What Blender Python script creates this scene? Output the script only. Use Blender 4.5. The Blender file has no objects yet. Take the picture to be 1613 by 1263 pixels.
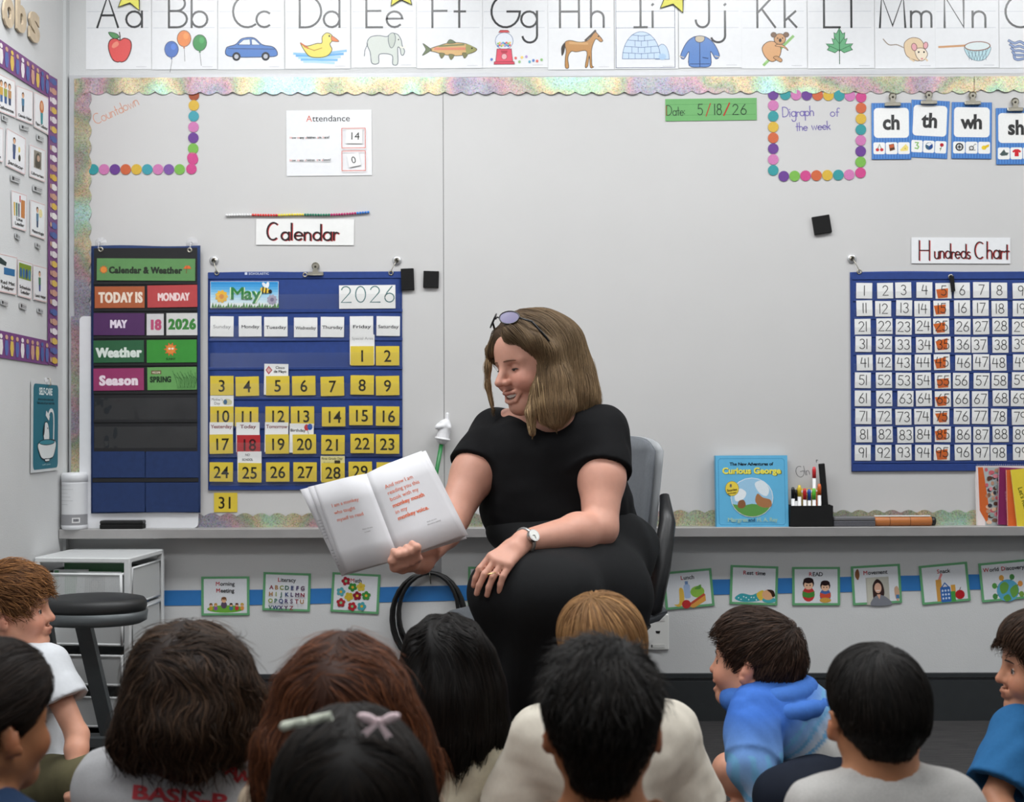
import bpy, math, random
import numpy as np
from mathutils import Matrix, Vector, Euler
R = math.radians
rng = np.random.default_rng(7)
random.seed(7)
SC = bpy.context.scene
COL = SC.collection

# ------------------------------------------------------------------ camera
IW, IH, FPX = 1613.0, 1263.0, 2050.0
WALL_Y = 4.23            # distance from the camera to the board wall
CAM_Z = 0.98
_y = Vector(((826 - IW / 2) / FPX, -(658 - IH / 2) / FPX, -1.0)).normalized()   # world +Y seen in camera axes
_x = Vector((1.0, 0.0040, 0.0)); _x = (_x - _x.dot(_y) * _y).normalized()
_z = _x.cross(_y)
CAM_ROT = Matrix((_x, _y, _z))                       # rows: world axes in camera axes -> camera-to-world
cam_data = bpy.data.cameras.new('camera')
cam_data.sensor_width = 36.0
cam_data.lens = 36.0 * FPX / IW
cam_data.clip_start = 0.05
cam_data.dof.use_dof = True
cam_data.dof.focus_distance = 3.5
cam_data.dof.aperture_fstop = 4.5
cam = bpy.data.objects.new('camera', cam_data)
cam.matrix_world = Matrix.Translation((0, 0, CAM_Z)) @ CAM_ROT.to_4x4()
COL.objects.link(cam)
SC.camera = cam

def P(px, py, Y):
    """point at depth Y seen at photo pixel (px, py)"""
    d = CAM_ROT @ Vector(((px - IW / 2) / FPX, -(py - IH / 2) / FPX, -1.0))
    return Vector((0, 0, CAM_Z)) + d * (Y / d.y)
def PX(X, px, py):
    """point on the plane x = X seen at photo pixel"""
    d = CAM_ROT @ Vector(((px - IW / 2) / FPX, -(py - IH / 2) / FPX, -1.0))
    return Vector((0, 0, CAM_Z)) + d * (X / d.x)

# ------------------------------------------------------------------ world, exposure, ceiling lamps
SC.view_settings.view_transform = 'Standard'
SC.view_settings.look = 'None'
SC.view_settings.gamma = 1.0
SC.view_settings.use_curve_mapping = False
SC.view_settings.exposure = 0.0
SC.render.film_transparent = False
world = bpy.data.worlds.new('world'); SC.world = world
world.use_nodes = True
world.node_tree.nodes['Background'].inputs[0].default_value = (0.75, 0.8, 0.9, 1)
world.node_tree.nodes['Background'].inputs[1].default_value = 0.15
ROOM_X0, ROOM_X1 = -1.49, 3.6
ROOM_Y0, ROOM_Y1 = -3.2, WALL_Y
ROOM_H = 2.75
LAMPS = [(-0.86, 3.05, 1.08), (0.65, 3.05, 1.0), (2.25, 3.05, 1.0), (-0.45, 1.15, 1.0), (1.45, 1.0, 0.30), (-0.55, -1.6, 0.15), (1.55, -1.6, 0.15)]
LAMP_W = 20.4
LAMP_COL = (0.975, 0.99, 1.0)
for lx, ly, lp in LAMPS:
    ld = bpy.data.lights.new('ceiling_lamp_light', 'AREA')
    ld.shape = 'RECTANGLE'; ld.size = 1.15; ld.size_y = 0.55
    ld.energy = LAMP_W * lp; ld.color = LAMP_COL
    lo = bpy.data.objects.new('ceiling_lamp_light', ld)
    lo.location = (lx, ly, ROOM_H - 0.03)
    COL.objects.link(lo)
# ------------------------------------------------------------------ helpers
def S(h, k=1.0):
    """'rrggbb' as sRGB -> linear rgb"""
    v = [int(h[i:i + 2], 16) / 255 for i in (0, 2, 4)]
    return tuple(k * (c / 12.92 if c <= 0.04045 else ((c + 0.055) / 1.055) ** 2.4) for c in v)
def tag(o, label=None, cat=None, group=None, kind=None):
    if label: o['label'] = label
    if cat: o['category'] = cat
    if group: o['group'] = group
    if kind: o['kind'] = kind
    return o
_mats = {}
def mat(name, col=(0.8, 0.8, 0.8), rough=0.5, metal=0.0, attr=False, noise=0.0, nscale=40.0, bump=0.0, bscale=200.0,
        spec=0.5, alpha=1.0, trans=0.0, sss=0.0, sheen=0.0, stretch=None, coat=0.0):
    if name in _mats: return _mats[name]
    m = bpy.data.materials.new(name); m.use_nodes = True; _mats[name] = m
    nt = m.node_tree; N = nt.nodes; L = nt.links
    b = N['Principled BSDF']
    b.inputs['Roughness'].default_value = rough
    b.inputs['Metallic'].default_value = metal
    b.inputs['Specular IOR Level'].default_value = spec
    b.inputs['Alpha'].default_value = alpha
    b.inputs['Transmission Weight'].default_value = trans
    b.inputs['Coat Weight'].default_value = coat
    if sheen:
        b.inputs['Sheen Weight'].default_value = sheen
    if sss:
        b.inputs['Subsurface Weight'].default_value = sss
        b.inputs['Subsurface Radius'].default_value = (0.012, 0.005, 0.003)
    tc = N.new('ShaderNodeTexCoord'); src = tc.outputs['Object']
    if stretch:
        mp = N.new('ShaderNodeMapping'); mp.inputs['Scale'].default_value = stretch
        L.new(src, mp.inputs[0]); src = mp.outputs[0]
    c_out = None
    if attr:
        a = N.new('ShaderNodeAttribute'); a.attribute_name = 'Col'; c_out = a.outputs['Color']
    if noise:
        n = N.new('ShaderNodeTexNoise'); n.inputs['Scale'].default_value = nscale; n.inputs['Detail'].default_value = 4
        L.new(src, n.inputs['Vector'])
        mr = N.new('ShaderNodeMapRange'); mr.inputs['From Min'].default_value = 0.25; mr.inputs['From Max'].default_value = 0.75
        mr.inputs['To Min'].default_value = 1 - noise; mr.inputs['To Max'].default_value = 1 + noise
        L.new(n.outputs['Fac'], mr.inputs['Value'])
        mx = N.new('ShaderNodeMix'); mx.data_type = 'RGBA'; mx.blend_type = 'MULTIPLY'; mx.inputs[0].default_value = 1.0
        if c_out: L.new(c_out, mx.inputs[6])
        else: mx.inputs[6].default_value = (*col, 1)
        L.new(mr.outputs[0], mx.inputs[7])
        c_out = mx.outputs[2]
    if c_out: L.new(c_out, b.inputs['Base Color'])
    else: b.inputs['Base Color'].default_value = (*col, 1)
    if bump:
        n2 = N.new('ShaderNodeTexNoise'); n2.inputs['Scale'].default_value = bscale; n2.inputs['Detail'].default_value = 3
        L.new(src, n2.inputs['Vector'])
        bp = N.new('ShaderNodeBump'); bp.inputs['Strength'].default_value = bump; bp.inputs['Distance'].default_value = 0.002
        L.new(n2.outputs['Fac'], bp.inputs['Height']); L.new(bp.outputs[0], b.inputs['Normal'])
    return m

def obj(name, verts, faces, m, parent=None, smooth=False, cols=None, loc=None, rot=None):
    me = bpy.data.meshes.new(name)
    me.from_pydata([tuple(map(float, v)) for v in verts] if not isinstance(verts, list) else verts, [], faces)
    if cols is not None:
        at = me.color_attributes.new('Col', 'FLOAT_COLOR', 'POINT')
        c = np.ones((len(me.vertices), 4), np.float32); c[:, :3] = np.asarray(cols, np.float32)
        at.data.foreach_set('color', c.ravel())
    if smooth: me.polygons.foreach_set('use_smooth', [True] * len(me.polygons))
    if m is not None: me.materials.append(m)
    me.update()
    o = bpy.data.objects.new(name, me); COL.objects.link(o)
    if parent is not None: o.parent = parent
    if loc is not None: o.location = loc
    if rot is not None: o.rotation_euler = rot
    return o
def empty(name, loc, rot=(0, 0, 0)):
    o = bpy.data.objects.new(name, None); COL.objects.link(o)
    o.empty_display_size = 0.05; o.location = loc; o.rotation_euler = rot
    return o

class MB:
    """mesh collector"""
    def __init__(s): s.v = []; s.f = []; s.c = []
    def add(s, vs, fs, col=None):
        n = len(s.v); s.v += [tuple(map(float, v)) for v in vs]; s.f += [tuple(i + n for i in f) for f in fs]
        s.c += [col or (0.8, 0.8, 0.8)] * len(vs); return s
    def box(s, x0, x1, y0, y1, z0, z1, col=None, bev=0.0):
        if bev <= 0:
            vs = [(x, y, z) for x in (x0, x1) for y in (y0, y1) for z in (z0, z1)]
            return s.add(vs, [(0, 1, 3, 2), (4, 6, 7, 5), (0, 4, 5, 1), (2, 3, 7, 6), (0, 2, 6, 4), (1, 5, 7, 3)], col)
        b = bev; X = (x0, x1); Y = (y0, y1); Z = (z0, z1); vs = []; idx = {}
        for i in (0, 1):
            for j in (0, 1):
                for k in (0, 1):
                    sx, sy, sz = (1, -1)[i] * b, (1, -1)[j] * b, (1, -1)[k] * b
                    for ax in range(3):
                        idx[i, j, k, ax] = len(vs)
                        vs.append((X[i] + (0 if ax == 0 else sx), Y[j] + (0 if ax == 1 else sy), Z[k] + (0 if ax == 2 else sz)))
        fs = []
        def g(ax, *t): return idx[t[0], t[1], t[2], ax]
        for e in (0, 1):
            q = [(e, 0, 0), (e, 1, 0), (e, 1, 1), (e, 0, 1)]; fs.append([g(0, *t) for t in (q if e else q[::-1])])
            q = [(0, e, 0), (1, e, 0), (1, e, 1), (0, e, 1)]; fs.append([g(1, *t) for t in (q[::-1] if e else q)])
            q = [(0, 0, e), (1, 0, e), (1, 1, e), (0, 1, e)]; fs.append([g(2, *t) for t in (q if e else q[::-1])])
        for a in (0, 1):
            for c in (0, 1):
                fs.append([g(0, a, c, 0), g(0, a, c, 1), g(1, a, c, 1), g(1, a, c, 0)])
                fs.append([g(0, a, 0, c), g(0, a, 1, c), g(2, a, 1, c), g(2, a, 0, c)])
                fs.append([g(1, 0, a, c), g(1, 1, a, c), g(2, 1, a, c), g(2, 0, a, c)])
        for i in (0, 1):
            for j in (0, 1):
                for k in (0, 1): fs.append([g(0, i, j, k), g(1, i, j, k), g(2, i, j, k)])
        return s.add(vs, fs, col)
    def tube(s, pts, r, n=8, col=None, closed=False, cap=True):
        pts = [Vector(p) for p in pts]; m = len(pts)
        rs = r if isinstance(r, (list, tuple)) else [r] * m
        up = None; vs = []; fs = []
        for i, p in enumerate(pts):
            if closed: t = pts[(i + 1) % m] - pts[i - 1]
            else: t = pts[min(i + 1, m - 1)] - pts[max(i - 1, 0)]
            t.normalize()
            if up is None:
                up = Vector((0, 0, 1)) if abs(t.z) < 0.9 else Vector((1, 0, 0))
            a = up - up.dot(t) * t
            a.normalize(); up = a; b = t.cross(a)
            for k in range(n):
                th = 2 * math.pi * k / n
                vs.append(p + rs[i] * (math.cos(th) * a + math.sin(th) * b))
        for i in range(m if closed else m - 1):
            for k in range(n):
                j = (i + 1) % m
                fs.append((i * n + k, i * n + (k + 1) % n, j * n + (k + 1) % n, j * n + k))
        if cap and not closed:
            fs.append(tuple(range(n))[::-1]); fs.append(tuple((m - 1) * n + k for k in range(n)))
        return s.add(vs, fs, col)
    def lathe(s, prof, n=20, axis='z', center=(0, 0, 0), col=None, cap=True):
        vs = []; fs = []
        for (r, h) in prof:
            for k in range(n):
                th = 2 * math.pi * k / n; a, b = r * math.cos(th), r * math.sin(th)
                p = {'z': (a, b, h), 'y': (a, h, b), 'x': (h, a, b)}[axis]
                vs.append(tuple(p[i] + center[i] for i in range(3)))
        for i in range(len(prof) - 1):
            for k in range(n):
                q = (i * n + k, i * n + (k + 1) % n, (i + 1) * n + (k + 1) % n, (i + 1) * n + k)
                fs.append(q if axis != 'y' else q[::-1])
        if cap: fs.append(tuple(range(n))[::-1]); fs.append(tuple((len(prof) - 1) * n + k for k in range(n)))
        return s.add(vs, fs, col)
    def prism(s, poly, y0, y1, col=None):
        """polygon in local x,z extruded along y"""
        n = len(poly); vs = [(x, y0, z) for x, z in poly] + [(x, y1, z) for x, z in poly]
        fs = [tuple(range(n)), tuple(range(2 * n - 1, n - 1, -1))] + [(i, i + n, (i + 1) % n + n, (i + 1) % n) for i in range(n)]
        return s.add(vs, fs, col)
    def build(s, name, m, parent=None, smooth=False, attr=False, loc=None, rot=None):
        return obj(name, s.v, s.f, m, parent, smooth, s.c if attr else None, loc, rot)

# ------------------------------------------------------------------ lettering
_glyph = {}
_SHARP = tuple('MNWVAKXYZmwvkxyz14')
def _make_glyphs(style, chars):
    dg0 = []
    def mk(txt):
        c = bpy.data.curves.new('g', 'FONT'); c.body = txt; c.size = 1; c.resolution_u = 3; c.fill_mode = 'FRONT'
        c.offset = 0.0 if (txt.strip('|') in _SHARP and style in ('bold', 'heavy')) else {'reg': 0.0, 'semi': 0.010, 'bold': 0.022, 'heavy': 0.038, 'thin': -0.008}[style]
        o = bpy.data.objects.new('g', c); COL.objects.link(o); dg0.append((o, c)); return o
    objs = {ch: (mk(ch), mk('|' + ch + '|')) for ch in chars}
    bar = mk('||'); cap = mk('H')
    bpy.context.view_layer.update()
    dg = bpy.context.evaluated_depsgraph_get()
    def get(o):
        e = o.evaluated_get(dg); me = e.to_mesh()
        v = np.array([x.co[:] for x in me.vertices]).reshape(-1, 3)[:, :2]; f = [tuple(p.vertices) for p in me.polygons]
        e.to_mesh_clear(); return v, f
    wbar = np.ptp(get(bar)[0][:, 0]); hv = get(cap)[0][:, 1]; base, H = hv.min(), np.ptp(hv)
    for ch, (a, b) in objs.items():
        v, f = get(a); adv = np.ptp(get(b)[0][:, 0]) - wbar
        v = v.copy(); v[:, 1] -= base
        v = v / H
        if ch in _SHARP and style in ('bold', 'heavy'):           # sharp joints: thicken by stamping instead of offsetting
            d = {'bold': .030, 'heavy': .052}[style]
            _glyph[style, ch] = ([v + np.array(q) for q in ((0, 0), (d, 0), (-d, 0), (d * .7, d * .5), (-d * .7, d * .5), (d * .7, -d * .5), (-d * .7, -d * .5))], f, adv / H)
        else: _glyph[style, ch] = ([v], f, adv / H)
    for o, c in dg0:
        bpy.data.objects.remove(o); bpy.data.curves.remove(c)
_CH = "ABCDEFGHIJKLMNOPQRSTUVWXYZabcdefghijklmnopqrstuvwxyz0123456789.,:;!?&/-'|()"
for _st in ('reg', 'semi', 'bold', 'heavy'): _make_glyphs(_st, _CH)
def _impact():
    for ch in _CH:
        vs, f, adv = _glyph['heavy', ch]; d = .045
        _glyph['impact', ch] = ([v + (e, 0) for e in (d, 0, 2 * d) for v in vs], f, adv + 2 * d)
_impact()
def text_polys(txt, h, style='reg', wide=1.0, track=0.0):
    """list of (points, faces, layer); stacked layers need a hair of depth between them"""
    x = 0.0; out = []
    for i, ch in enumerate(txt):
        if ch == ' ': x += 0.38 * h * wide; continue
        vs, f, adv = _glyph[style, ch]
        for k, v in enumerate(vs): out.append((np.column_stack((v[:, 0] * h * wide + x, v[:, 1] * h)), f, k + 24 * (i % 2)))
        x += adv * h * wide + track * h
    return out, x

def arc(cx, cy, rx, ry, a0, a1, n=10):
    return [(cx + rx * math.cos(R(a0 + (a1 - a0) * i / n)), cy + ry * math.sin(R(a0 + (a1 - a0) * i / n))) for i in range(n + 1)]
# single-stroke print letters: x-height .5, capital 1, descender -.5; (strokes, advance)
def _sf():
    A = arc; F = {}
    F['A'] = ([[(0, 0), (.33, 1), (.66, 0)], [(.12, .38), (.54, .38)]], .8)
    F['B'] = ([[(0, 0), (0, 1)], [(0, 1), (.25, 1)] + A(.25, .76, .26, .24, 90, -90) + [(0, .52)], [(.25, .52)] + A(.27, .26, .3, .26, 90, -90) + [(0, 0)]], .72)
    F['C'] = ([A(.45, .5, .45, .5, 55, 305, 16)], .85)
    F['D'] = ([[(0, 0), (0, 1)], [(0, 1), (.2, 1)] + A(.2, .5, .48, .5, 90, -90, 14) + [(0, 0)]], .82)
    F['E'] = ([[(.5, 1), (0, 1), (0, 0), (.5, 0)], [(0, .52), (.45, .52)]], .65)
    F['F'] = ([[(.5, 1), (0, 1), (0, 0)], [(0, .52), (.45, .52)]], .62)
    F['G'] = ([A(.45, .5, .45, .5, 55, 360, 18) + [(.5, .5)]], 1.0)
    F['H'] = ([[(0, 0), (0, 1)], [(.6, 0), (.6, 1)], [(0, .5), (.6, .5)]], .75)
    F['I'] = ([[(.2, 0), (.2, 1)], [(0, 0), (.4, 0)], [(0, 1), (.4, 1)]], .55)
    F['J'] = ([[(.42, 1)] + A(.21, .22, .21, .22, 0, -180)], .58)
    F['K'] = ([[(0, 0), (0, 1)], [(.52, 1), (0, .45)], [(.14, .58), (.56, 0)]], .7)
    F['L'] = ([[(0, 1), (0, 0), (.5, 0)]], .62)
    F['M'] = ([[(0, 0), (.06, 1), (.4, .05), (.74, 1), (.8, 0)]], .95)
    F['N'] = ([[(0, 0), (0, 1), (.6, 0), (.6, 1)]], .78)
    F['O'] = ([A(.48, .5, .48, .5, 90, 450, 22)], 1.08)
    F['a'] = ([A(.25, .25, .25, .25, 10, 350, 14), [(.5, .5), (.5, 0)]], .62)
    F['b'] = ([[(0, 1), (0, 0)], A(.25, .25, .25, .25, 170, -170, 14)], .6)
    F['c'] = ([A(.25, .25, .25, .25, 50, 310, 12)], .52)
    F['d'] = ([A(.25, .25, .25, .25, 10, 350, 14), [(.5, 1), (.5, 0)]], .62)
    F['e'] = ([[(.02, .27), (.5, .27)] + A(.25, .25, .25, .25, 5, 315, 14)], .6)
    F['f'] = ([[(.15, 0), (.15, .82)] + A(.31, .82, .16, .17, 180, 40, 6), [(0, .5), (.34, .5)]], .46)
    F['t'] = ([[(.16, .9), (.16, 0)], [(0, .5), (.33, .5)]], .42)
    F['g'] = ([A(.25, .25, .25, .25, 10, 350, 14), [(.5, .5), (.5, -.25)] + A(.27, -.27, .23, .22, 0, -170, 8)], .62)
    F['h'] = ([[(0, 1), (0, 0)], A(.2, .3, .2, .2, 180, 0, 8) + [(.4, 0)]], .54)
    F['i'] = ([[(0, .5), (0, 0)], [(-.015, .7), (.015, .73)]], .16)
    F['j'] = ([[(.22, .5), (.22, -.28)] + A(.0, -.28, .22, .2, 0, -160, 8), [(.205, .7), (.235, .73)]], .36)
    F['k'] = ([[(0, 1), (0, 0)], [(.34, .5), (0, .2)], [(.1, .3), (.37, 0)]], .46)
    F['l'] = ([[(0, 1), (0, 0)]], .16)
    F['m'] = ([[(0, .5), (0, 0)], A(.16, .34, .16, .16, 180, 0, 8) + [(.32, 0)], A(.48, .34, .16, .16, 180, 0, 8) + [(.64, 0)]], .78)
    F['n'] = ([[(0, .5), (0, 0)], A(.2, .3, .2, .2, 180, 0, 8) + [(.4, 0)]], .54)
    F['o'] = ([A(.25, .25, .25, .25, 90, 450, 16)], .62)
    F['p'] = ([[(0, .5), (0, -.5)], A(.25, .25, .25, .25, 170, -170, 14)], .6)
    F['r'] = ([[(0, .5), (0, 0)], A(.18, .28, .18, .2, 180, 50, 6)], .38)
    F['s'] = ([A(.16, .375, .14, .125, 40, 250, 8) + A(.17, .125, .15, .125, 90, -150, 8)], .42)
    F['u'] = ([[(0, .5)] + A(.2, .2, .2, .2, 180, 360, 8) + [(.4, .5)], [(.4, .5), (.4, 0)]], .54)
    F['w'] = ([[(0, .5), (.16, 0), (.32, .48), (.48, 0), (.64, .5)]], .76)
    F['y'] = ([[(0, .5), (.22, 0)], [(.44, .5), (.08, -.45)]], .54)
    F['0'] = ([A(.28, .5, .28, .5, 90, 450, 18)], .74)
    F['1'] = ([[(.05, 1), (.05, 0)]], .3)
    F['2'] = ([A(.26, .73, .25, .27, 165, -30, 10) + [(0, 0), (.55, 0)]], .72)
    F['3'] = ([A(.25, .76, .23, .24, 150, -85, 10) + A(.25, .26, .27, .27, 85, -150, 10)], .7)
    F['4'] = ([[(.14, 1), (0, .42), (.56, .42)], [(.44, .9), (.44, 0)]], .74)
    F['5'] = ([[(.5, 1), (.1, 1), (.05, .58)] + A(.24, .32, .28, .31, 115, -145, 12)], .7)
    F['6'] = ([[(.42, 1), (.14, .62), (.02, .35)] + A(.27, .28, .26, .28, 165, 525, 16)], .72)
    F['7'] = ([[(0, 1), (.54, 1), (.16, 0)]], .68)
    F['8'] = ([A(.27, .76, .22, .24, 90, 450, 14), A(.27, .26, .27, .26, 90, 450, 14)], .72)
    F['9'] = ([A(.25, .72, .25, .27, 10, 370, 14), [(.5, .72), (.4, 0)]], .7)
    F['/'] = ([[(0, -.05), (.42, 1.05)]], .56)
    F[':'] = ([[(0, .08), (.01, .1)], [(0, .5), (.01, .52)]], .2)
    F['-'] = ([[(0, .4), (.3, .4)]], .4)
    return F
SF = _sf()

def spline(pts, n=6, closed=True):
    out = []; m = len(pts)
    for i in range(m if closed else m - 1):
        if closed: p0, p1, p2, p3 = (pts[(i + k - 1) % m] for k in range(4))
        else: p0, p1, p2, p3 = pts[max(i - 1, 0)], pts[i], pts[i + 1], pts[min(i + 2, m - 1)]
        for j in range(n):
            t = j / n
            out.append(tuple(0.5 * (2 * p1[a] + (p2[a] - p0[a]) * t + (2 * p0[a] - 5 * p1[a] + 4 * p2[a] - p3[a]) * t * t + (3 * p1[a] - p0[a] - 3 * p2[a] + p3[a]) * t ** 3) for a in (0, 1)))
    if not closed: out.append(tuple(pts[-1]))
    return out

class Draw:
    """flat print: polygons in card pixels (u right, v down) put on the local x,z plane, facing -y"""
    def __init__(s, sc, u0=0, v0=0, y=-0.0006, eps=0.00004):
        s.sc = sc; s.u0 = u0; s.v0 = v0; s.y = y; s.eps = eps; s.v = []; s.f = []; s.c = []
        s.tx = lambda u, v: (u, v)
    def frame(s, u, v, k, kv=None):
        """draw in a unit frame placed at (u, v), k pixels per unit, y up"""
        kv = kv or k
        s.tx = lambda a, b: (u + a * k, v - b * kv); return s
    def raw(s): s.tx = lambda u, v: (u, v); return s
    def _put(s, pts, fs, col):
        n = len(s.v); s.y -= s.eps
        for p in pts:
            u, v = s.tx(float(p[0]), float(p[1])); s.v.append(((u - s.u0) * s.sc, s.y, (s.v0 - v) * s.sc))
        s.f += [tuple(i + n for i in f) for f in fs]; s.c += [col] * len(pts)
    def poly(s, pts, col, line=None, w=0.0):
        s._put(pts, [tuple(range(len(pts)))], col)
        if line: s.line(list(pts) + [pts[0]], w, line)
        return s
    def blob(s, pts, col, line=None, w=0.0, n=5): return s.poly(spline(pts, n), col, line, w)
    def ell(s, cx, cy, rx, ry, col, rot=0, line=None, w=0.0, n=20):
        c, q = math.cos(R(rot)), math.sin(R(rot))
        pts = [(cx + rx * math.cos(t) * c - ry * math.sin(t) * q, cy + rx * math.cos(t) * q + ry * math.sin(t) * c) for t in (2 * math.pi * k / n for k in range(n))]
        return s.poly(pts, col, line, w)
    def rect(s, x0, y0, x1, y1, col, line=None, w=0.0): return s.poly([(x0, y0), (x1, y0), (x1, y1), (x0, y1)], col, line, w)
    def rrect(s, x0, y0, x1, y1, r, col):
        p = arc(x1 - r, y1 - r, r, r, 0, 90, 5) + arc(x0 + r, y1 - r, r, r, 90, 180, 5) + arc(x0 + r, y0 + r, r, r, 180, 270, 5) + arc(x1 - r, y0 + r, r, r, 270, 360, 5)
        return s.poly(p, col)
    def line(s, pts, w, col):
        pts = [np.array(p, float) for p in pts]
        pts = [p for i, p in enumerate(pts) if i == 0 or np.linalg.norm(p - pts[i - 1]) > 1e-7]
        n = len(pts)
        if n < 2: return s
        L = []; Rr = []
        for i in range(n):
            d0 = pts[i] - pts[i - 1] if i else pts[1] - pts[0]; d1 = pts[i + 1] - pts[i] if i < n - 1 else pts[-1] - pts[-2]
            d0 = d0 / np.linalg.norm(d0); d1 = d1 / np.linalg.norm(d1)
            t = d0 + d1; ln = np.linalg.norm(t)
            if ln < 0.3: t = d1; ln = 1; m = 1
            else: t = t / ln; m = min(1.6, 2 / ln)
            q = np.array((-t[1], t[0])) * w / 2 * m
            e = t * w * 0.4 * (-1 if i == 0 else 1 if i == n - 1 else 0)
            L.append(pts[i] + q + e); Rr.append(pts[i] - q + e)
        s._put(L + Rr, [(i, i + 1, n + i + 1, n + i) for i in range(n - 1)], col)
        return s
    def text(s, txt, u, v, h, col, style='reg', align='c', wide=1.0, track=0.0, rot=0.0, fit=None):
        pl, w = text_polys(txt, h, style, wide, track)
        if fit: 
            k = fit / w; pl = [(np.column_stack((a[:, 0] * k, a[:, 1])), f, n) for a, f, n in pl]; w = fit
        o = -w / 2 if align == 'c' else (-w if align == 'r' else 0)
        c, q = math.cos(R(rot)), math.sin(R(rot))
        y0 = s.y
        for a, f, n in pl:
            x = a[:, 0] + o; z = a[:, 1]
            s.y = y0 - n * 8e-6
            s._put([(u + xx * c - zz * q, v - (xx * q + zz * c)) for xx, zz in zip(x, z)], f, col)
        s.y = y0 - (4e-4 if style in ('bold', 'heavy', 'impact') else 2.2e-4)
        return s
    def stroke(s, txt, u, v, h, w, col, wide=1.0, track=0.0, rot=0.0, align='l', jit=0.0, slant=0.0, xh=None):
        """single-stroke handwriting, h = capital height"""
        tot = sum((SF[ch][1] if ch in SF else 0.4) * h * wide + track * h for ch in txt)
        x = -tot / 2 if align == 'c' else 0.0
        c, q = math.cos(R(rot)), math.sin(R(rot))
        for ch in txt:
            if ch == ' ': x += 0.45 * h * wide; continue
            st, adv = SF[ch]; k = 1 + jit * (random.random() - .5); dy = jit * h * 0.4 * (random.random() - .5)
            for ln in st:
                pp = []
                for a, b in ln:
                    xx = x + (a + slant * b) * h * wide * k; zz = b * h * k + dy
                    pp.append((u + xx * c - zz * q, v - (xx * q + zz * c)))
                s.line(pp, w, col)
            x += adv * h * wide * k + track * h
        return s
    def build(s, name, parent, m=None, loc=None):
        return obj(name, s.v, s.f, m or PRINT, parent, False, s.c, loc)
PRINT = mat('printed_ink', attr=True, rough=0.55, spec=0.3, noise=0.04, nscale=300)
PRINT_GLOSS = mat('laminated_print', attr=True, rough=0.22, spec=0.5, noise=0.03, nscale=200)
PAPER = mat('white_paper', S('f2f2f0', .93), 0.6, spec=0.3, noise=0.02, nscale=60)
LAMINATE = mat('laminated_white_paper', S('f0f1f3', .92), 0.25, spec=0.5, noise=0.02, nscale=60)
BLACK = S('141414'); DARK = S('1d1c1c'); WHITE = S('f4f4f2', .93)

def sheet(name, x0, y0, x1, y1, Y, m=None, tilt=0.0, t=0.0008, label=None, cat=None, group=None, parent=None, lean=0.0):
    """a thin sheet whose photo outline is the pixel box; returns (object, Draw); local frame: centre, x right, z up, front at -y"""
    c = P((x0 + x1) / 2, (y0 + y1) / 2, Y); sc = Y / FPX; w, h = (x1 - x0) * sc, (y1 - y0) * sc
    o = MB().box(-w / 2, w / 2, -t / 2, t / 2, -h / 2, h / 2).build(name, m or PAPER, parent)
    o.location = c; o.rotation_euler = (R(lean), R(tilt), 0)
    if label: tag(o, label, cat, group)
    d = Draw(sc, (x1 - x0) / 2, (y1 - y0) / 2, -t / 2)
    return o, d
# ------------------------------------------------------------------ the room
M_WALL = mat('painted_wall', S('d5d6d6', .95), 0.75, spec=0.25, noise=0.02, nscale=8, bump=0.25, bscale=260)
M_CEIL = mat('ceiling_paint', (0.8, 0.8, 0.79), 0.9, noise=0.02, bump=0.3, bscale=120)
M_BASE = mat('rubber_baseboard', S('2f3234'), 0.45, noise=0.08, nscale=30, bump=0.05)
def struct(name, mb, m, label, smooth=False):
    o = mb.build(name, m, None, smooth); return tag(o, label, kind='structure')
def carpet():
    m = bpy.data.materials.new('carpet_planks'); m.use_nodes = True
    N, L = m.node_tree.nodes, m.node_tree.links; b = N['Principled BSDF']; b.inputs['Roughness'].default_value = 0.95; b.inputs['Specular IOR Level'].default_value = 0.1
    tc = N.new('ShaderNodeTexCoord'); mp = N.new('ShaderNodeMapping'); mp.inputs['Scale'].default_value = (3, 60, 1)
    L.new(tc.outputs['Object'], mp.inputs[0])
    n = N.new('ShaderNodeTexNoise'); n.inputs['Scale'].default_value = 3.0; n.inputs['Detail'].default_value = 5; L.new(mp.outputs[0], n.inputs['Vector'])
    n2 = N.new('ShaderNodeTexNoise'); n2.inputs['Scale'].default_value = 500; L.new(tc.outputs['Object'], n2.inputs['Vector'])
    r = N.new('ShaderNodeValToRGB'); r.color_ramp.elements[0].color = (*S('343436'), 1); r.color_ramp.elements[0].position = .3
    r.color_ramp.elements[1].color = (*S('4c4a49'), 1); r.color_ramp.elements[1].position = .7
    L.new(n.outputs['Fac'], r.inputs[0])
    mx = N.new('ShaderNodeMix'); mx.data_type = 'RGBA'; mx.blend_type = 'OVERLAY'; mx.inputs[0].default_value = .5
    L.new(r.outputs[0], mx.inputs[6]); L.new(n2.outputs['Fac'], mx.inputs[7]); L.new(mx.outputs[2], b.inputs['Base Color'])
    bp = N.new('ShaderNodeBump'); bp.inputs['Strength'].default_value = .6; bp.inputs['Distance'].default_value = .004
    L.new(n2.outputs['Fac'], bp.inputs['Height']); L.new(bp.outputs[0], b.inputs['Normal'])
    return m
T = 0.12
struct('floor', MB().box(ROOM_X0 - T, ROOM_X1 + T, ROOM_Y0 - T, ROOM_Y1 + T, -T, 0), carpet(), 'dark grey carpet plank floor')
struct('ceiling', MB().box(ROOM_X0 - T, ROOM_X1 + T, ROOM_Y0 - T, ROOM_Y1 + T, ROOM_H, ROOM_H + T), M_CEIL, 'white ceiling')
struct('wall_back', MB().box(ROOM_X0 - T, ROOM_X1 + T, ROOM_Y1, ROOM_Y1 + T, 0, ROOM_H), M_WALL, 'pale grey wall behind the whiteboard')
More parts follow.
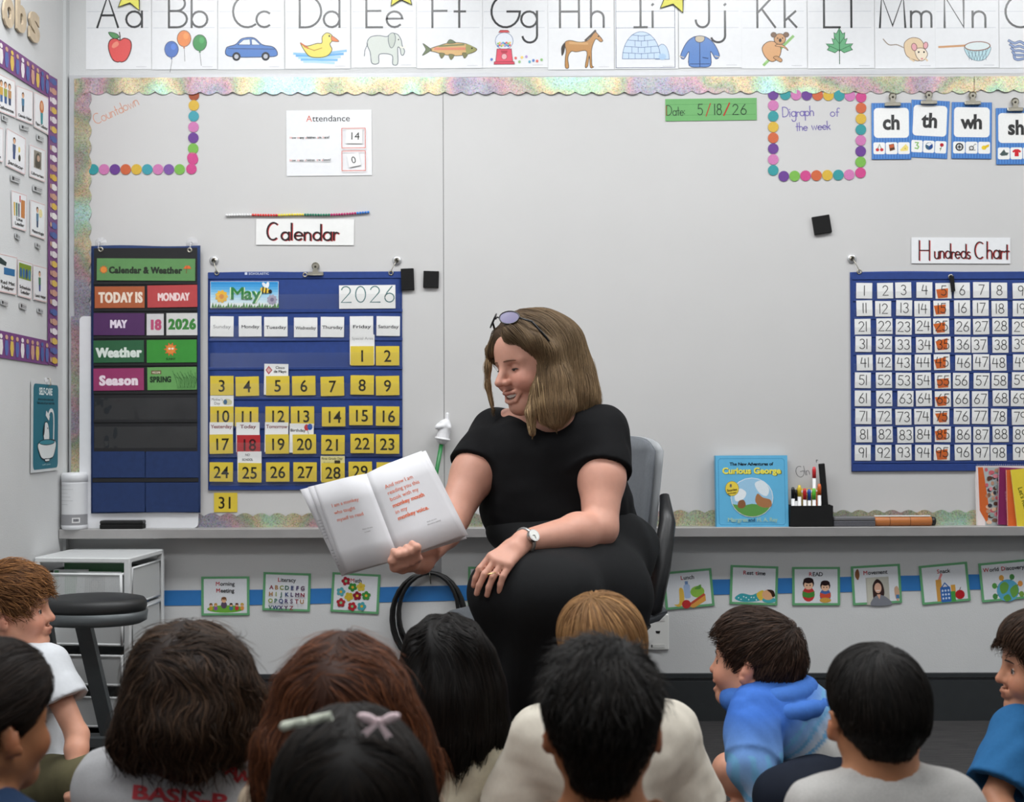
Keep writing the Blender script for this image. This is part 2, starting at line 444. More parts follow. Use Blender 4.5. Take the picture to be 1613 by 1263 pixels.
struct('wall_left', MB().box(ROOM_X0 - T, ROOM_X0, ROOM_Y0 - T, ROOM_Y1, 0, ROOM_H), M_WALL, 'pale grey wall at the left with job cards')
struct('wall_right', MB().box(ROOM_X1, ROOM_X1 + T, ROOM_Y0 - T, ROOM_Y1, 0, ROOM_H), M_WALL, 'pale grey wall at the right')
struct('wall_rear', MB().box(ROOM_X0, ROOM_X1, ROOM_Y0 - T, ROOM_Y0, 0, ROOM_H), M_WALL, 'pale grey wall behind the camera')
bb = MB().box(ROOM_X0, ROOM_X1, ROOM_Y1 - .008, ROOM_Y1, 0, .135); bb.box(ROOM_X0, ROOM_X1, ROOM_Y1 - .016, ROOM_Y1 - .008, 0, .128)
bb.box(ROOM_X0, ROOM_X1, ROOM_Y1 - .013, ROOM_Y1, .139, .152)
struct('baseboard_back', bb, M_BASE, 'dark grey rubber baseboard along the back wall')
struct('baseboard_left', MB().box(ROOM_X0, ROOM_X0 + .014, ROOM_Y0, ROOM_Y1 - .016, 0, .148), M_BASE, 'dark grey rubber baseboard along the left wall')
M_LFRAME = mat('lamp_frame', (.85, .85, .85), .4)
M_DIFF = mat('lamp_diffuser', (.9, .9, .9), .4)
_b = M_DIFF.node_tree.nodes['Principled BSDF']; _b.inputs['Emission Color'].default_value = (.975, .99, 1, 1); _b.inputs['Emission Strength'].default_value = 3.0
for i, (lx, ly, lp) in enumerate(LAMPS):
    e = empty('ceiling_light', (lx, ly, ROOM_H))
    tag(e, 'white rectangular ceiling light panel, ' + ['nearest the board at the left', 'nearest the board in the middle', 'nearest the board at the right', 'second row at the left', 'second row at the right', 'rear row at the left', 'rear row at the right'][i], 'ceiling light', 'ceiling light panels')
    f = MB(); f.box(-.62, .62, -.32, -.29, -.025, 0); f.box(-.62, .62, .29, .32, -.025, 0); f.box(-.62, -.59, -.29, .29, -.025, 0); f.box(.59, .62, -.29, .29, -.025, 0)
    f.build('frame', M_LFRAME, e)
    MB().box(-.59, .59, -.29, .29, -.012, 0).build('diffuser', M_DIFF, e)
# corner post on the left wall next to the board
tp = MB(); tp.box(ROOM_X0, ROOM_X0 + .010, ROOM_Y1 - .042, ROOM_Y1 - .028, .155, ROOM_H); tp.box(ROOM_X0, ROOM_X0 + .006, ROOM_Y1 - .028, ROOM_Y1, .155, ROOM_H)
struct('trim_1', tp, mat('corner_trim', S('c9cbcb'), .5), 'pale grey vertical trim in the room corner')
# ------------------------------------------------------------------ whiteboard
YB = WALL_Y - 0.020            # front of the whiteboard
PPM = WALL_Y / FPX
M_BOARD = mat('whiteboard_enamel', S('cdcccb', .97), 0.30, spec=0.5, noise=0.015, nscale=5, bump=0.02, bscale=30)
M_ALU = mat('board_frame_metal', S('c4c5c8'), 0.4, metal=0.3, noise=0.03)
M_TRAY = mat('tray_metal', S('a9a7a6'), 0.45, metal=0.35, noise=0.05, nscale=20)
def xw(px, py=480, Y=YB): return P(px, py, Y).x
def zw(py, px=806, Y=YB): return P(px, py, Y).z
wb = empty('whiteboard', (P(800, 832, YB).x, YB, zw(835)))
tag(wb, 'large white magnetic whiteboard with pale metal frame and marker tray', 'whiteboard')
bz0, bz1 = zw(840), zw(117); bx0, bx1 = xw(111), 2.6; bs = xw(699)
O = Vector(wb.location)
def lb(x0, x1, y0, y1, z0, z1, bev=0): return MB().box(x0 - O.x, x1 - O.x, y0 - O.y, y1 - O.y, z0 - O.z, z1 - O.z, bev=bev)
pL = lb(bx0 + .01, bs - .0012, YB, WALL_Y, bz0, bz1 - .008).build('panel', M_BOARD, wb)
pR = lb(bs + .0012, bx1, YB, WALL_Y, bz0, bz1 - .008).build('panel', M_BOARD, wb)
lb(bs - .0012, bs + .0012, YB + .0015, WALL_Y, bz0, bz1 - .008).build('seam_strip', mat('seam_metal', S('8a8a8a'), .5), wb)
lb(bx0 - .004, bx1, YB - .001, WALL_Y, bz1 - .008, bz1 + .006).build('frame_top', M_ALU, wb)
lb(bx0 - .004, bx0 + .012, YB - .001, WALL_Y, bz0, bz1 - .008).build('frame_side', M_ALU, wb)
TY = YB - .062                 # front of the tray
tz = zw(831.5, 806, TY)        # top of the tray lip
TRAY_Z = tz
tx0 = xw(104, 840)
tray = empty('marker_tray', (O.x, YB, TRAY_Z - .033)); tag(tray, 'long pale metal marker tray along the foot of the whiteboard', 'tray')
def tb(x0, x1, y0, y1, z0, z1, bev=0): q = Vector(tray.location); return MB().box(x0 - q.x, x1 - q.x, y0 - q.y, y1 - q.y, z0 - q.z, z1 - q.z, bev=bev)
tb(tx0, bx1, TY, YB - .0002, TRAY_Z - .006, TRAY_Z).build('shelf', M_TRAY, tray)
tb(tx0, bx1, TY - .004, TY, TRAY_Z - .030, TRAY_Z, .0015).build('lip', M_TRAY, tray)
tb(tx0, bx1, YB - .004, YB - .0002, TRAY_Z - .033, TRAY_Z - .006).build('bracket_strip', M_TRAY, tray)
def onboard(name, col, w, fn, par):
    d = Draw(PPM, 0, 0, 0); fn(d)
    o = d.build(name, par, PRINT); return o
# handwriting that sits on the board (children of the board)
def hand(txt, px, py, h, w, col, **k):
    d = Draw(YB / FPX, 0, 0, -.0002); d.stroke(txt, 0, 0, h, w, col, **k)
    o = d.build('handwriting', wb, PRINT); o.location = P(px, py, YB) - O; return o
hand('Countdown', 151, 196, 17, 1.1, S('d9997c'), rot=24, jit=.15, wide=.85)
hand('Digraph', 1233, 184, 15, 1.4, S('6f62a8'), rot=2, jit=.15, wide=.9)
hand('of', 1308, 183, 14, 1.4, S('6f62a8'), jit=.15)
hand('the week', 1254, 206, 13, 1.4, S('6f62a8'), rot=2, jit=.15, wide=.95)
hand('Gln', 1256, 752, 15, 1.0, S('777777'), rot=14, jit=.3, wide=.8)
hand('r', 1286, 728, 8, 1.2, S('666666'), jit=.3); hand('v', 1300, 726, 7, 1.2, S('666666')) if 'v' in SF else None

# ------------------------------------------------------------------ scalloped holographic borders
def holo():  # the film's light-dependent diffraction tints and sparkle are painted into the base colour
    m = bpy.data.materials.new('holographic_film'); m.use_nodes = True
    N, L = m.node_tree.nodes, m.node_tree.links; b = N['Principled BSDF']
    b.inputs['Metallic'].default_value = .55; b.inputs['Roughness'].default_value = .36
    g = N.new('ShaderNodeNewGeometry')
    n = N.new('ShaderNodeTexNoise'); n.inputs['Scale'].default_value = 3.3; n.inputs['Detail'].default_value = 2.5; L.new(g.outputs['Position'], n.inputs['Vector'])
    r = N.new('ShaderNodeValToRGB'); cr = r.color_ramp
    stops = [(.25, 'cdd9e6'), (.36, 'b9dfe0'), (.42, 'bfe0c0'), (.47, 'dcc6a2'), (.52, 'a9b59a'), (.57, 'c9a6ac'), (.63, 'a8a4b4'), (.72, 'b3b3b0'), (.8, 'd6dbe0')]
    cr.elements[0].position = stops[0][0]; cr.elements[0].color = (*S(stops[0][1], .8), 1)
    cr.elements[1].position = stops[-1][0]; cr.elements[1].color = (*S(stops[-1][1], .7), 1)
    for p, h in stops[1:-1]:
        e = cr.elements.new(p); e.color = (*S(h, .74), 1)
    L.new(n.outputs['Fac'], r.inputs[0])
    v = N.new('ShaderNodeTexVoronoi'); v.inputs['Scale'].default_value = 300; L.new(g.outputs['Position'], v.inputs['Vector'])
    hs = N.new('ShaderNodeHueSaturation'); hs.inputs['Saturation'].default_value = .4; L.new(v.outputs['Color'], hs.inputs['Color'])
    mx = N.new('ShaderNodeMix'); mx.data_type = 'RGBA'; mx.blend_type = 'OVERLAY'; mx.inputs[0].default_value = .5
    L.new(r.outputs[0], mx.inputs[6]); L.new(hs.outputs[0], mx.inputs[7]); L.new(mx.outputs[2], b.inputs['Base Color'])
    bp = N.new('ShaderNodeBump'); bp.inputs['Strength'].default_value = .25; bp.inputs['Distance'].default_value = .002
    n3 = N.new('ShaderNodeTexNoise'); n3.inputs['Scale'].default_value = 25; L.new(g.outputs['Position'], n3.inputs['Vector'])
    L.new(n3.outputs['Fac'], bp.inputs['Height']); L.new(bp.outputs[0], b.inputs['Normal'])
    return m
M_HOLO = holo()
def scallop(label, along, a0, a1, b_in, b_out, Y, pitch=25.7, amp=5.5, phase=0.0, wave=0.0015):
    """strip between straight edge b_out and scalloped edge b_in (pixels); along 'x' or 'y'"""
    n = max(8, int((a1 - a0) / pitch * 8)); pts = []
    for i in range(n + 1):
        a = a0 + (a1 - a0) * i / n
        w = abs(math.cos(math.pi * ((a + phase) / pitch)))
        pts.append((a, b_in + (b_out - b_in) / abs(b_out - b_in) * amp * (1 - w ** .8) if True else 0))
    c = P((a0 + a1) / 2, (b_in + b_out) / 2, Y) if along == 'x' else P((b_in + b_out) / 2, (a0 + a1) / 2, Y)
    mb = MB(); vs = []; t = .0006
    for (a, b) in pts:
        for bb_ in (b, b_out):
            p = P(a, bb_, Y) if along == 'x' else P(bb_, a, Y)
            vs.append((p.x - c.x, wave * math.sin(a * .11 + b_out), p.z - c.z))
    k = len(vs); vs += [(x, y + t, z) for x, y, z in vs]; fs = []
    for i in range(n):
        j = 2 * i; fs.append((j, j + 1, j + 3, j + 2)); fs.append((k + j, k + j + 2, k + j + 3, k + j + 1))
        fs.append((j, j + 2, k + j + 2, k + j)); fs.append((j + 1, k + j + 1, k + j + 3, j + 3))
    fs.append((0, k, k + 1, 1)); j = 2 * n; fs.append((j, j + 1, k + j + 1, k + j))
    o = mb.add(vs, fs).build('scalloped_border', M_HOLO); o.location = c
    return tag(o, label, 'border', 'holographic scalloped borders')
scallop('short pale blue holographic scalloped strip at the board\'s top left corner', 'x', 128, 293, 149, 122.3, YB - .0040)
scallop('long glittery green and pink holographic scalloped strip along the board top', 'x', 288, 1079, 149, 121.5, YB - .0058, phase=6)
scallop('glittery pinkish holographic scalloped strip above the green date strip and dotted square', 'x', 1077, 1538, 147.5, 120.5, YB - .0040, phase=3)
scallop('dull silver scalloped strip at the board\'s top right end', 'x', 1535, 1690, 145, 120, YB - .0058, phase=9)
scallop('upright holographic scalloped strip down the upper left edge of the board', 'y', 124, 500, 144, 117, YB - .0045)
scallop('upright holographic scalloped strip at the lower left edge, behind the wipes tub', 'y', 498, 834, 138, 112, YB - .0062, phase=4)
scallop('silvery scalloped strip above the tray, left of the reader', 'x', 140, 760, 808, 833, YB - .0042)
scallop('silvery scalloped strip above the tray, from the office chair to the stacked books', 'x', 1030, 1690, 803, 828, YB - .0042, phase=8)

# ------------------------------------------------------------------ alphabet cards
GREY_LN = S('bfc3cb')
def pic_apple(d):
    d.frame(189, 78, 20); k = S('3a1512')
    d.blob([(0, .72), (.35, .88), (.78, .72), (.92, .3), (.8, -.3), (.5, -.85), (.15, -1.02), (0, -.98), (-.2, -1.02), (-.55, -.85), (-.82, -.3), (-.92, .3), (-.75, .75), (-.35, .86)], S('e35a58'), k, .07)
    d.blob([(-.5, .5), (-.2, .62), (-.1, .35), (-.45, .1), (-.65, .2)], S('f0917c'))
    d.line([(0, .7), (.02, 1.0), (-.04, 1.35)], .08, S('4a3a2a')); d.blob([(-.05, .95), (-.3, 1.25), (-.9, 1.35), (-.65, .95), (-.35, .85)], S('5f9a63'), S('26402a'), .05)
def pic_balloons(d):
    d.raw()
    for x, y, c, q in ((270, 78, '4f73bd', -8), (290, 61, 'e8894a', 4), (315, 68, '3f9350', 8)):
        d.line([(x, y + 12), (x + .5, y + 20), (x + q * .3, y + 36)], .8, S('777777')); d.ell(x, y, 11, 13, S(c), 0, S('2b2b3a'), .8); d.ell(x + 3, y - 4, 4, 5, S(c, 1.35)); d.poly([(x - 2, y + 15.5), (x + 2, y + 15.5), (x, y + 12)], S(c, .7))
def pic_car(d):
    d.frame(396, 78, 41); k = S('1f2b4a')
    d.blob([(-.98, -.2), (-.97, .05), (-.85, .12), (-.6, .2), (-.35, .42), (.1, .44), (.42, .18), (.8, .1), (.97, -.05), (.98, -.25), (.6, -.3), (-.6, -.3)], S('5580c4'), k, .03, 6)
    d.poly([(-.52, .18), (-.3, .37), (-.06, .39), (-.04, .17)], S('dfe8f2'), k, .02); d.poly([(.02, .17), (.0, .39), (.12, .38), (.34, .17)], S('dfe8f2'), k, .02)
    for x in (-.58, .55): d.ell(x, -.28, .16, .17, S('22242a')); d.ell(x, -.28, .085, .09, S('b8bcc4'))
    d.line([(-.9, .03), (.9, .0)], .02, k)
def pic_duck(d):
    d.frame(503, 76, 40)
    for i in range(5): d.line([(-1.0 + .1 * i, -.22 - .08 * i), (-.2, -.26 - .07 * i), (1.05 - .12 * i, -.12 - .12 * i)], .09, S(['8fc3ea', '6fb1e4', 'a9d4f0', '7dbbe8', 'b5dbf2'][i]))
    d.blob([(-.75, .2), (-.5, .08), (-.1, .18), (.1, .2), (.12, .45), (.3, .6), (.5, .5), (.52, .3), (.42, .15), (.5, -.08), (.3, -.32), (-.1, -.38), (-.45, -.28)], S('eedd6a'), S('5a4a20'), .03)
    d.blob([(.5, .48), (.78, .26), (.5, .28)], S('e07b3c'), S('5a3a20'), .02); d.ell(.4, .47, .035, .04, BLACK); d.line([(-.6, .05), (-.2, -.1), (.1, .0)], .03, S('b98a35')); d.line([(-.72, .18), (-.45, -.0)], .06, S('d07040'))
def pic_elephant(d):
    d.frame(606, 76, 33); k = S('4a5560'); c = S('d3d9d2')
    d.blob([(-.85, .2), (-.7, .52), (-.3, .6), (.1, .55), (.3, .7), (.6, .66), (.78, .4), (.84, .1), (.95, -.15), (.88, -.35), (.78, -.3), (.74, -.05), (.62, .0), (.62, -.75), (.38, -.78), (.34, -.35), (-.25, -.3), (-.3, -.72), (-.62, -.72), (-.7, -.2)], c, k, .035)
    d.blob([(.18, .3), (.2, .62), (.42, .72), (.52, .45), (.42, .08), (.28, .02)], S('c3cbc2'), k, .03); d.ell(.66, .4, .03, .035, BLACK); d.line([(-.82, .2), (-.95, -.1), (-.98, -.38)], .03, k); d.line([(.74, .05), (.95, .0), (1.0, .12)], .05, S('efeadd'))
def pic_fish(d):
    d.frame(709, 78, 43); k = S('3c4030')
    d.blob([(-.72, .03), (-.4, .14), (0, .24), (.5, .22), (.85, .08), (.98, -.02), (.8, -.14), (.3, -.24), (-.2, -.2), (-.55, -.1), (-.72, -.06)], S('d9b279'), k, .025)
    d.blob([(-.7, .0), (-1.0, .22), (-.9, .0), (-1.02, -.22), (-.72, -.05)], S('6d7a58'), k, .02); d.blob([(-.1, .22), (0, .36), (.2, .24)], S('6d7a58'), k, .02)
    for x, y in ((-.3, -.2), (.05, -.25), (.55, -.2)): d.blob([(x - .1, y + .06), (x + .1, y + .03), (x - .02, y - .14)], S('7c7a50'), k, .015)
    d.line([(-.55, .02), (.55, .02)], .09, S('dd8a6c')); d.blob([(.6, .18), (.85, .08), (.96, -.02), (.8, -.12), (.6, -.16)], S('9a9a5e')); d.ell(.8, .03, .03, .035, BLACK); d.line([(-.4, .12), (.5, .17)], .06, S('7f8757'))
def pic_gumball(d):
    d.frame(794, 76, 27); k = S('7a2b30')
    d.ell(0, .42, .52, .5, S('e4e8f0'), 0, S('8a97b0'), .04); d.poly([(-.32, .92), (.32, .92), (.22, 1.05), (-.22, 1.05)], S('d8585c'), k, .03)
    cs = ['5b7fc0', 'e06a62', '8fbf7a', 'f0d070', 'b59ad0', '6ab0c8']
    for i in range(16): d.ell(-.36 + .1 * (i % 8), .12 + .14 * (i // 8) + .05 * (i % 2), .065, .065, S(cs[i % 6]), n=10)
    d.poly([(-.42, -.05), (.42, -.05), (.5, -.8), (-.5, -.8)], S('e0566a'), k, .03); d.poly([(-.58, -.8), (.58, -.8), (.6, -.95), (-.6, -.95)], S('d84a60'), k, .03); d.ell(0, -.5, .16, .17, S('e8b0b4'), 0, k, .02); d.poly([(-.2, -.15), (.2, -.15), (.16, -.3), (-.16, -.3)], S('b84050'))
    d.raw()
    for i in range(9): d.ell([774, 812, 818, 822, 829, 834, 840, 846, 853][i], [94, 92, 98, 91, 90, 98, 96, 97, 95][i], 2.1, 2.3, S(cs[i % 6]), n=10)
def pic_horse(d):
    d.frame(918, 78, 34); k = S('40301a'); c = S('c08b4f')
    d.blob([(-.85, .3), (-.6, .42), (-.2, .34), (.15, .38), (.4, .6), (.55, .82), (.68, .72), (.92, .42), (.82, .34), (.62, .48), (.5, .3), (.42, .05), (.4, -.2), (.42, -.75), (.5, -.82), (.34, -.84), (.3, -.3), (.22, -.78), (.1, -.8), (.18, -.1), (-.3, -.12), (-.55, -.1), (-.7, -.4), (-.66, -.84), (-.82, -.84), (-.82, -.4), (-.78, -.05)], c, k, .03, 4)
    d.blob([(-.82, .32), (-1.0, .1), (-.98, -.3), (-.86, -.1)], S('2e2118')); d.line([(.12, .42), (.36, .64), (.58, .86)], .09, S('3a2a1a')); d.ell(.72, .6, .03, .03, BLACK); d.line([(-.6, .3), (.2, .26)], .1, S('d3a468'))
def pic_igloo(d):
    d.raw(); c = S('c9dcf2'); k = S('6d86ad')
    d.poly([(1032, 94)] + [(1043 + 11 * math.cos(t), 94 - 24 * math.sin(t)) for t in np.linspace(math.pi * .8, 0, 10)] + [(1054, 94)], c, k, .9)
    pts = [(980, 93)] + [(1010 - 30 * math.cos(t), 93 - 43 * math.sin(t)) for t in np.linspace(.05, math.pi - .05, 20)] + [(1040, 93)]
    d.poly(pts, c, k, 1.0)
    for i, (y, hw) in enumerate(((83, 29.3), (73, 26.8), (63, 22), (55, 14.5))):
        d.line([(1010 - hw, y), (1010, y + 2), (1010 + hw, y)], .9, k)
        for j in range(-3, 4):
            x = 1010 + (j + (.5 if i % 2 else 0)) * 10
            if abs(x - 1010) < hw - 2: d.line([(x, y + 1.5), (x, y + 10)], .8, k)
    d.ell(1043, 90, 6, 5, S('aecbe8'))
def pic_jacket(d):
    d.frame(1102, 80, 31); k = S('22355e'); c = S('5d86c6')
    d.blob([(-.25, .72), (-.6, .5), (-.85, .1), (-.98, -.3), (-.8, -.42), (-.55, -.05), (-.55, -.75), (0, -.84), (.55, -.75), (.55, -.05), (.8, -.42), (1.0, -.28), (.85, .15), (.6, .5), (.25, .72), (0, .66)], c, k, .035, 4)
    d.blob([(-.22, .7), (0, .76), (.24, .7), (.2, .5), (0, .42), (-.2, .5)], S('c9bda4'), k, .03); d.line([(0, .42), (0, -.8)], .035, k); d.line([(-.5, -.68), (.5, -.68)], .03, k); d.line([(.15, -.35), (.42, -.4)], .04, k)
    for x in (-.9, .9): d.line([(x - .12, -.28), (x + .08, -.34)], .05, S('c9bda4'))
def pic_koala(d):
    d.frame(1226, 78, 27); k = S('4a3320')
    d.line([(-.85, -.9), (.85, .75)], .16, S('8fbf72')); d.line([(-.3, -.3), (-.75, -.75)], .1, S('a5cf88')); d.blob([(-.8, -.4), (-.95, .1), (-.6, .45), (-.1, .4), (.15, .0), (.0, -.5), (-.4, -.72)], S('dba777'), k, .04)
    d.blob([(-.2, .2), (.3, .1), (.55, -.08), (.45, .1), (.1, .32)], S('dba777'), k, .03); d.ell(.08, .6, .34, .32, S('c9986a'), 0, k, .04)
    for x in (-.28, .45): d.ell(x, .85, .16, .15, S('7a5a42'), 0, k, .03)
    d.ell(.1, .52, .08, .11, S('2a2020')); d.ell(-.05, .65, .035, .035, BLACK); d.ell(.24, .65, .035, .035, BLACK); d.blob([(-.3, -.5), (.1, -.75), (.2, -.6), (-.1, -.4)], S('c9986a'), k, .03)
def pic_leaf(d):
    d.frame(1322, 72, 24); k = S('2b5a3a')
    d.poly([(0, 1.15), (.2, .78), (.36, .85), (.33, .4), (.52, .48), (.38, .1), (.88, .12), (.72, -.1), (.85, -.28), (.3, -.48), (.06, -.3), (0, -.42), (-.06, -.3), (-.3, -.48), (-.8, -.28), (-.68, -.1), (-.88, .12), (-.38, .1), (-.5, .48), (-.33, .4), (-.36, .85), (-.2, .78)], S('6fb183'), k, .04)
    d.line([(0, 1.0), (0, -1.2)], .05, k)
    for x in (-.7, .7): d.line([(0, -.32), (x, .0)], .03, k); d.line([(0, .1), (x * .45, .55)], .03, k)
def pic_mouse(d):
    d.frame(1430, 78, 30); k = S('6a4a40'); c = S('e6cda9')
    d.line(spline([(-.25, .1), (-.6, .25), (-1.0, .25), (-1.3, .55)], 5, False), .05, S('9a8a7a')); d.blob([(-.2, .3), (.15, .6), (.6, .55), (.85, .2), (.9, -.3), (.6, -.6), (.3, -.55), (-.1, -.3)], c, k, .03)
    d.blob([(.38, .0), (.8, .05), (1.02, -.25), (.85, -.55), (.62, -.6), (.42, -.35)], S('f0e2cc'), k, .03); d.ell(.32, .12, .14, .2, S('e6a9b0'), 10, k, .03); d.ell(.92, .2, .12, .18, S('e6a9b0'), -10, k, .03)
    d.ell(.55, -.15, .045, .05, BLACK); d.ell(.83, -.15, .045, .05, BLACK); d.ell(.72, -.5, .06, .045, S('d98a90')); d.line([(.1, -.5), (.3, -.62)], .08, c); d.line([(.9, -.5), (1.0, -.6)], .08, c)
def pic_net(d):
    d.raw(); k = S('5c6f80')
    d.line([(1479, 74), (1519, 72)], 3.2, S('cf9a6a')); d.blob([(1519, 74), (1525, 90), (1538, 96), (1550, 94), (1558, 84), (1559, 74), (1540, 80)], S('bfdfe6'), k, .8)
    for i in range(6): d.line([(1522 + 6 * i, 77 + 3 * math.sin(i)), (1530 + 4.5 * i, 95)], .6, k); d.line([(1556 - 6 * i, 77), (1546 - 4 * i, 95)], .6, k)
    d.ell(1539, 73, 20, 7, S('dfeaea'), -2, S('8a5a42'), 1.4)
def pic_octopus(d):
    d.raw(); c = S('8fa3cc'); k = S('39466a')
    for i in range(5): d.line(spline([(1622, 78 + 3 * i), (1608 - i, 66 + 7 * i), (1598, 68 + 6 * i), (1589 + 2 * i, 64 + 6 * i)], 5, False), 4.2, k); d.line(spline([(1622, 78 + 3 * i), (1608 - i, 66 + 7 * i), (1598, 68 + 6 * i), (1589 + 2 * i, 64 + 6 * i)], 5, False), 2.6, c)
    d.ell(1632, 74, 14, 16, c, 0, k, 1)
YW = WALL_Y - .0012
ALPHA = [('A', 135, 239, 110, 153, 199, pic_apple, 'a red apple'), ('B', 239, 343, 110, 266, 302, pic_balloons, 'three balloons'), ('C', 343, 448, 110, 367, 404, pic_car, 'a blue car'),
    ('D', 449, 552, 109, 472, 510, pic_duck, 'a yellow duck'), ('E', 553, 656, 107, 577, 609, pic_elephant, 'a pale elephant'), ('F', 656, 760, 108, 681, 716, pic_fish, 'a speckled fish'),
    ('G', 760, 863, 107, 774, 821, pic_gumball, 'a gumball machine'), ('H', 863, 967, 110, 882, 931, pic_horse, 'a brown horse'), ('I', 968, 1068, 109, 999, 1028, pic_igloo, 'an igloo'),
    ('J', 1069, 1168, 107, 1096, 1131, pic_jacket, 'a blue jacket'), ('K', 1168, 1271, 108, 1193, 1236, pic_koala, 'a koala on a branch'), ('L', 1272, 1377, 108, 1298, 1341, pic_leaf, 'a green leaf'),
    ('M', 1378, 1473, 108, 1386, 1435, pic_mouse, 'a white mouse'), ('N', 1473, 1573, 107, 1488, 1532, pic_net, 'a hand net'), ('O', 1574, 1678, 107, 1584, 1648, pic_octopus, 'blue octopus arms')]
for i, (ch, x0, x1, yb, xa, xb, fn, what) in enumerate(ALPHA):
    yt = yb - 137
    Yc = YW - .0009 * (i % 2) - (.001 if ch == 'I' else 0)
    o, d = sheet('alphabet_card', x0, yt, x1, yb, Yc, LAMINATE, 0, .0008, 'white alphabet card %s%s with a drawing of %s' % (ch, ch.lower(), what), 'alphabet card', 'alphabet cards above the board')
    d.u0 += x0; d.v0 += yt
    if ch == 'I':
        d.line([(x0 + 2, yb - 2), (x1 - 5, yb - 2), (x1 - 5, yt + 2), (x0 + 2, yt + 2), (x0 + 2, yb - 2)], .9, S('3d4a6a'))
    for y in (18, 44): d.line([(x0 + 2, y - .2), (x1 - 5, y - .2)], .7, S('5d6a8a') if ch == 'I' else GREY_LN)
    d.line([(x1 - 24, yb - 4), (x1 - 8, yb - 4)], .8, S('c4c4c8'))
    d.build('rule_lines', o, PRINT_GLOSS)
    d2 = Draw(d.sc, d.u0, d.v0, d.y); hh = 50
    d2.stroke(ch, xa, 43, hh, 3.4, S('2b2b2d')); d2.stroke(ch.lower(), xb, 43, hh, 3.4, S('2b2b2d')); d2.build('lettering', o, PRINT_GLOSS)
    d3 = Draw(d.sc, d.u0, d.v0, d.y); fn(d3); d3.build('picture', o, PRINT_GLOSS)
M_STAR = mat('yellow_card', S('f2ec6c'), .5, noise=.03)
for (cx, cy, r, rot, ch) in ((207, -9, 29, 10, 'Aa'), (631, -14, 28, -3, 'Ee'), (1063, -8, 31, 12, 'Ii')):
    e = empty('star_cutout', P(cx, cy, YW - .006)); tag(e, 'yellow paper star with a black outline stuck over alphabet card ' + ch, 'star', 'paper stars on the alphabet cards')
    pts = [(r * PPM * (1 if k % 2 == 0 else .48) * math.sin(math.pi * k / 5 + R(rot)), r * PPM * (1 if k % 2 == 0 else .48) * math.cos(math.pi * k / 5 + R(rot))) for k in range(10)]
    MB().prism(pts, -.0005, .0005).build('paper', M_STAR, e)
    d = Draw(1, 0, 0, -.0006); d.line([(x, -z) for x, z in pts + pts[:1]], .0032, DARK); d.build('outline', e)

# ------------------------------------------------------------------ dotted borders
DOTC = {'t': '2f9ea3', 'p': 'd77fb9', 'u': '6d3a96', 'o': 'd9683a', 'y': 'e3ba3c', 'c': '3fa6b5', 'v': '8357ab', 'g': '7fbf4d', 'm': 'd8478f', 'r': 'a84a1c'}
_dots = {}
def dots(label, pts, cols, Y=YB - .0022, r=8.3):
    c = P(sum(p[0] for p in pts) / len(pts), sum(p[1] for p in pts) / len(pts), Y)
    e = empty('dot_border', c); tag(e, label, 'border', 'dotted paper borders')
    mb = MB()
    for i, ((x, y), k) in enumerate(zip(pts, cols)):
        if k not in _dots:
            q = MB().lathe([(r * PPM, .0005), (r * PPM, -.0005)], 24, 'y'); o0 = q.build('dot', mat('dot_' + DOTC[k], S(DOTC[k], .82), .5, noise=.2, nscale=500)); _dots[k] = o0
            o = o0
        else: o = _dots[k].copy(); COL.objects.link(o)
        o.parent = e; p = P(x, y, Y) - c; o.location = (p.x, -.0001 * (i % 2), p.z)
dots('column of eight coloured dots right of the countdown note', [(305.5 - .25 * i, 149 + 17 * i if i else 150) for i in range(7)] + [(303, 248)], 'rycpugm' + 'm')
dots('row of coloured dots under the countdown note', [(147 + 17.0 * i, 266.7) for i in range(9)] + [(301.5, 266)], 'tpuoycpvgm'[:10])
dots('left column of dots around the digraph note', [(1218, 149 + 17.0 * i) for i in range(8)], 'uptyoupt')
dots('right column of dots around the digraph note', [(1356.5 - .15 * i, 153 + 17.0 * i) for i in range(8)], 'moytpugm')
dots('top row of dots around the digraph note, tucked under the border', [(1237 + 17 * i, 149 + .3 * i) for i in range(7)], 'tpuoytp')
dots('bottom row of dots around the digraph note', [(1234.5 + 17.2 * i, 277.5 - .4 * i) for i in range(7)], 'ugmoytp')

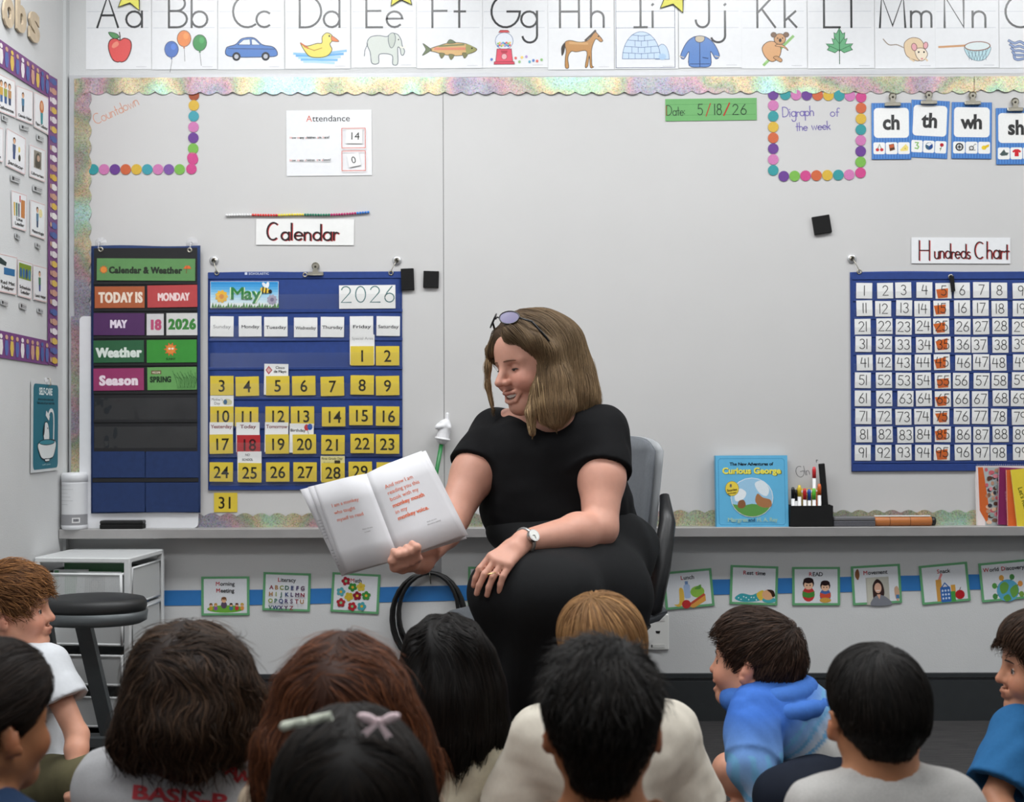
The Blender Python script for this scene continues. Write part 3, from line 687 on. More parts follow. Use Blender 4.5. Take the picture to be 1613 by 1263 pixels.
# ------------------------------------------------------------------ clips, hooks, magnets
M_STEEL = mat('nickel_steel', S('b9b4a6'), .28, metal=.9, noise=.05)
M_CLEAR = mat('clear_plastic', (.9, .9, .93), .12, alpha=.3)
M_BLACKPL = mat('black_plastic', S('161616'), .4, noise=.05)
M_FELT = mat('black_felt', S('101010'), .95, noise=.2, nscale=300, bump=.3, bscale=600)
def bulldog(px, py, label, w=25, Y=YB, group='metal clips on the board'):
    """clip whose jaw bottom is at (px,py)"""
    e = empty('bulldog_clip', P(px, py, Y - .008)); tag(e, label, 'clip', group); k = PPM * w
    MB().box(-k / 2, k / 2, -.005, .006, 0, k * .22, bev=.0015).build('jaw', M_STEEL, e)
    MB().tube([(-k / 2, -.006, .001), (k / 2, -.006, .001)], .0012, 6).build('lip', M_STEEL, e, True)
    mb = MB().prism([(-k * .2, k * .2), (k * .2, k * .2), (k * .12, k * .42), (k * .2, k * .6), (k * .1, k * .74), (-k * .1, k * .74), (-k * .2, k * .6), (-k * .12, k * .42)], -.004, -.0025)
    mb.build('lever', M_STEEL, e)
    MB().lathe([(k * .2, .006), (k * .24, .003), (k * .24, -.002), (k * .18, -.0035)], 18, 'y', (0, 0, k * .6)).build('magnet', M_STEEL, e, True)
    MB().lathe([(k * .075, -.004), (k * .06, -.006)], 10, 'y', (0, 0, k * .55)).build('rivet', mat('dark_rivet', S('3a352c'), .4, metal=.7), e)
    return e
def maghook(px, py, gx, gy, label, Y=YB):
    """round magnetic hook at (px,py) from which a grommet at (gx,gy) hangs"""
    e = empty('magnetic_hook', P(px, py, Y - .005)); tag(e, label, 'hook', 'round magnetic hooks')
    r = 7.2 * PPM
    MB().lathe([(r, .005), (r, .001), (r * .85, -.002), (r * .5, -.003), (.0005, -.003)], 22, 'y').build('base', mat('hook_plate', S('c9cacb'), .3, metal=.5), e, True)
    MB().lathe([(r * .55, -.003), (r * .5, -.0055), (r * .3, -.006)], 16, 'y').build('boss', M_STEEL, e, True)
    q = P(gx, gy, Y - .010) - Vector(e.location)
    MB().tube([(0, -.006, 0), (q.x * .4, -.012, q.z * .4), (q.x * .9, -.013, q.z * .85), (q.x, -.011, q.z), (q.x, -.004, q.z)], .0013, 6).build('wire', M_STEEL, e, True)
    return e
def magnet(x0, y0, x1, y1, tilt, label, Y=YB, t=.012):
    c = P((x0 + x1) / 2, (y0 + y1) / 2, Y - t / 2); w, h = (x1 - x0) * PPM, (y1 - y0) * PPM
    e = empty('felt_magnet', c, (0, R(tilt), 0)); tag(e, label, 'magnet', 'black felt magnets')
    MB().box(-w / 2, w / 2, -t / 2, t / 2 - .003, -h / 2, h / 2, bev=.0012).build('felt_block', M_FELT, e)
    MB().box(-w / 2, w / 2, t / 2 - .003, t / 2, -h / 2, h / 2).build('magnet_backing', M_BLACKPL, e)
magnet(632, 423, 652, 457, -2, 'tall black felt magnet tucked behind the calendar chart\'s right edge')
magnet(667, 427, 691, 453, 2, 'square black felt magnet right of the calendar chart')
magnet(1281, 340, 1308, 368, -9, 'tilted black felt magnet left of the hundreds chart sign')
bulldog(497, 434, 'metal bulldog clip in the middle of the calendar chart\'s top edge', 25)
maghook(337, 410, 342, 429, 'round magnetic hook holding the calendar chart\'s left corner')
maghook(625, 410, 616, 429, 'round magnetic hook holding the calendar chart\'s right corner')
maghook(1342, 407, 1353, 428, 'round magnetic hook holding the hundreds chart\'s corner')
bulldog(1406, 167, 'metal clip on the ch digraph card', 25); bulldog(1463, 164, 'metal clip on the th digraph card', 25)
bulldog(1532, 165, 'metal clip on the wh digraph card', 25); bulldog(1599, 175, 'metal clip on the sh digraph card', 25)

# ------------------------------------------------------------------ digraph cards
M_BLUECARD = mat('blue_striped_card', S('3d72b8'), .35, noise=.04)
def digraph(txt, x0, y0, x1, y1, tilt, dz, icons, label):
    o, d = sheet('digraph_card', x0, y0, x1, y1, YB - dz, M_BLUECARD, tilt, .001, label, 'card', 'digraph cards')
    w, h = x1 - x0, y1 - y0
    for i in range(14): d.rect(1 + i * w / 14, 1, 2.6 + i * w / 14, h - 1, S('5f92d2'))
    d.build('stripes', o, PRINT_GLOSS)
    d = Draw(d.sc, w / 2, h / 2, d.y); d.rrect(3.5, 8, w - 3.5, h * .62, 6, WHITE)
    for i in range(3): d.rrect(2.5 + i * (w - 4) / 3, h * .7, 2.5 + (i + 1) * (w - 4) / 3 - 1, h * .91, 2.5, WHITE)
    d.build('white_panels', o, PRINT_GLOSS)
    d2 = Draw(d.sc, w / 2, h / 2, d.y); d2.text(txt, w / 2, h * .48, 24, S('3a3a3a'), 'heavy', wide=.92); d2.build('lettering', o, PRINT_GLOSS)
    d3 = Draw(d.sc, w / 2, h / 2, d.y)
    for i, f in enumerate(icons): f(d3, 2.5 + (i + .5) * (w - 4) / 3, h * .795)
    d3.build('picture', o, PRINT_GLOSS)
def ic(*shapes):
    def f(d, u, v):
        d.frame(u, v, 8)
        for sh in shapes:
            if sh[0] == 'e': d.ell(sh[1], sh[2], sh[3], sh[4], S(sh[5]), n=14)
            elif sh[0] == 'p': d.poly(sh[1], S(sh[2]))
            elif sh[0] == 'l': d.line(sh[1], sh[2], S(sh[3]))
        d.raw()
    return f
I_cherry = ic(('l', [(-.4, -.3), (0, .7), (.4, -.3)], .12, '4a6a30'), ('e', -.42, -.4, .35, .32, 'c43a3e'), ('e', .42, -.4, .35, .32, 'c43a3e'))
I_choc = ic(('p', [(-.6, .6), (.4, .8), (.6, -.4), (-.4, -.7)], '6b4530'), ('p', [(-.5, .5), (.3, .7), (.4, .1), (-.4, -.1)], 'c4603a'), ('l', [(-.4, -.3), (.5, -.1)], .15, '4a3022'))
I_cheese = ic(('p', [(-.8, -.4), (.3, .7), (.8, .1), (.7, -.6), (-.7, -.7)], 'e8d47c'), ('e', .2, -.2, .14, .14, 'c9ad4c'))
I_three = ic(('l', [(-.4, .6), (.2, .6), (-.1, .1), (.3, -.2), (.1, -.6), (-.4, -.5)], .22, '7fb65c'))
I_cube = ic(('e', 0, 0, .75, .75, '3f5f7a'), ('p', [(0, 0), (.6, .5), (.7, -.3), (0, -.72)], '2a4a8a'), ('p', [(0, 0), (-.65, .35), (0, .72), (.58, .5)], 'e4e8ec'))
I_rose = ic(('l', [(.1, 0), (-.1, -.8)], .1, '4a6a30'), ('e', .15, .35, .38, .36, 'b52a36'), ('e', -.1, -.4, .2, .1, '4a6a30'))
I_wheel = ic(('e', 0, 0, .8, .8, '2a2a2a'), ('e', 0, 0, .55, .55, 'c9c9c9'), ('e', 0, 0, .25, .25, '333333'), ('l', [(-.5, 0), (.5, 0)], .12, '444444'), ('l', [(0, -.5), (0, .5)], .12, '444444'))
I_whale = ic(('e', -.1, -.2, .5, .45, '5a5a5a'), ('e', -.1, -.2, .3, .26, 'dadada'), ('l', [(.2, .1), (.6, .6), (.8, .5)], .1, '4a4a4a'), ('l', [(-.6, -.6), (.7, -.6)], .1, '3a3a3a'))
I_whistle = ic(('e', -.1, -.1, .5, .42, 'e8c93a'), ('p', [(-.1, .2), (.9, .6), (.85, .1), (.2, -.2)], 'dcb92e'))
I_shark = ic(('p', [(-.9, -.3), (0, .7), (.3, .1), (.9, .0), (.6, -.5), (-.5, -.6)], '4c5a5a'))
I_shirt = ic(('p', [(-.9, .3), (-.35, .7), (.35, .7), (.9, .3), (.6, 0), (.4, .2), (.4, -.7), (-.4, -.7), (-.4, .2), (-.6, 0)], 'cc2f38'))
I_shell = ic(('e', 0, 0, .6, .5, 'd98aa0'))
digraph('ch', 1373, 162, 1435, 251, 0, .003, (I_cherry, I_choc, I_cheese), 'blue bordered card printed ch, clipped nearest the dotted square')
digraph('th', 1434, 158, 1494, 249, 3, .0015, (I_three, I_cube, I_rose), 'blue bordered card printed th, tilted, second of the digraph cards')
digraph('wh', 1499, 161, 1562, 250, 1, .003, (I_wheel, I_whale, I_whistle), 'blue bordered card printed wh, third of the digraph cards')
digraph('sh', 1569, 170, 1632, 259, 0, .003, (I_shark, I_shirt, I_shell), 'blue bordered card printed sh at the picture\'s right edge')

# ------------------------------------------------------------------ signs and notes on the board
o, d = sheet('attendance_sheet', 451, 173, 586, 277, YB - .002, LAMINATE, -.3, .0008, 'white laminated attendance sheet with two red framed boxes', 'sheet')
RED = S('d2604a')
d.text('A', 36, 18, 9.5, RED, 'reg'); d.text('ttendance', 41, 18, 9.5, DARK, 'reg', 'l', fit=60)
def parti(d, u, v, words, h):
    for i, wd in enumerate(words):
        d.text(wd[0], u, v, h, S('d2604a'), 'reg', 'l'); _, w0 = text_polys(wd[0], h)
        d.text(wd[1:], u + w0, v, h, DARK, 'bold', 'l'); u += text_polys(wd, h)[1] + h * .45
parti(d, 5, 45, ('How', 'many', 'children', 'are', 'here?'), 3.6); parti(d, 5, 81, ('How', 'many', 'children', 'are', 'absent?'), 3.5)
for y in (30, 66): d.line([(88, y), (125, y), (125, y + 31), (88, y + 31), (88, y)], 1.0, RED)
d.build('lettering', o, PRINT)
o, d = sheet('number_card', 545, 203, 571, 226, YB - .006, PAPER, 1, .0012, 'small white card printed 14 on the attendance sheet', 'card'); d.text('14', 13.5, 17, 11.5, DARK); d.build('lettering', o)
o, d = sheet('number_card', 548, 242, 567, 262, YB - .007, PAPER, -12, .0012, 'small tilted white card printed 0 on the attendance sheet', 'card'); d.text('0', 9, 15, 10.5, DARK); d.build('lettering', o)
o, d = sheet('date_strip', 1048, 155, 1192, 190, YB - .002, mat('green_paper', S('67a862'), .45, noise=.03), -.4, .0008, 'green paper strip with the handwritten date 5/18/26', 'strip')
for y in (9, 26): d.line([(2, y), (142, y)], .5, S('4d8a4c'))
d.stroke('Date', 2, 26, 15, 1.2, S('24382a'), wide=.75, jit=.1); d.line([(1.5, 26), (1.5, 11)], .9, S('a03a2a')); d.stroke(':', 30, 25, 12, 1.4, S('24382a'))
d.stroke('5', 51, 26, 17, 1.3, S('24382a'), wide=.85); d.line([(64, 28), (71, 8)], 1.6, S('b0402e')); d.stroke('18', 77, 26, 17, 1.3, S('24382a'), wide=.8); d.line([(92, 27), (101, 8)], 2.2, S('b0302a')); d.stroke('26', 106, 26, 16, 1.3, S('24382a'), wide=1.0, track=.08)
d.build('handwriting', o)
def redblack(d, txt, u, v, h, w, **k):
    st = random.getstate(); d.stroke(txt, u + 1.2, v + .6, h, w, S('c23a3c'), **k); random.setstate(st); d.stroke(txt, u, v, h, w, S('2c1a1c'), **k)
o, d = sheet('calendar_sign', 403, 345, 558, 386, YB - .003, PAPER, .6, .001, 'white paper sign with Calendar handwritten in black and red', 'sign')
redblack(d, 'C', 17, 33, 27, 2.8, wide=.78, slant=.05); redblack(d, 'alendar', 40, 33, 25, 2.8, wide=.98, jit=.08, track=.04); d.build('handwriting', o)
o, d = sheet('hundreds_sign', 1436, 374, 1591, 415, YB - .003, LAMINATE, .5, .001, 'white laminated sign with Hundreds Chart handwritten in brown', 'sign')
redblack(d, 'H', 12, 36, 31, 1.7, wide=.85); redblack(d, 'undreds', 36, 33, 22, 1.7, wide=.70, jit=.12); redblack(d, 'C', 99, 33, 26, 1.7, wide=.65); redblack(d, 'hart', 118, 33, 25, 1.7, wide=.72, jit=.12); d.build('handwriting', o)
# bead string
e = empty('bead_string', P(468, 338, YB - .006)); tag(e, 'string of white, red, yellow, green, pink and blue counting beads above the calendar sign', 'beads')
O2 = Vector(e.location); pts = spline([(355, 339), (390, 338.5), (430, 339), (470, 338), (510, 338.5), (545, 337), (582, 334)], 8, False)
MB().tube([P(x, y, YB - .006) - O2 for x, y in pts], .0016, 6).build('string', mat('white_string', (.8, .8, .8), .7), e)
bm0 = {}
arr = np.array(pts); seg = np.r_[0, np.cumsum(np.hypot(*np.diff(arr, axis=0).T))]
for i in range(55):
    t = seg[-1] * (i + .5) / 55; x = np.interp(t, seg, arr[:, 0]); y = np.interp(t, seg, arr[:, 1])
    k = ['e8e8e8', 'd8362e', 'e6d23e', '1f7a5c', 'b8286a', '2f7ad0'][i // 10]
    if k not in bm0:
        b0 = MB().lathe([(.0014, -.0040), (.0036, -.0028), (.0044, 0), (.0036, .0028), (.0014, .0040)], 10, 'x').build('bead', mat('bead_' + k, S(k), .25), None, True); bm0[k] = b0; b = b0
    else: b = bm0[k].copy(); COL.objects.link(b)
    b.parent = e; b.location = P(x, y, YB - .006) - O2; b.rotation_euler = (0, random.uniform(-.2, .2), 0)
# ------------------------------------------------------------------ pocket charts
M_NAVY = mat('navy_chart_cloth', S('1f3c80'), .75, noise=.1, nscale=60, bump=.25, bscale=500)
M_NAVY2 = mat('dark_blue_chart_cloth', S('17305f'), .75, noise=.1, nscale=60, bump=.25, bscale=500)
M_BLKCLOTH = mat('black_chart_cloth', S('17171a'), .7, noise=.1, nscale=60, bump=.2, bscale=500)
def vinyl(name, fac, rough, bump=0, bscale=20):
    m = bpy.data.materials.new(name); m.use_nodes = True; N, L = m.node_tree.nodes, m.node_tree.links; N.remove(N["Principled BSDF"])
    t = N.new("ShaderNodeBsdfTransparent"); g = N.new("ShaderNodeBsdfGlossy"); g.inputs["Roughness"].default_value = rough; x = N.new("ShaderNodeMixShader"); x.inputs[0].default_value = fac
    L.new(t.outputs[0], x.inputs[1]); L.new(g.outputs[0], x.inputs[2]); L.new(x.outputs[0], N["Material Output"].inputs[0])
    if bump:
        n = N.new("ShaderNodeTexNoise"); n.inputs["Scale"].default_value = bscale; c = N.new("ShaderNodeTexCoord"); L.new(c.outputs["Object"], n.inputs["Vector"]); b = N.new("ShaderNodeBump"); b.inputs["Strength"].default_value = bump; b.inputs["Distance"].default_value = .02; L.new(n.outputs["Fac"], b.inputs["Height"]); L.new(b.outputs[0], g.inputs["Normal"])
    return m
M_POCKET = vinyl("clear_vinyl_pocket", .055, .12, .08, 8)
M_POCKET_B = vinyl("clear_vinyl_pocket_wavy", .022, .03, .9, 9)
def chart(name, x0, y0, x1, y1, Y, m, label, ripple=.0022, t=.0025):
    c = P((x0 + x1) / 2, (y0 + y1) / 2, Y); e = empty(name, c); tag(e, label, 'pocket chart'); sc = Y / FPX
    w, h = (x1 - x0) * sc, (y1 - y0) * sc; nx, nz = 24, 30; vs = []; fs = []
    for j in range(nz + 1):
        for i in range(nx + 1):
            a, b = i / nx, j / nz
            vs.append(((a - .5) * w, -ripple * .5 * (math.sin(a * 9 + b * 3) * .5 + .5) * min(1, 4 * b) , (.5 - b) * h + .0022 * math.sin(a * 6.3) * (1 - b) - .0012 * math.cos(a * 5) * b))
    n = len(vs); vs += [(x, y + t, z) for x, y, z in vs]
    for j in range(nz):
        for i in range(nx):
            q = j * (nx + 1) + i; fs.append((q, q + nx + 1, q + nx + 2, q + 1)); fs.append((n + q, n + q + 1, n + q + nx + 2, n + q + nx + 1))
    for i in range(nx):
        fs.append((i, i + 1, n + i + 1, n + i)); q = nz * (nx + 1) + i; fs.append((q, n + q, n + q + 1, q + 1))
    for j in range(nz):
        q = j * (nx + 1); fs.append((q, n + q, n + q + nx + 1, q + nx + 1)); q += nx; fs.append((q, q + nx + 1, n + q + nx + 1, n + q))
    obj('backing', vs, fs, m, e, True)
    return e
def pocket(e, x0, y0, x1, y1, Y, off=.004, m=None, name='clear_pocket'):
    a, b = P(x0, y0, Y - off) - Vector(e.location), P(x1, y1, Y - off) - Vector(e.location)
    return MB().box(a.x, b.x, -off - .0004, -off, b.z, a.z).build(name, m or M_POCKET, e)
def rib(e, x0, x1, y, h, Y, m, off=.0030, name='hem'):
    a, b = P(x0, y, Y) - Vector(e.location), P(x1, y + h, Y) - Vector(e.location)
    return MB().box(a.x, b.x, -off, -off + .0035, b.z, a.z, bev=.0008).build(name, m, e)
def grommet(e, px, py, Y):
    p = P(px, py, Y) - Vector(e.location)
    MB().lathe([(.0085, -.003), (.0085, -.0052), (.0062, -.0062), (.0042, -.0052), (.0042, -.003)], 16, 'y', (p.x, 0, p.z), cap=False).build('grommet', M_STEEL, e, True)

_ones = 'zero one two three four five six seven eight nine ten eleven twelve thirteen fourteen fifteen sixteen seventeen eighteen nineteen'.split()
_tens = '. . twenty thirty forty fifty sixty seventy eighty ninety'.split()
def words(n): return _ones[n] if n < 20 else ('one hundred' if n == 100 else _tens[n // 10] + ('-' + _ones[n % 10] if n % 10 else ''))
# calendar chart
YC = YB - .004
cal = chart('calendar_pocket_chart', 327, 428, 634, 771, YC, M_NAVY, 'blue fabric calendar pocket chart for May with yellow number cards')
rib(cal, 328, 633, 429, 9, YC, M_NAVY); rib(cal, 329, 634, 763, 8, YC, M_NAVY)
for y in (488, 533, 578, 625, 671, 716): rib(cal, 329, 634, y, 3.5, YC, M_NAVY, .0034, 'pocket_seam')
for y in (464, 513, 556, 604, 651, 697, 742): pocket(cal, 331, y, 631, y + 22, YC, .0135)
grommet(cal, 342, 430, YC); grommet(cal, 616, 430, YC); grommet(cal, 481, 433, YC)
d = Draw(YC / FPX, 0, 0, -.0040); d.text('SCHOLASTIC', 0, 0, 3.6, S('c9d2e6'), 'bold', 'l', track=.1); d.rect(-6, -4, -2, 0, S('c9d2e6')); lo = d.build('maker_print', cal); lo.location = P(392, 433, YC) - Vector(cal.location); lo.location.y = 0
YK = YC - .0055
o, d = sheet('month_card', 331, 443, 439, 485, YK, LAMINATE, .3, .0008, 'sky blue card printed May with flowers and a bee', 'card')
for i in range(8): d.rect(.5, .5 + i * 4.2, 107.5, .5 + (i + 1) * 4.2, S(['2f8fd0', '3f9bd6', '57a8dc', '72b8e2', '8fc8e8', 'abd7ee', 'c3e3f2', 'd5ecf5'][i]))
d.rect(.5, 34, 107.5, 41.5, S('e8f0ee'))
for i in range(26): d.poly([(2 + i * 4.1, 41.5), (4 + i * 4.1 + (i % 3), 33 + (i * 7) % 6), (6.5 + i * 4.1, 41.5)], S(['3f7a38', '5c9a48', '2f5f30'][i % 3]))
for (fx, fy, fr, c1, c2) in ((18, 24, 10, 'e8b63c', 'd98a2e'), (98, 29, 8, 'a9a3b8', '77708e')):
    for k in range(9): d.ell(fx + fr * .62 * math.cos(k * .7), fy + fr * .62 * math.sin(k * .7), fr * .42, fr * .3, S(c1), math.degrees(k * .7), n=10)
    d.ell(fx, fy, fr * .38, fr * .38, S(c2))
d.build('picture', o, PRINT_GLOSS); d = Draw(d.sc, d.u0, d.v0, d.y)
d.text('May', 55, 29, 20, S('d9efc8'), 'heavy', fit=50); d.text('May', 55, 29, 20, S('2f7d3e'), 'bold', fit=47)
d.ell(87, 14, 8, 4.5, S('e8c34a'), 15); d.line([(84, 10), (83, 19)], 2, BLACK); d.line([(89, 11), (88, 19)], 2, BLACK); d.ell(95, 16, 3, 3, DARK); d.ell(86, 6, 5, 2.6, S('e4ecf2'), 50); d.ell(91, 6, 5, 2.6, S('eef3f6'), 100)
d.build('lettering', o, PRINT_GLOSS)
o, d = sheet('year_card', 534, 449, 623, 486, YK, PAPER, -.2, .0008, 'white card with 2026 handwritten in green marker', 'card'); d.stroke('2026', 3.5, 27, 25, 1.7, S('3f6f70'), wide=1.12, track=.1); d.build('handwriting', o)
days = [('Sunday', 331, 498, 368, 530), ('Monday', 376, 498, 412, 530), ('Tuesday', 416, 499, 453, 530), ('Wednesday', 463, 500, 500, 531), ('Thursday', 505, 499, 542, 531), ('Friday', 551, 498, 588, 529), ('Saturday', 593, 498, 630, 529)]
for nme, a, b, c_, e_ in days:
    o, d = sheet('weekday_card', a, b, c_, e_, YK, PAPER, random.uniform(-1, 1), .0008, 'white card printed %s in the calendar chart' % nme, 'card', 'weekday cards')
    d.text(nme, (c_ - a) / 2, 19, 5.2, S('777777') if nme == 'Sunday' else S('2a2a2c'), 'reg' if nme == 'Sunday' else 'bold', fit=min(32, 4.7 * len(nme))); d.build('lettering', o)
M_YEL = mat('yellow_card_stock', S('dcc23c'), .5, noise=.04); M_REDC = mat('red_card_stock', S('b5242a'), .5, noise=.04)
xs = {0: [331, 371, 419, 460, 505, 552, 592], 1: [331, 370, 418, 458, 507, 550, 592], 2: [330, 373, 418, 461, 506, 552, 592], 3: [330, 375, 419, 462, 506, 549, 593]}
num = {1: (552, 545), 2: (592, 545)}
for r in range(4):
    for c in range(7): num[3 + 7 * r + c] = (xs[r][c], [592, 640, 684, 728][r] + [0, 1, 0, 0, 1, -1, 0][c])
num[31] = (337, 776)
for n_, (x, y) in num.items():
    t_ = {31: 0}.get(n_, random.uniform(-1.2, 1.2)); row_ = 0 if n_ < 3 else (n_ - 3) // 7 + 1; Y_ = YK - .0012 * (row_ + 1) if n_ != 31 else YB - .002
    o, d = sheet('date_card', x, y, x + 37, y + 30.5, Y_, M_REDC if n_ == 18 else M_YEL, t_, .0008, 'red card printed 18 for today in the calendar chart' if n_ == 18 else ('yellow card printed 31 on the board below the calendar chart' if n_ == 31 else 'yellow card printed with the number %s in the calendar chart' % words(n_)), 'card', 'calendar date cards')
    d.text(str(n_), 18.5, 25, 18.5, S('3a0e10') if n_ == 18 else S('211e12'), 'semi', wide=.95); d.build('lettering', o)
def over(x0, y0, x1, y1, label, fn, tilt=0, dz=.0):
    row_ = 0 if y0 < 540 else 1 if y0 < 600 else 2 if y0 < 650 else 3 if y0 < 700 else 4
    o, d = sheet('event_card', x0, y0, x1, y1, YK - .0012 * (row_ + 1) + .0007 - dz, PAPER, tilt, .0008, label, 'card', 'event cards in the calendar chart'); fn(d); d.build('lettering', o)
over(551, 527, 590, 574, 'white event card with faint pencil writing above date 1', lambda d: (d.text('Special Area', 20, 8, 4.4, S('9a9a9a'), 'reg', fit=34)), dz=.0003)
def cinco(d):
    d.poly([(2, 10), (7, 3), (13, 10), (7, 17)], S('b8545c')); d.poly([(4, 10), (7, 6), (11, 10), (7, 14)], S('d9b0a8')); d.text('Cinco', 25, 8, 4.4, DARK, 'bold'); d.text('de Mayo', 25, 14, 4.4, DARK, 'bold', fit=20)
over(416, 573, 454, 622, 'white event card printed Cinco de Mayo behind date 5', cinco, 1)
def mother(d): d.text("Mother's", 11, 8, 4, S('555555'), 'reg', fit=18); d.text('Day', 11, 14, 4, S('555555')); d.blob([(20, 9), (26, 5), (34, 8), (33, 14), (22, 14)], S('c9c6a0')); d.ell(24, 10, 3, 4, S('4a6a8a'))
over(331, 623, 368, 668, "white event card printed Mother's Day above date 10", mother)
for tx, x, col in (('Yesterday', 330, '8a2a30'), ('Today', 372, '7a2430'), ('Tomorrow', 417, '8a3a40')):
    over(x, 665, x + 37, 712, 'white event card printed %s' % tx, lambda d, tx=tx, col=col: d.text(tx, 18.5, 9.5, 5.6, S(col), 'bold', fit=min(33, 4.9 * len(tx))), random.uniform(-1, 1), .0003)
def bday(d): d.text('Birthday', 13, 13, 4.6, DARK, 'bold', fit=24); d.ell(27, 6, 4, 5, S('c23a3e')); d.ell(32, 5, 4, 5, S('2f5aa8')); d.line([(28, 10), (30, 16)], .6, DARK)
over(456, 667, 494, 713, 'white event card printed Birthday with two balloons above date 20', bday, 1)
over(374, 711, 412, 757, 'white event card printed NO SCHOOL above date 25', lambda d: (d.text('NO', 16, 7, 3.6, S('555555'), 'bold'), d.text('SCHOOL', 16, 14.5, 3.6, S('555555'), 'bold', fit=17)))
over(505, 718, 543, 757, 'pale yellow event card above date 28', lambda d: (d.rect(.5, .5, 37.5, 16, S('d9cf8c')), d.text('First Grade Day', 18, 6, 3.6, S('5a5a40'), 'bold', fit=33), d.text('Field trip', 14, 13, 3.6, S('5a5a40')), d.rect(22, 7, 31, 12, S('3a3428'))))

# hundreds chart
hun = chart('hundreds_pocket_chart', 1341, 428, 1668, 741, YC, M_NAVY, 'blue hundreds pocket chart with white number cards')
rib(hun, 1342, 1667, 429, 10, YC, M_NAVY); rib(hun, 1342, 1667, 731, 10, YC, M_NAVY)
for r in range(10): pocket(hun, 1345, 459 + 28.4 * r, 1665, 471 + 28.4 * r, YC, .0062); rib(hun, 1343, 1666, 471 + 28.4 * r, 2.2, YC, M_NAVY, .0032, 'pocket_seam')
grommet(hun, 1353, 428, YC); grommet(hun, 1497, 436, YC)
p = P(1497, 437, YC) - Vector(hun.location)
MB().prism([(p.x - .006, p.z + .004), (p.x + .008, p.z + .004), (p.x + .012, p.z - .045), (p.x, p.z - .048)], -.011, -.0066).build('strap', M_FELT, hun)
hx = [1348, 1380, 1412, 1442, 1472, 1503, 1532, 1562, 1594]
M_OR = mat('orange_film', S('d8692a'), .3, alpha=.9)
for r in range(10):
    for c in range(9):
        n_ = 10 * r + c + 1; x = hx[c] + random.uniform(-2, 2); y = 445 + 28.4 * r + random.uniform(-.8, .8)
        o, d = sheet('hundreds_card', x, y, x + 25, y + 24.5, YC - .0045, PAPER, random.uniform(-1.2, 1.2), .0007, ('white card numbered %s with orange film over it in the hundreds chart' if c == 4 else 'white card numbered %s in the hundreds chart') % words(n_), 'card', 'hundreds chart number cards')
        s_ = str(n_); w_ = sum(SF[k][1] for k in s_) * 15 * 1.0
        d.y = -.0005; d.stroke(s_, 13 - w_ / 2 + 1.2, 19.5, 15, 1.35, S('2b2a2a'), wide=1.0); d.build('lettering', o)
        if c == 4:
            xx, yy = 3 + random.uniform(-2, 2), 7 + random.uniform(0, 3); sc_ = YC / FPX
            q = [((u - 12.5) * sc_, (12.25 - v) * sc_) for u, v in ((xx - 2, yy), (xx + 17, yy - 3 + random.uniform(-2, 2)), (xx + 16, yy + 13), (xx + random.uniform(0, 5), yy + 14))]
            MB().prism(q, -.00046, -.00037).build('orange_film', M_OR, o)

# calendar and weather chart
YV = YB - .0215
cw = chart('weather_pocket_chart', 143, 386, 316, 808, YV, M_NAVY2, 'narrow black and blue Calendar and Weather pocket chart by the wall corner', .003)
pocket(cw, 148, 391, 311, 712, YV, .0034, M_BLKCLOTH, 'black_panel')
for y in (444, 486, 529, 572, 616, 661): rib(cw, 148, 311, y, 4, YV, M_BLKCLOTH, .0064, 'pocket_seam')
for y in (627, 672): pocket(cw, 149, y, 310, y + 33, YV, .0078, M_POCKET_B)
for y0, y1 in ((711, 752), (760, 806)):
    for x0, x1 in ((146, 228), (230, 313)): pocket(cw, x0, y0, x1, y1, YV, .0052, M_NAVY2, 'cloth_pocket')
rib(cw, 146, 313, 753, 6, YV, M_BLKCLOTH, .0042, 'pocket_gap_strip')  # black cloth strip between the two rows of blue pockets
grommet(cw, 159, 393, YV - .002); grommet(cw, 299, 394, YV - .002)
for px_, s_ in ((158, 'left'), (302, 'right')):
    e = empty('suction_hook', P(px_, 383, YB - .004)); tag(e, 'clear suction hook holding the weather chart\'s %s corner' % s_, 'hook', 'clear suction hooks')
    MB().lathe([(.020, .004), (.017, -.002), (.006, -.004), (.004, -.009)], 20, 'y').build('cup', M_CLEAR, e, True)
    MB().tube([(0, -.006, .002), (0, -.017, -.006), (0, -.0195, -.017), (0, -.022, -.021)], .0018, 6).build('hook', M_CLEAR, e, True)
YVK = YV - .0078
def wcard(x0, y0, x1, y1, bg, label, fn, tilt=0):
    o, d = sheet('sentence_card', x0, y0, x1, y1, YVK, mat('card_' + bg, S(bg, .78), .32, noise=.05, nscale=50), tilt, .0008, label, 'card', 'cards in the weather chart'); fn(d)
    d.build('lettering', o, PRINT_GLOSS)
def sunny(d, u, v, r):
    for k in range(10): d.poly([(u + r * 1.6 * math.cos(k * .628), v + r * 1.6 * math.sin(k * .628)), (u + r * math.cos(k * .628 + .3), v + r * math.sin(k * .628 + .3)), (u + r * math.cos(k * .628 - .3), v + r * math.sin(k * .628 - .3))], S('d9662e'))
    d.ell(u, v, r, r, S('e08a3a'))
def f_head(d):
    d.text('Calendar & Weather', 77, 24, 11, S('1f2a1c'), 'impact', fit=116); sunny(d, 11, 18, 4.5)
    d.poly([(137, 16), (141, 11), (147, 11), (150, 16)], S('d9662e')); d.line([(143, 12), (142, 23)], .9, S('8a4a30'))
wcard(152, 407, 308, 442, '6aa060', 'green card printed Calendar & Weather at the top of the weather chart', f_head, .6)
wcard(149, 451, 228, 485, 'c0663c', 'orange brown card printed TODAY IS', lambda d: d.text('TODAY IS', 41, 26, 17, S('ecdccb'), 'impact', fit=70))
wcard(232, 449, 311, 484, 'cc4c4e', 'red card printed MONDAY', lambda d: d.text('MONDAY', 41, 25, 13, S('ecd2d0'), 'impact', fit=50), -.6)
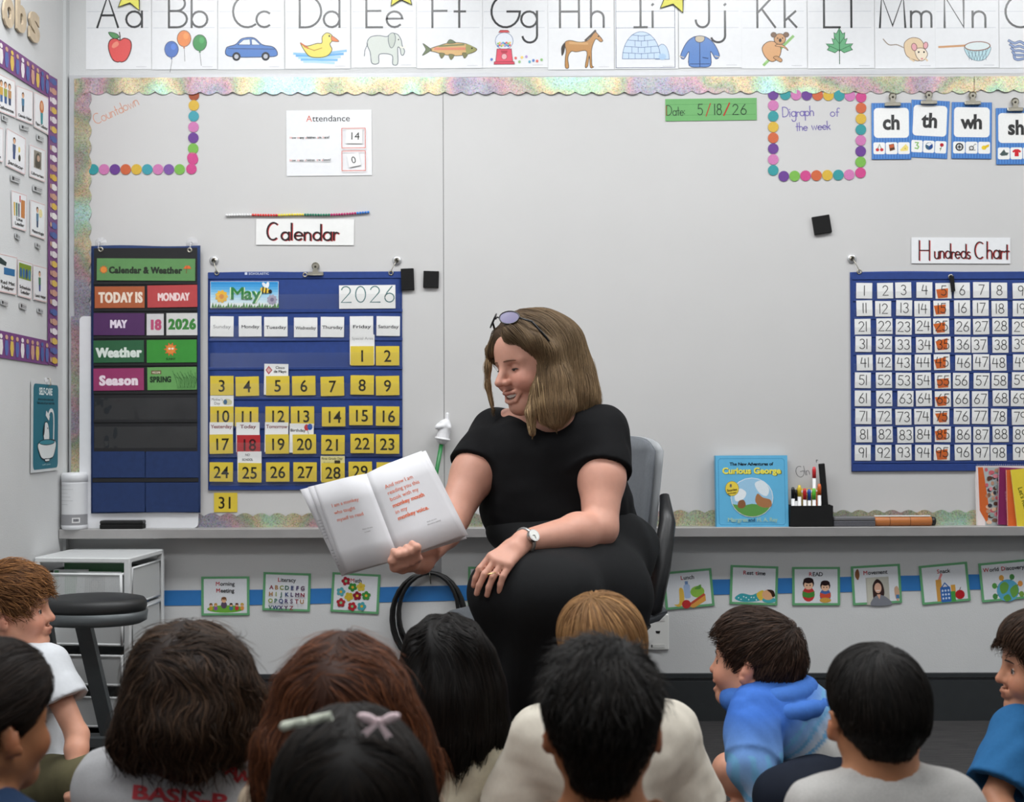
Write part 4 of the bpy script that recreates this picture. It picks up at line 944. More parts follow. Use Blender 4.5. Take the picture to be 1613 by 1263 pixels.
wcard(147, 493, 228, 528, '5a2f68', 'dark purple card printed MAY', lambda d: d.text('MAY', 39, 24, 13.5, S('e8dcea'), 'impact', fit=26), .3)
wcard(231, 494, 258, 528, 'e6e4e6', 'white card with a pink 18 in the weather chart', lambda d: (d.text('18', 13.5, 26, 17, S('b84a70'), 'impact', fit=20)))
wcard(262, 493, 311, 528, 'e9e9e6', 'white card with 2026 printed in green in the weather chart', lambda d: d.text('2026', 25, 26, 17, S('3a8038'), 'impact', fit=44))
wcard(147, 536, 227, 571, '2f6b45', 'dark green card printed Weather', lambda d: d.text('Weather', 40, 27, 16, S('dde6de'), 'impact', fit=72), -.4)
def f_sun(d): sunny(d, 38, 15, 7); d.ell(36, 14, 2, 1.6, S('f4e6d0')); d.ell(41, 14, 2, 1.6, S('f4e6d0')); d.text('SUNNY', 38, 32, 3.4, S('16401a'), 'bold')
wcard(231, 535, 310, 571, '3fa03c', 'bright green card with a small orange sun', f_sun, -.3)
wcard(147, 580, 227, 615, 'a83c72', 'magenta card printed Season', lambda d: d.text('Season', 40, 27, 16, S('efdfe8'), 'impact', fit=62), -.4)
def f_spring(d):
    d.rect(6, 5, 22, 11, S('6b5a3a')); d.text('WELCOME', 14, 9.7, 3, S('e8e0c8'), 'bold', fit=13); d.text('SPRING', 21, 24, 9.5, S('1f3a20'), 'impact', fit=34)
    for k in range(16): d.line(spline([(48 + k * 1.8, 34), (46 + k * 2 + (k % 3) * 2, 22 - (k % 4)), (40 + k * 2.4, 6 + (k * 5) % 12)], 4, False), .7, S('3f6f3a'))
wcard(232, 578, 310, 614, '74b565', 'light green card printed SPRING with grass blades', f_spring, -.5)

# ------------------------------------------------------------------ things on the tray
YT = YB - .034
M_WHITEPL = mat('white_plastic', S('e2e3e6'), .4, noise=.02)
def stand(name, px0, px1, ytop, ybot, Y, label, cat):
    """empty whose origin is on the tray under the pixel box"""
    c = P((px0 + px1) / 2, ybot, Y); e = empty(name, (c.x, Y, TRAY_Z)); tag(e, label, cat); return e, (px1 - px0) * Y / FPX, (ybot - ytop) * Y / FPX
e, w, h = stand('dry_erase_board', 124, 312, 497, 832, YB - .020, 'white dry erase board standing on the tray behind the weather chart', 'board')
e.location.y = YB - .0165
_o = MB(); r_ = .014
_pl = arc(w / 2 - r_, h - r_, r_, r_, 0, 90, 5) + arc(-w / 2 + r_, h - r_, r_, r_, 90, 180, 5) + arc(-w / 2 + r_, r_, r_, r_, 180, 270, 5) + arc(w / 2 - r_, r_, r_, r_, 270, 360, 5)
_o.prism(_pl, 0, .006).build('panel', M_WHITEPL, e)
e, w, h = stand('wipes_canister', 97, 138, 749, 838, YB - .040, 'white cylindrical wipes tub at the left end of the tray', 'tub'); r = w / 2
MB().lathe([(r * .92, 0), (r, .008), (r, .02), (r * .97, .022), (r * .97, h - .03), (r * .94, h - .026)], 28).build('tub', M_WHITEPL, e, True)
MB().lathe([(r * .985, h - .03), (r * .985, h - .008), (r * .9, h - .001), (r * .5, h)], 28).build('lid', M_WHITEPL, e, True)
def wrap(name, z0, z1, a0, a1, rr, m):
    n = 14; mb = MB(); vs = []
    for i in range(n + 1):
        t = R(a0 + (a1 - a0) * i / n); vs += [(rr * math.sin(t), -rr * math.cos(t), z0), (rr * math.sin(t), -rr * math.cos(t), z1)]
    mb.add(vs, [(2 * i, 2 * i + 2, 2 * i + 3, 2 * i + 1) for i in range(n)]); return mb.build(name, m, e, True)
wrap('label', .022, h - .034, -90, 90, r * .974, mat('tub_label', S('d3d4d6'), .4)); wrap('grey_band', .014, .048, -90, 90, r * 1.004, mat('tub_grey_band', S('8d8d90'), .4))
wrap('barcode', .022, .038, 8, 42, r * 1.008, mat('tub_barcode', S('d6d6d6'), .5)); wrap('barcode_lines', .0255, .0345, 13, 37, r * 1.012, mat('tub_barcode_lines', S('707074'), .5, noise=.5, nscale=900, stretch=(1, 1, .02)))
for k in range(7): wrap('label_print', h * .44 + .012 * k, h * .44 + .0135 * k + .001 - .0015 * k, -62, -62 + 50 + 30 * ((k * 5) % 3) * .4, r * .978, mat('tub_print', S('a9aaac'), .5))
e, w, h = stand('board_eraser', 160, 228, 822, 835, YB - .030, 'black felt board eraser lying on the tray under the weather chart', 'eraser')
MB().box(-w / 2, w / 2, -.022, .022, 0, h * .55, bev=.002).build('felt', M_FELT, e); MB().box(-w / 2, w / 2, -.022, .022, h * .55, h, bev=.003).build('body', M_BLACKPL, e)
e, w, h = stand('board_eraser', 1311, 1376, 815, 830, YB - .030, 'grey board eraser on the tray between marker box and wooden roller', 'eraser')
MB().box(-w / 2, w / 2, -.022, .022, 0, h * .6, bev=.002).build('felt', mat('grey_felt', S('55555a'), .95, noise=.2, nscale=300), e); MB().box(-w / 2, w / 2, -.022, .022, h * .6, h, bev=.003).build('body', mat('grey_eraser_body', S('6a6a6c'), .6), e)
e, w, h = stand('wooden_roller', 1376, 1474, 814, 829, YB - .030, 'orange wooden roller with black end cap on the tray', 'roller'); r = h / 2
MB().lathe([(r * .9, -w / 2), (r, -w / 2 + .003), (r, w / 2 - .018), (r * .9, w / 2 - .016)], 20, 'x', (0, 0, r)).build('barrel', mat('orange_wood', S('b8703a'), .45, noise=.15, nscale=30, stretch=(.1, 1, 1)), e, True)
MB().lathe([(r * .8, w / 2 - .017), (r * .95, w / 2 - .012), (r * .9, w / 2 - .004), (r * .4, w / 2)], 18, 'x', (0, 0, r)).build('end_cap', M_BLACKPL, e, True)
for x in (-.05, .015): MB().lathe([(r * 1.02, x - .0008), (r * 1.02, x + .0008)], 18, 'x', (0, 0, r)).build('groove_ring', mat('dark_ring', S('5a3018'), .6), e, True)
MB().box(-w / 2 + .003, w / 2 - .02, -.008, .004, 2 * r, 2 * r + .003).build('paper_strip', PAPER, e)
# story book on the tray (cover picture kept to a plain landscape)
e, w, h = stand('picture_book', 1128, 1242, 718, 830, YB - .046, 'blue picture book with yellow title and round picture standing on the tray', 'book'); e.rotation_euler = (R(-4), 0, 0)
M_COVER = mat('blue_book_cover', S('63b4dc'), .28, noise=.03)
MB().box(-w / 2, w / 2, -.002, 0, 0, h).build('front_cover', M_COVER, e); MB().box(-w / 2, w / 2, .018, .020, 0, h).build('back_cover', M_COVER, e)
MB().box(-w / 2, -w / 2 + .002, -.002, .020, 0, h).build('spine', M_COVER, e); MB().box(-w / 2 + .002, w / 2 - .003, 0, .018, .002, h - .002).build('pages', PAPER, e)
s_ = (YB - .046) / FPX; d = Draw(s_, 57, 112, -.0022)
d.line([(8, 5), (106, 5), (109, 8), (109, 106), (106, 109), (8, 109), (5, 106), (5, 8), (8, 5)], .6, S('3f86b8'))
d.text('The New Adventures of', 57, 16, 5.2, S('1a2230'), 'heavy', fit=68); d.text('Curious George', 58, 29.5, 10, S('6a6a2a'), 'heavy', fit=93); d.text('Curious George', 57, 29, 10, S('eee45e'), 'heavy', fit=92)
d.ell(57, 66, 33.5, 31, S('e6eaec')); d.ell(57, 66, 32.5, 30, S('9cc8e4')); d.blob([(30, 62), (38, 52), (48, 58), (44, 68), (32, 72)], S('e8eef2')); d.blob([(62, 44), (74, 40), (84, 52), (80, 64), (68, 58)], S('dfe9f0'))
d.poly([(57 + 32.5 * math.cos(t), 66 + 30 * math.sin(t)) for t in np.linspace(.35, math.pi - .35, 18)] + [(42, 79), (57, 76), (75, 78)], S('5f9a4c'))
d.blob([(66, 60), (74, 66), (86, 70), (87, 80), (76, 82), (66, 78), (62, 70)], S('a8744c')); d.blob([(36, 72), (44, 70), (47, 78), (42, 83), (35, 81)], S('8a5c3c'))
d.ell(26, 52, 10.5, 11.5, S('e8cf4c'), 0, S('8a7a2a'), .6); d.text('8', 24, 50, 5, S('3a4a6a'), 'heavy'); d.text('Stories', 26, 56, 3.8, S('4a3a1a'), 'bold', rot=8, fit=16); d.text('Included', 26, 60, 2.4, S('4a3a1a'), 'bold', rot=8, fit=13)
d.text('Margret', 34, 104, 6.4, S('a9c9b4'), 'bold', fit=32); d.text('and', 56, 103.5, 5, S('1a3048'), 'bold', fit=11); d.text('H. A. Rey', 80, 104, 6.4, S('a9c9b4'), 'bold', fit=32)
d.build('cover_print', e, PRINT_GLOSS)
# marker box
e, w, h = stand('marker_box', 1243, 1310, 795, 828, YB - .036, 'black plastic box of dry erase markers on the tray', 'box'); hd = .020
mb = MB(); mb.box(-w / 2, w / 2, -hd, -hd + .002, 0, h); mb.box(-w / 2, w / 2, hd - .002, hd, 0, h * 1.02); mb.box(-w / 2, -w / 2 + .002, -hd + .002, hd - .002, 0, h); mb.box(w / 2 - .002, w / 2, -hd + .002, hd - .002, 0, h); mb.box(-w / 2, w / 2, -hd, hd, 0, .002)
mb.build('box', M_BLACKPL, e)
EX = Vector(e.location)
def marker(px, ptop, col, nm, dy=0.0, lean=0.0, bodyc='e6e6e6', pbot=826, rr=.0058):
    p = P(px, 826, YB - .036 - dy); m = empty('dry_erase_marker', (p.x, EX.y - dy, TRAY_Z + .003), (0, R(lean), 0)); tag(m, nm, 'marker', 'markers in the black box')
    hh = (828 - ptop) * (YB / FPX)
    MB().lathe([(rr * .9, 0), (rr, .002), (rr, hh - .036)], 12).build('barrel', mat('marker_white', S(bodyc), .35), m, True)
    MB().lathe([(rr * 1.08, hh - .036), (rr * 1.08, hh - .010), (rr * .75, hh - .001), (rr * .3, hh)], 12).build('cap', mat('cap_' + col, S(col), .35), m, True)
marker(1249.5, 768, '121214', 'black capped marker at the left end of the black box', .012)
marker(1254, 772, '1a1a1c', 'second black capped marker in the black box', .004)
marker(1259.5, 765, 'e2c53a', 'yellow capped marker in the black box', .011)
marker(1268, 770, 'c4242c', 'red capped marker in the middle of the black box', .010)
marker(1275, 771, '2450a0', 'blue capped marker in the black box', .006)
marker(1282.5, 770, '5fbf3a', 'bright green capped marker in the black box', .011)
marker(1291, 763, 'd9662c', 'orange capped marker in the black box', .008)
marker(1283, 737, 'd23038', 'tall red capped marker standing above the others', -.008, 0, 'c42a32')
pb = empty('marker_carton', (P(1273, 826, YB - .03).x, EX.y + .012, TRAY_Z + .003)); tag(pb, 'yellow and orange cardboard marker carton behind the markers', 'carton')
MB().box(-.036, .036, -.003, .003, 0, .118).build('carton', mat('yellow_carton', S('d9bf6a'), .4), pb); MB().box(.018, .036, -.0042, -.003, .0, .108).build('orange_panel', mat('orange_carton', S('d9703a'), .4), pb); MB().box(-.03, .034, -.004, -.003, .104, .112).build('cream_panel', PAPER, pb)
pb = empty('black_board_wiper', (P(1303, 826, YB - .03).x, EX.y + .008, TRAY_Z + .003), (0, R(-4.5), 0)); tag(pb, 'tall black flat wiper handle leaning out of the marker box', 'wiper')
MB().box(-.011, .009, -.004, .004, 0, .198, bev=.002).build('handle', M_BLACKPL, pb); MB().box(-.0105, -.0075, -.0052, -.004, .06, .19).build('edge_strip', M_FELT, pb)
# books at the right end
def rbook(name, px0, px1, ytop, Y, col, label, tilt=0, thick=.012, fn=None, spiral=False):
    e, w, h = stand(name, px0, px1, ytop, 828, Y, label, 'book'); e.rotation_euler = (R(-3), R(tilt), 0); m = mat('book_' + col, S(col), .35, noise=.04)
    MB().box(-w / 2, w / 2, -.0012, 0, 0, h).build('cover', m, e); MB().box(-w / 2 + .001, w / 2 - .001, 0, thick, .001, h - .001).build('pages', PAPER, e); MB().box(-w / 2, w / 2, thick, thick + .0012, 0, h).build('back_cover', m, e)
    if fn: d = Draw(Y / FPX, (px1 - px0) / 2, 828 - ytop, -.0014); fn(d); d.build('cover_print', e, PRINT_GLOSS)
    if spiral:
        for k in range(int(w / .006)): MB().tube([(-w / 2 + .005 + k * .006 + .001 * math.cos(t), .003 + .005 * math.cos(t), h + .001 + .005 * math.sin(t)) for t in np.linspace(0, 5.8, 8)], .0006, 5).build('coil_ring', M_STEEL, e, True)
    return e
def f_photo(d):
    d.rect(12, 2, 40, 93, S('a9b0b0')); d.poly([(3, 2), (11, 2), (18, 60), (16, 92), (4, 70)], S('c9622e'))
    cs = ['c4616a', '5a3a30', 'd9b59a', '8fa09a', '3f3a44', 'b88a70', 'd98a94', '7a5a4a']
    for k in range(46): d.ell(16 + (k * 13) % 24, 6 + (k * 29) % 84, 2.6 + (k % 3), 3.2, S(cs[k % 8]), n=9)
rbook('spiral_notebook', 1540, 1640, 735, YB - .020, 'e3d6d4', 'spiral bound notebook with an orange edge and photo cover at the tray\'s right end', 0, .010, f_photo, True)
def f_purple(d):
    d.text('Information', 12, 60, 6.5, S('c99ab8'), 'reg', rot=-84)
rbook('purple_book', 1572, 1648, 738, YB - .037, '7a1f52', 'purple book leaning in front of the photo notebook', 3, .006, f_purple)
def f_orange(d): d.ell(20, 72, 7.5, 7.5, S('1f5a9a'), 0, S('123a66'), 1); d.line([(16, 70), (24, 70)], 1.5, S('9ac4e8')); d.line([(16, 75), (24, 75)], 1.5, S('9ac4e8'))
rbook('orange_book', 1588, 1665, 740, YB - .047, 'd5622a', 'orange book with a round blue badge at the picture\'s right edge', 0, .006, f_orange)
def f_yellow(d): d.text('Let\'s Read!', 11, 50, 7, S('6a6a20'), 'bold', rot=-80)
rbook('yellow_book', 1603, 1680, 736, YB - .056, 'e0c93c', 'yellow book at the very right end of the tray', -5, .004, f_yellow)
# gloved pointer leaning on the tray
g0 = P(697, 690, YB - .030); g1v = Vector((P(672, 836, YB - .05).x, YB - .045, TRAY_Z + .004))
dv = (g0 - g1v).normalized()
e = empty('pointer_stick', g1v); tag(e, 'green pointer stick ending in a small white gloved hand', 'pointer')
GLOVE = (e, g0, dv)
MB().tube([(0, 0, 0), g0 - g1v], .0068, 12).build('rod', mat('green_rod', S('1d7a3c'), .35), e, True)
# ------------------------------------------------------------------ wall below the board
tape_m = mat('blue_tape', S('2f78bd'), .5, noise=.05, nscale=25)
YP = WALL_Y - .0008
e = empty('wall_tape', P(900, 930, YP)); tag(e, 'long strip of blue tape along the wall under the whiteboard', 'tape')
OT = Vector(e.location); pts = [(232, 930), (420, 928.5), (760, 921), (1060, 914), (1400, 907), (1720, 901)]
vs = []
for x, y in pts: a, b = P(x, y, YP) - OT, P(x, y + 24, YP) - OT; vs += [(a.x, 0, a.z), (b.x, 0, b.z)]
n = len(vs); vs += [(x, -.0007, z) for x, y, z in vs]; fs = []
for i in range(len(pts) - 1): j = 2 * i; fs += [(n + j, n + j + 1, n + j + 3, n + j + 2), (j, j + 2, n + j + 2, n + j), (j + 1, n + j + 1, n + j + 3, j + 3), (j, j + 1, j + 3, j + 2)]
fs += [(0, n, n + 1, 1), (n - 2, n - 1, 2 * n - 1, 2 * n - 2)]
obj('tape', vs, fs, tape_m, e)
M_GREENF = mat('green_card_border', S('68a877'), .3, noise=.06, nscale=60)
YS = WALL_Y - .0035
def sched(x0, y0, x1, y1, tilt, title, fn, label):
    o, d = sheet('schedule_card', x0, y0, x1, y1, YS, M_GREENF, tilt, .001, label, 'card', 'schedule cards along the blue tape')
    w, h = x1 - x0, y1 - y0; d.rect(4, 3.5, w - 4, h - 3.5, S('dfe2e6')); d.build('white_panel', o, PRINT_GLOSS); dd = Draw(d.sc, d.u0, d.v0, d.y)
    for i, t_ in enumerate(title):
        words = t_.split(' '); tot = text_polys(t_, 6.2)[1]; u = w / 2 - tot / 2; v = 14.5 + i * 10.5
        for wd in words:
            dd.text(wd[0], u, v, 6.4, S('b8343a'), 'bold', 'l'); a = text_polys(wd[0], 6.4)[1]; dd.text(wd[1:], u + a, v, 6.4, S('2a2a2e'), 'bold', 'l'); u += text_polys(wd, 6.4)[1] + 2.6
    dd.build('lettering', o, PRINT_GLOSS); dp = Draw(d.sc, d.u0, d.v0, d.y); fn(dp, w, h); dp.build('picture', o, PRINT_GLOSS)
def fig(d, u, v, k, hair, shirt, skin='e6b48c', hold=None):
    d.ell(u, v + 5 * k, 4.2 * k, 5 * k, S(shirt), n=14); d.ell(u, v - 2.2 * k, 3.8 * k, 3.8 * k, S(hair), n=14); d.ell(u, v - 1.0 * k, 3.0 * k, 2.9 * k, S(skin), n=14); d.ell(u, v - 4.2 * k, 3.4 * k, 2.0 * k, S(hair), n=14)
    d.ell(u - 1.1 * k, v - 1 * k, .4 * k, .5 * k, BLACK, n=8); d.ell(u + 1.1 * k, v - 1 * k, .4 * k, .5 * k, BLACK, n=8)
    if hold: d.poly([(u - 4 * k, v + 3 * k), (u, v + 4.2 * k), (u + 4 * k, v + 3 * k), (u + 4 * k, v + 6.5 * k), (u, v + 7.5 * k), (u - 4 * k, v + 6.5 * k)], S(hold))
def f_meet(d, w, h):
    d.ell(w * .5, h - 10, 29, 6, S('6fae3c'))
    fig(d, w * .47, h - 22, 1.15, '7a5030', '5a4a60')
    for i, (x, hc, sc_) in enumerate(((.2, '6a4a2a', 'c9a03c'), (.3, 'b88a3c', '8a5a9a'), (.62, '3a2a20', '4a7a9a'), (.74, '5a2a20', 'c43a3a'), (.85, 'c4a03c', 'e09a4a'))): fig(d, w * x, h - 15, .72, hc, sc_)
def f_abc(d, w, h):
    rows = ['ABCDEFG', 'HIJKLMN', 'OPQRSTU', 'VWXYZ']; cs = ['8a2a3c', 'a8783a', '8a9a3a', '3a6a5a', '3a4a7a', '4a3a6a', '5a3a5a']
    for r_, row in enumerate(rows):
        for c_, ch in enumerate(row): d.text(ch, 13 + c_ * 8.3, 27 + r_ * 10.3, 6.8, S(cs[(c_ + r_) % 7]), 'heavy')
def f_flow(d, w, h):
    cs = [('a8283a', 22, 13), ('3a8a3c', 33, 22), ('d9c04a', 46, 21), ('5aa6b0', 15, 30), ('c9b03a', 28, 37), ('8a1f30', 41, 35), ('3f8a40', 55, 34), ('a83038', 16, 47), ('b02a34', 34, 52), ('4aa0a8', 49, 51)]
    for c_, x, y in cs:
        for k in range(5): d.ell(x + 4.2 * math.cos(k * 1.257 + x), y + 4.2 * math.sin(k * 1.257 + x), 3.1, 3.1, S(c_), n=10)
        d.ell(x, y, 2.2, 2.2, S('7fbf8a' if c_[0] in 'ab' else 'd9b03a'), n=10)
def f_lunch(d, w, h):
    d.rrect(31, 22, 41, 44, 3, S('a9bfe0')); d.rect(33.5, 17, 38.5, 22, S('6f8fc0')); d.ell(52, 35, 11, 9, S('8fbf4a')); d.blob([(48, 30), (58, 24), (57, 31)], S('5f9a3a')); d.blob([(14, 52), (22, 50), (24, 28), (30, 30), (30, 48), (22, 56)], S('e2b84a'))
    d.poly([(36, 56), (64, 40), (64, 50), (44, 60)], S('e0a04a')); d.poly([(36, 53), (62, 38), (64, 41), (38, 56)], S('c4523a')); d.ell(33, 53, 7, 6.8, S('c22f30'))
def f_rest(d, w, h):
    d.blob([(8, 52), (18, 44), (34, 46), (46, 42), (50, 52), (40, 56), (20, 57)], S('3fa0aa'));
    for k in range(9): d.ell(14 + k * 4, 51 + 2.5 * math.sin(k * 2), 1.1, 1.1, S('cfeaea'), n=8)
    d.blob([(42, 44), (52, 38), (56, 48), (48, 54)], S('e0c04a')); d.ell(62, 53, 11, 4.5, S('4aa8b0')); d.ell(60, 45, 9.5, 8, S('e2ae80')); d.blob([(58, 37), (68, 38), (71, 46), (67, 48), (64, 42)], S('3a2418'))
def f_read(d, w, h): fig(d, w * .34, h - 29, 2.35, '2a1a18', 'c43a3a', 'ecc0a0', '4a8a3c'); fig(d, w * .69, h - 26, 2.1, '2a1a18', '4a6aa8', 'ecc0a0', 'd0523a'); d.ell(w * .69, h - 8, 9, 4, S('d0a04a'))
def f_move(d, w, h):
    d.rect(22, 19, 58, 62, S('b9b7ac')); d.rect(24, 20, 38, 61, S('c6c4b6')); d.blob([(33, 30), (40, 22), (48, 30), (50, 46), (44, 52), (34, 58), (32, 44)], S('3a2a28')); d.blob([(29, 63), (32, 52), (42, 47), (54, 52), (60, 63)], S('7d8088')); d.poly([(38, 46), (44, 46), (42, 54)], S('d9a890')); d.ell(40.5, 36, 5.6, 8, S('dcae96')); d.line([(38, 40), (43, 40)], 1.2, S('f0e6e2'))
    d.blob([(7, 8), (11, 5), (13, 14), (10, 22), (6, 16)], S('8a5a3a')); d.blob([(66, 38), (71, 35), (74, 46), (71, 58), (67, 52)], S('c9a58a')); d.rect(68, 48, 73, 54, S('4a7aa8'))
def f_snack(d, w, h):
    d.rect(24, 24, 33, 58, S('cf9a4c')); d.poly([(28, 24), (33, 14), (36, 16), (32, 24)], S('d98a8a')); d.rect(47, 34, 54, 54, S('d9a24a')); d.rrect(30, 36, 46, 60, 2, S('3a6ab0')); d.rect(46, 44, 53, 60, S('4a9a4a'))
    for a in range(3):
        for b in range(3): d.ell(33.5 + a * 4.6, 42 + b * 6, 1.5, 1.8, S('c9dcf0'), n=8)
    d.line([(33, 36), (38, 30), (43, 36)], 1.6, S('3a6ab0')); d.ell(60, 50, 7.4, 7.2, S('b8242c')); d.line([(60, 43), (62, 39)], 1, S('4a3a20'))
def f_world(d, w, h):
    d.ell(42, 46, 17.5, 17.5, S('5aa6c8')); d.blob([(30, 38), (38, 32), (44, 38), (40, 48), (32, 50)], S('6aa04a')); d.blob([(46, 44), (56, 38), (58, 50), (50, 58), (46, 52)], S('6aa04a')); d.blob([(34, 56), (42, 52), (46, 60), (38, 63)], S('5f9a46'))
    for k in range(6):
        a = R(200 - k * 44); x, y = 42 + 22 * math.cos(a), 46 - 22 * math.sin(a); d.line([(42 + 17 * math.cos(a), 46 - 17 * math.sin(a)), (x, y)], 1.4, S('6a4a30')); d.ell(x, y, 4, 4.6, S(['4a8a4a', '5a9a4a', 'd9a04a', '4a8a4a', 'e0964a', '7aa04a'][k]), n=12)
sched(317, 908, 393, 969, -.3, ['Morning', 'Meeting'], f_meet, 'green framed schedule card printed Morning Meeting')
sched(414, 902, 489, 962, 2.0, ['Literacy'], f_abc, 'green framed schedule card printed Literacy with the alphabet')
sched(522, 903, 598, 965, 3.2, ['Math'], f_flow, 'green framed schedule card printed Math with coloured flowers')
sched(737, 893, 812, 953, 1.0, ['Science'], f_flow, 'green framed schedule card half hidden behind the reader\'s skirt')
sched(1046, 898, 1123, 957, -5.0, ['Lunch'], f_lunch, 'green framed schedule card printed Lunch, by the office chair')
sched(1150, 891, 1225, 952, 2.0, ['Rest time'], f_rest, 'green framed schedule card printed Rest time')
sched(1248, 893, 1323, 953, .1, ['READ'], f_read, 'green framed schedule card printed READ with two reading children')
sched(1342, 890, 1419, 951, -3.0, ['Movement'], f_move, 'green framed schedule card printed Movement with a portrait photo')
sched(1450, 888, 1526, 949, -5.2, ['Snack'], f_snack, 'green framed schedule card printed Snack')
sched(1544, 884, 1621, 945, -5.2, ['World Discovery'], f_world, 'green framed schedule card printed World Discovery with a globe')
# outlet plate
e = empty('data_outlet', P(1036, 995, WALL_Y)); tag(e, 'cream data outlet plate on the wall behind the blond boy', 'outlet')
m_pl = mat('outlet_plate', S('e6e6e2'), .35)
MB().box(-.036, .036, -.007, 0, -.058, .058, bev=.003).build('plate', m_pl, e)
for z in (.040, -.046): MB().box(-.022, .022, -.0082, -.007, z - .005, z + .007, bev=.0005).build('label_window', mat('outlet_window', S('d6d6d2'), .3), e); MB().box(-.022, -.018, -.0086, -.0082, z - .003, z + .006).build('window_notch', M_BLACKPL, e)
MB().prism([(-.008, .004), (.008, .004), (.005, -.004), (-.005, -.004)], -.0078, -.007).build('port', M_BLACKPL, e)
# cable coil on a wall hook
e = empty('wall_hook', P(678, 889, WALL_Y)); tag(e, 'small clear adhesive hook carrying the black cable coil', 'hook')
MB().box(-.036, .036, -.001, 0, -.028, .03).build('clear_pad', M_CLEAR, e)
mb = MB(); mb.tube([(-.011, -.004, .008), (.011, -.004, .008), (.011, -.004, -.008), (-.011, -.004, -.008)], .0022, 6, closed=True); mb.build('wire_frame', mat('dark_wire', S('55554f'), .4, metal=.6), e, True)
MB().tube([(0, -.003, 0), (0, -.012, -.004), (0, -.018, -.014), (0, -.018, -.034), (0, -.012, -.038)], .0018, 6).build('wire_hook', mat('dark_wire'), e, True)
e = empty('cable_coil', P(678, 905, WALL_Y - .02)); tag(e, 'black cable coiled in loops hanging from the wall hook', 'cable'); OC = Vector(e.location)
pts = []; nl = 5
for i in range(nl * 28 + 1):
    t = 2 * math.pi * i / 28; l = i / 28; k = int(l) % 5
    rx = [58, 50, 61, 40, 55][k] + ([50, 61, 40, 55, 55][k] - [58, 50, 61, 40, 55][k]) * (l % 1); ry = rx * 1.28
    cx = 676 + 3 * math.sin(l * 2.1); cy = 902 + ry
    p = P(cx + rx * math.sin(t) , cy - ry * math.cos(t), WALL_Y - .012 - .009 * (l % 2) - .002 * k) - OC; pts.append(p)
MB().tube(pts, .0062, 8).build('cable', mat('black_rubber', S('141414'), .45), e, True)
MB().tube([(-.002, -.016, .012), (0, -.022, -.004), (.002, -.022, -.024), (.001, -.002, -.03), (-.001, .006, .0)], .0016, 6).build('tie', mat('dark_wire'), e, True)
# ------------------------------------------------------------------ left wall
XL = ROOM_X0
def quad_fn(c4, X):
    q = [np.array(PX(X, *p)) for p in c4]                       # TL TR BR BL
    return lambda u, v: (1 - v) * ((1 - u) * q[0] + u * q[1]) + v * ((1 - u) * q[3] + u * q[2])
def lsheet(name, c4, off, m, t=.001, label=None, cat=None, group=None):
    """thin sheet on the left wall from four photo corners; returns (object, printer)"""
    f = quad_fn(c4, XL + off); c = f(.5, .5); cs = [f(u, v) - c for u, v in ((0, 0), (1, 0), (1, 1), (0, 1))]
    vs = [tuple(p) for p in cs] + [tuple(p - V3_(t, 0, 0)) for p in cs]
    o = obj(name, vs, [(0, 3, 2, 1), (4, 5, 6, 7), (0, 1, 5, 4), (1, 2, 6, 5), (2, 3, 7, 6), (3, 0, 4, 7)], m); o.location = c
    if label: tag(o, label, cat, group)
    return o, f, c
def V3_(*a): return np.array(a, float)
def lprint(o, f, c, draw, name='picture', k=100.0):
    """draw(Draw) in a k x k card frame, mapped on the sheet"""
    d = Draw(1, 0, 0, 0); draw(d); vs = []
    for (x, y, z) in d.v:
        p = f(x / k, -z / k) - c; vs.append((p[0] + .0004 - y, p[1], p[2]))
    return obj(name, vs, d.f, PRINT, o, False, d.c)
M_PURPLE = mat('purple_border_card', S('75407c'), .5, noise=.06)
def people_strip(n, vert):
    def f(d):
        r = random.Random(n); cs = ['e6dfe2', 'd9b95c', '4f64a0', 'e8e2e0', 'c99a86', '5a6aa8', 'ded6da', 'd9b24c']
        for i in range(n):
            u = (i + .5) * 100 / n; w = 100 / n * .36; c = S(cs[(i * 3 + r.randrange(3)) % 8])
            P_ = (lambda a, b: (b, a)) if vert else (lambda a, b: (a, b))
            d.poly([P_(u - w * .7, 32), P_(u + w * .7, 32), P_(u + w, 60), P_(u + w * .5, 88), P_(u - w * .5, 88), P_(u - w, 60)], c)
            d.poly([P_(u + w * .75 * math.cos(t), 20 + 9 * math.sin(t)) for t in np.linspace(0, 6.28, 9, endpoint=False)], S('caa48c') if i % 2 else c)
    return f
for c4, n, vert, lab in (([(-60, 20), (77.5, 116), (77.5, 154), (-60, 66)], 16, False, 'purple border strip with little figures along the job board\'s top'),
                         ([(77, 117), (90.5, 125), (91, 577), (76, 573)], 30, True, 'upright purple border strip with little figures beside the room corner'),
                         ([(-60, 507), (77, 537), (77, 575), (-60, 554)], 16, False, 'purple border strip with little figures along the job board\'s bottom')):
    o, f, c = lsheet('figure_border', c4, .004 if not vert else .0055, M_PURPLE, .001, lab, 'border', 'purple job board borders'); lprint(o, f, c, people_strip(n, vert))
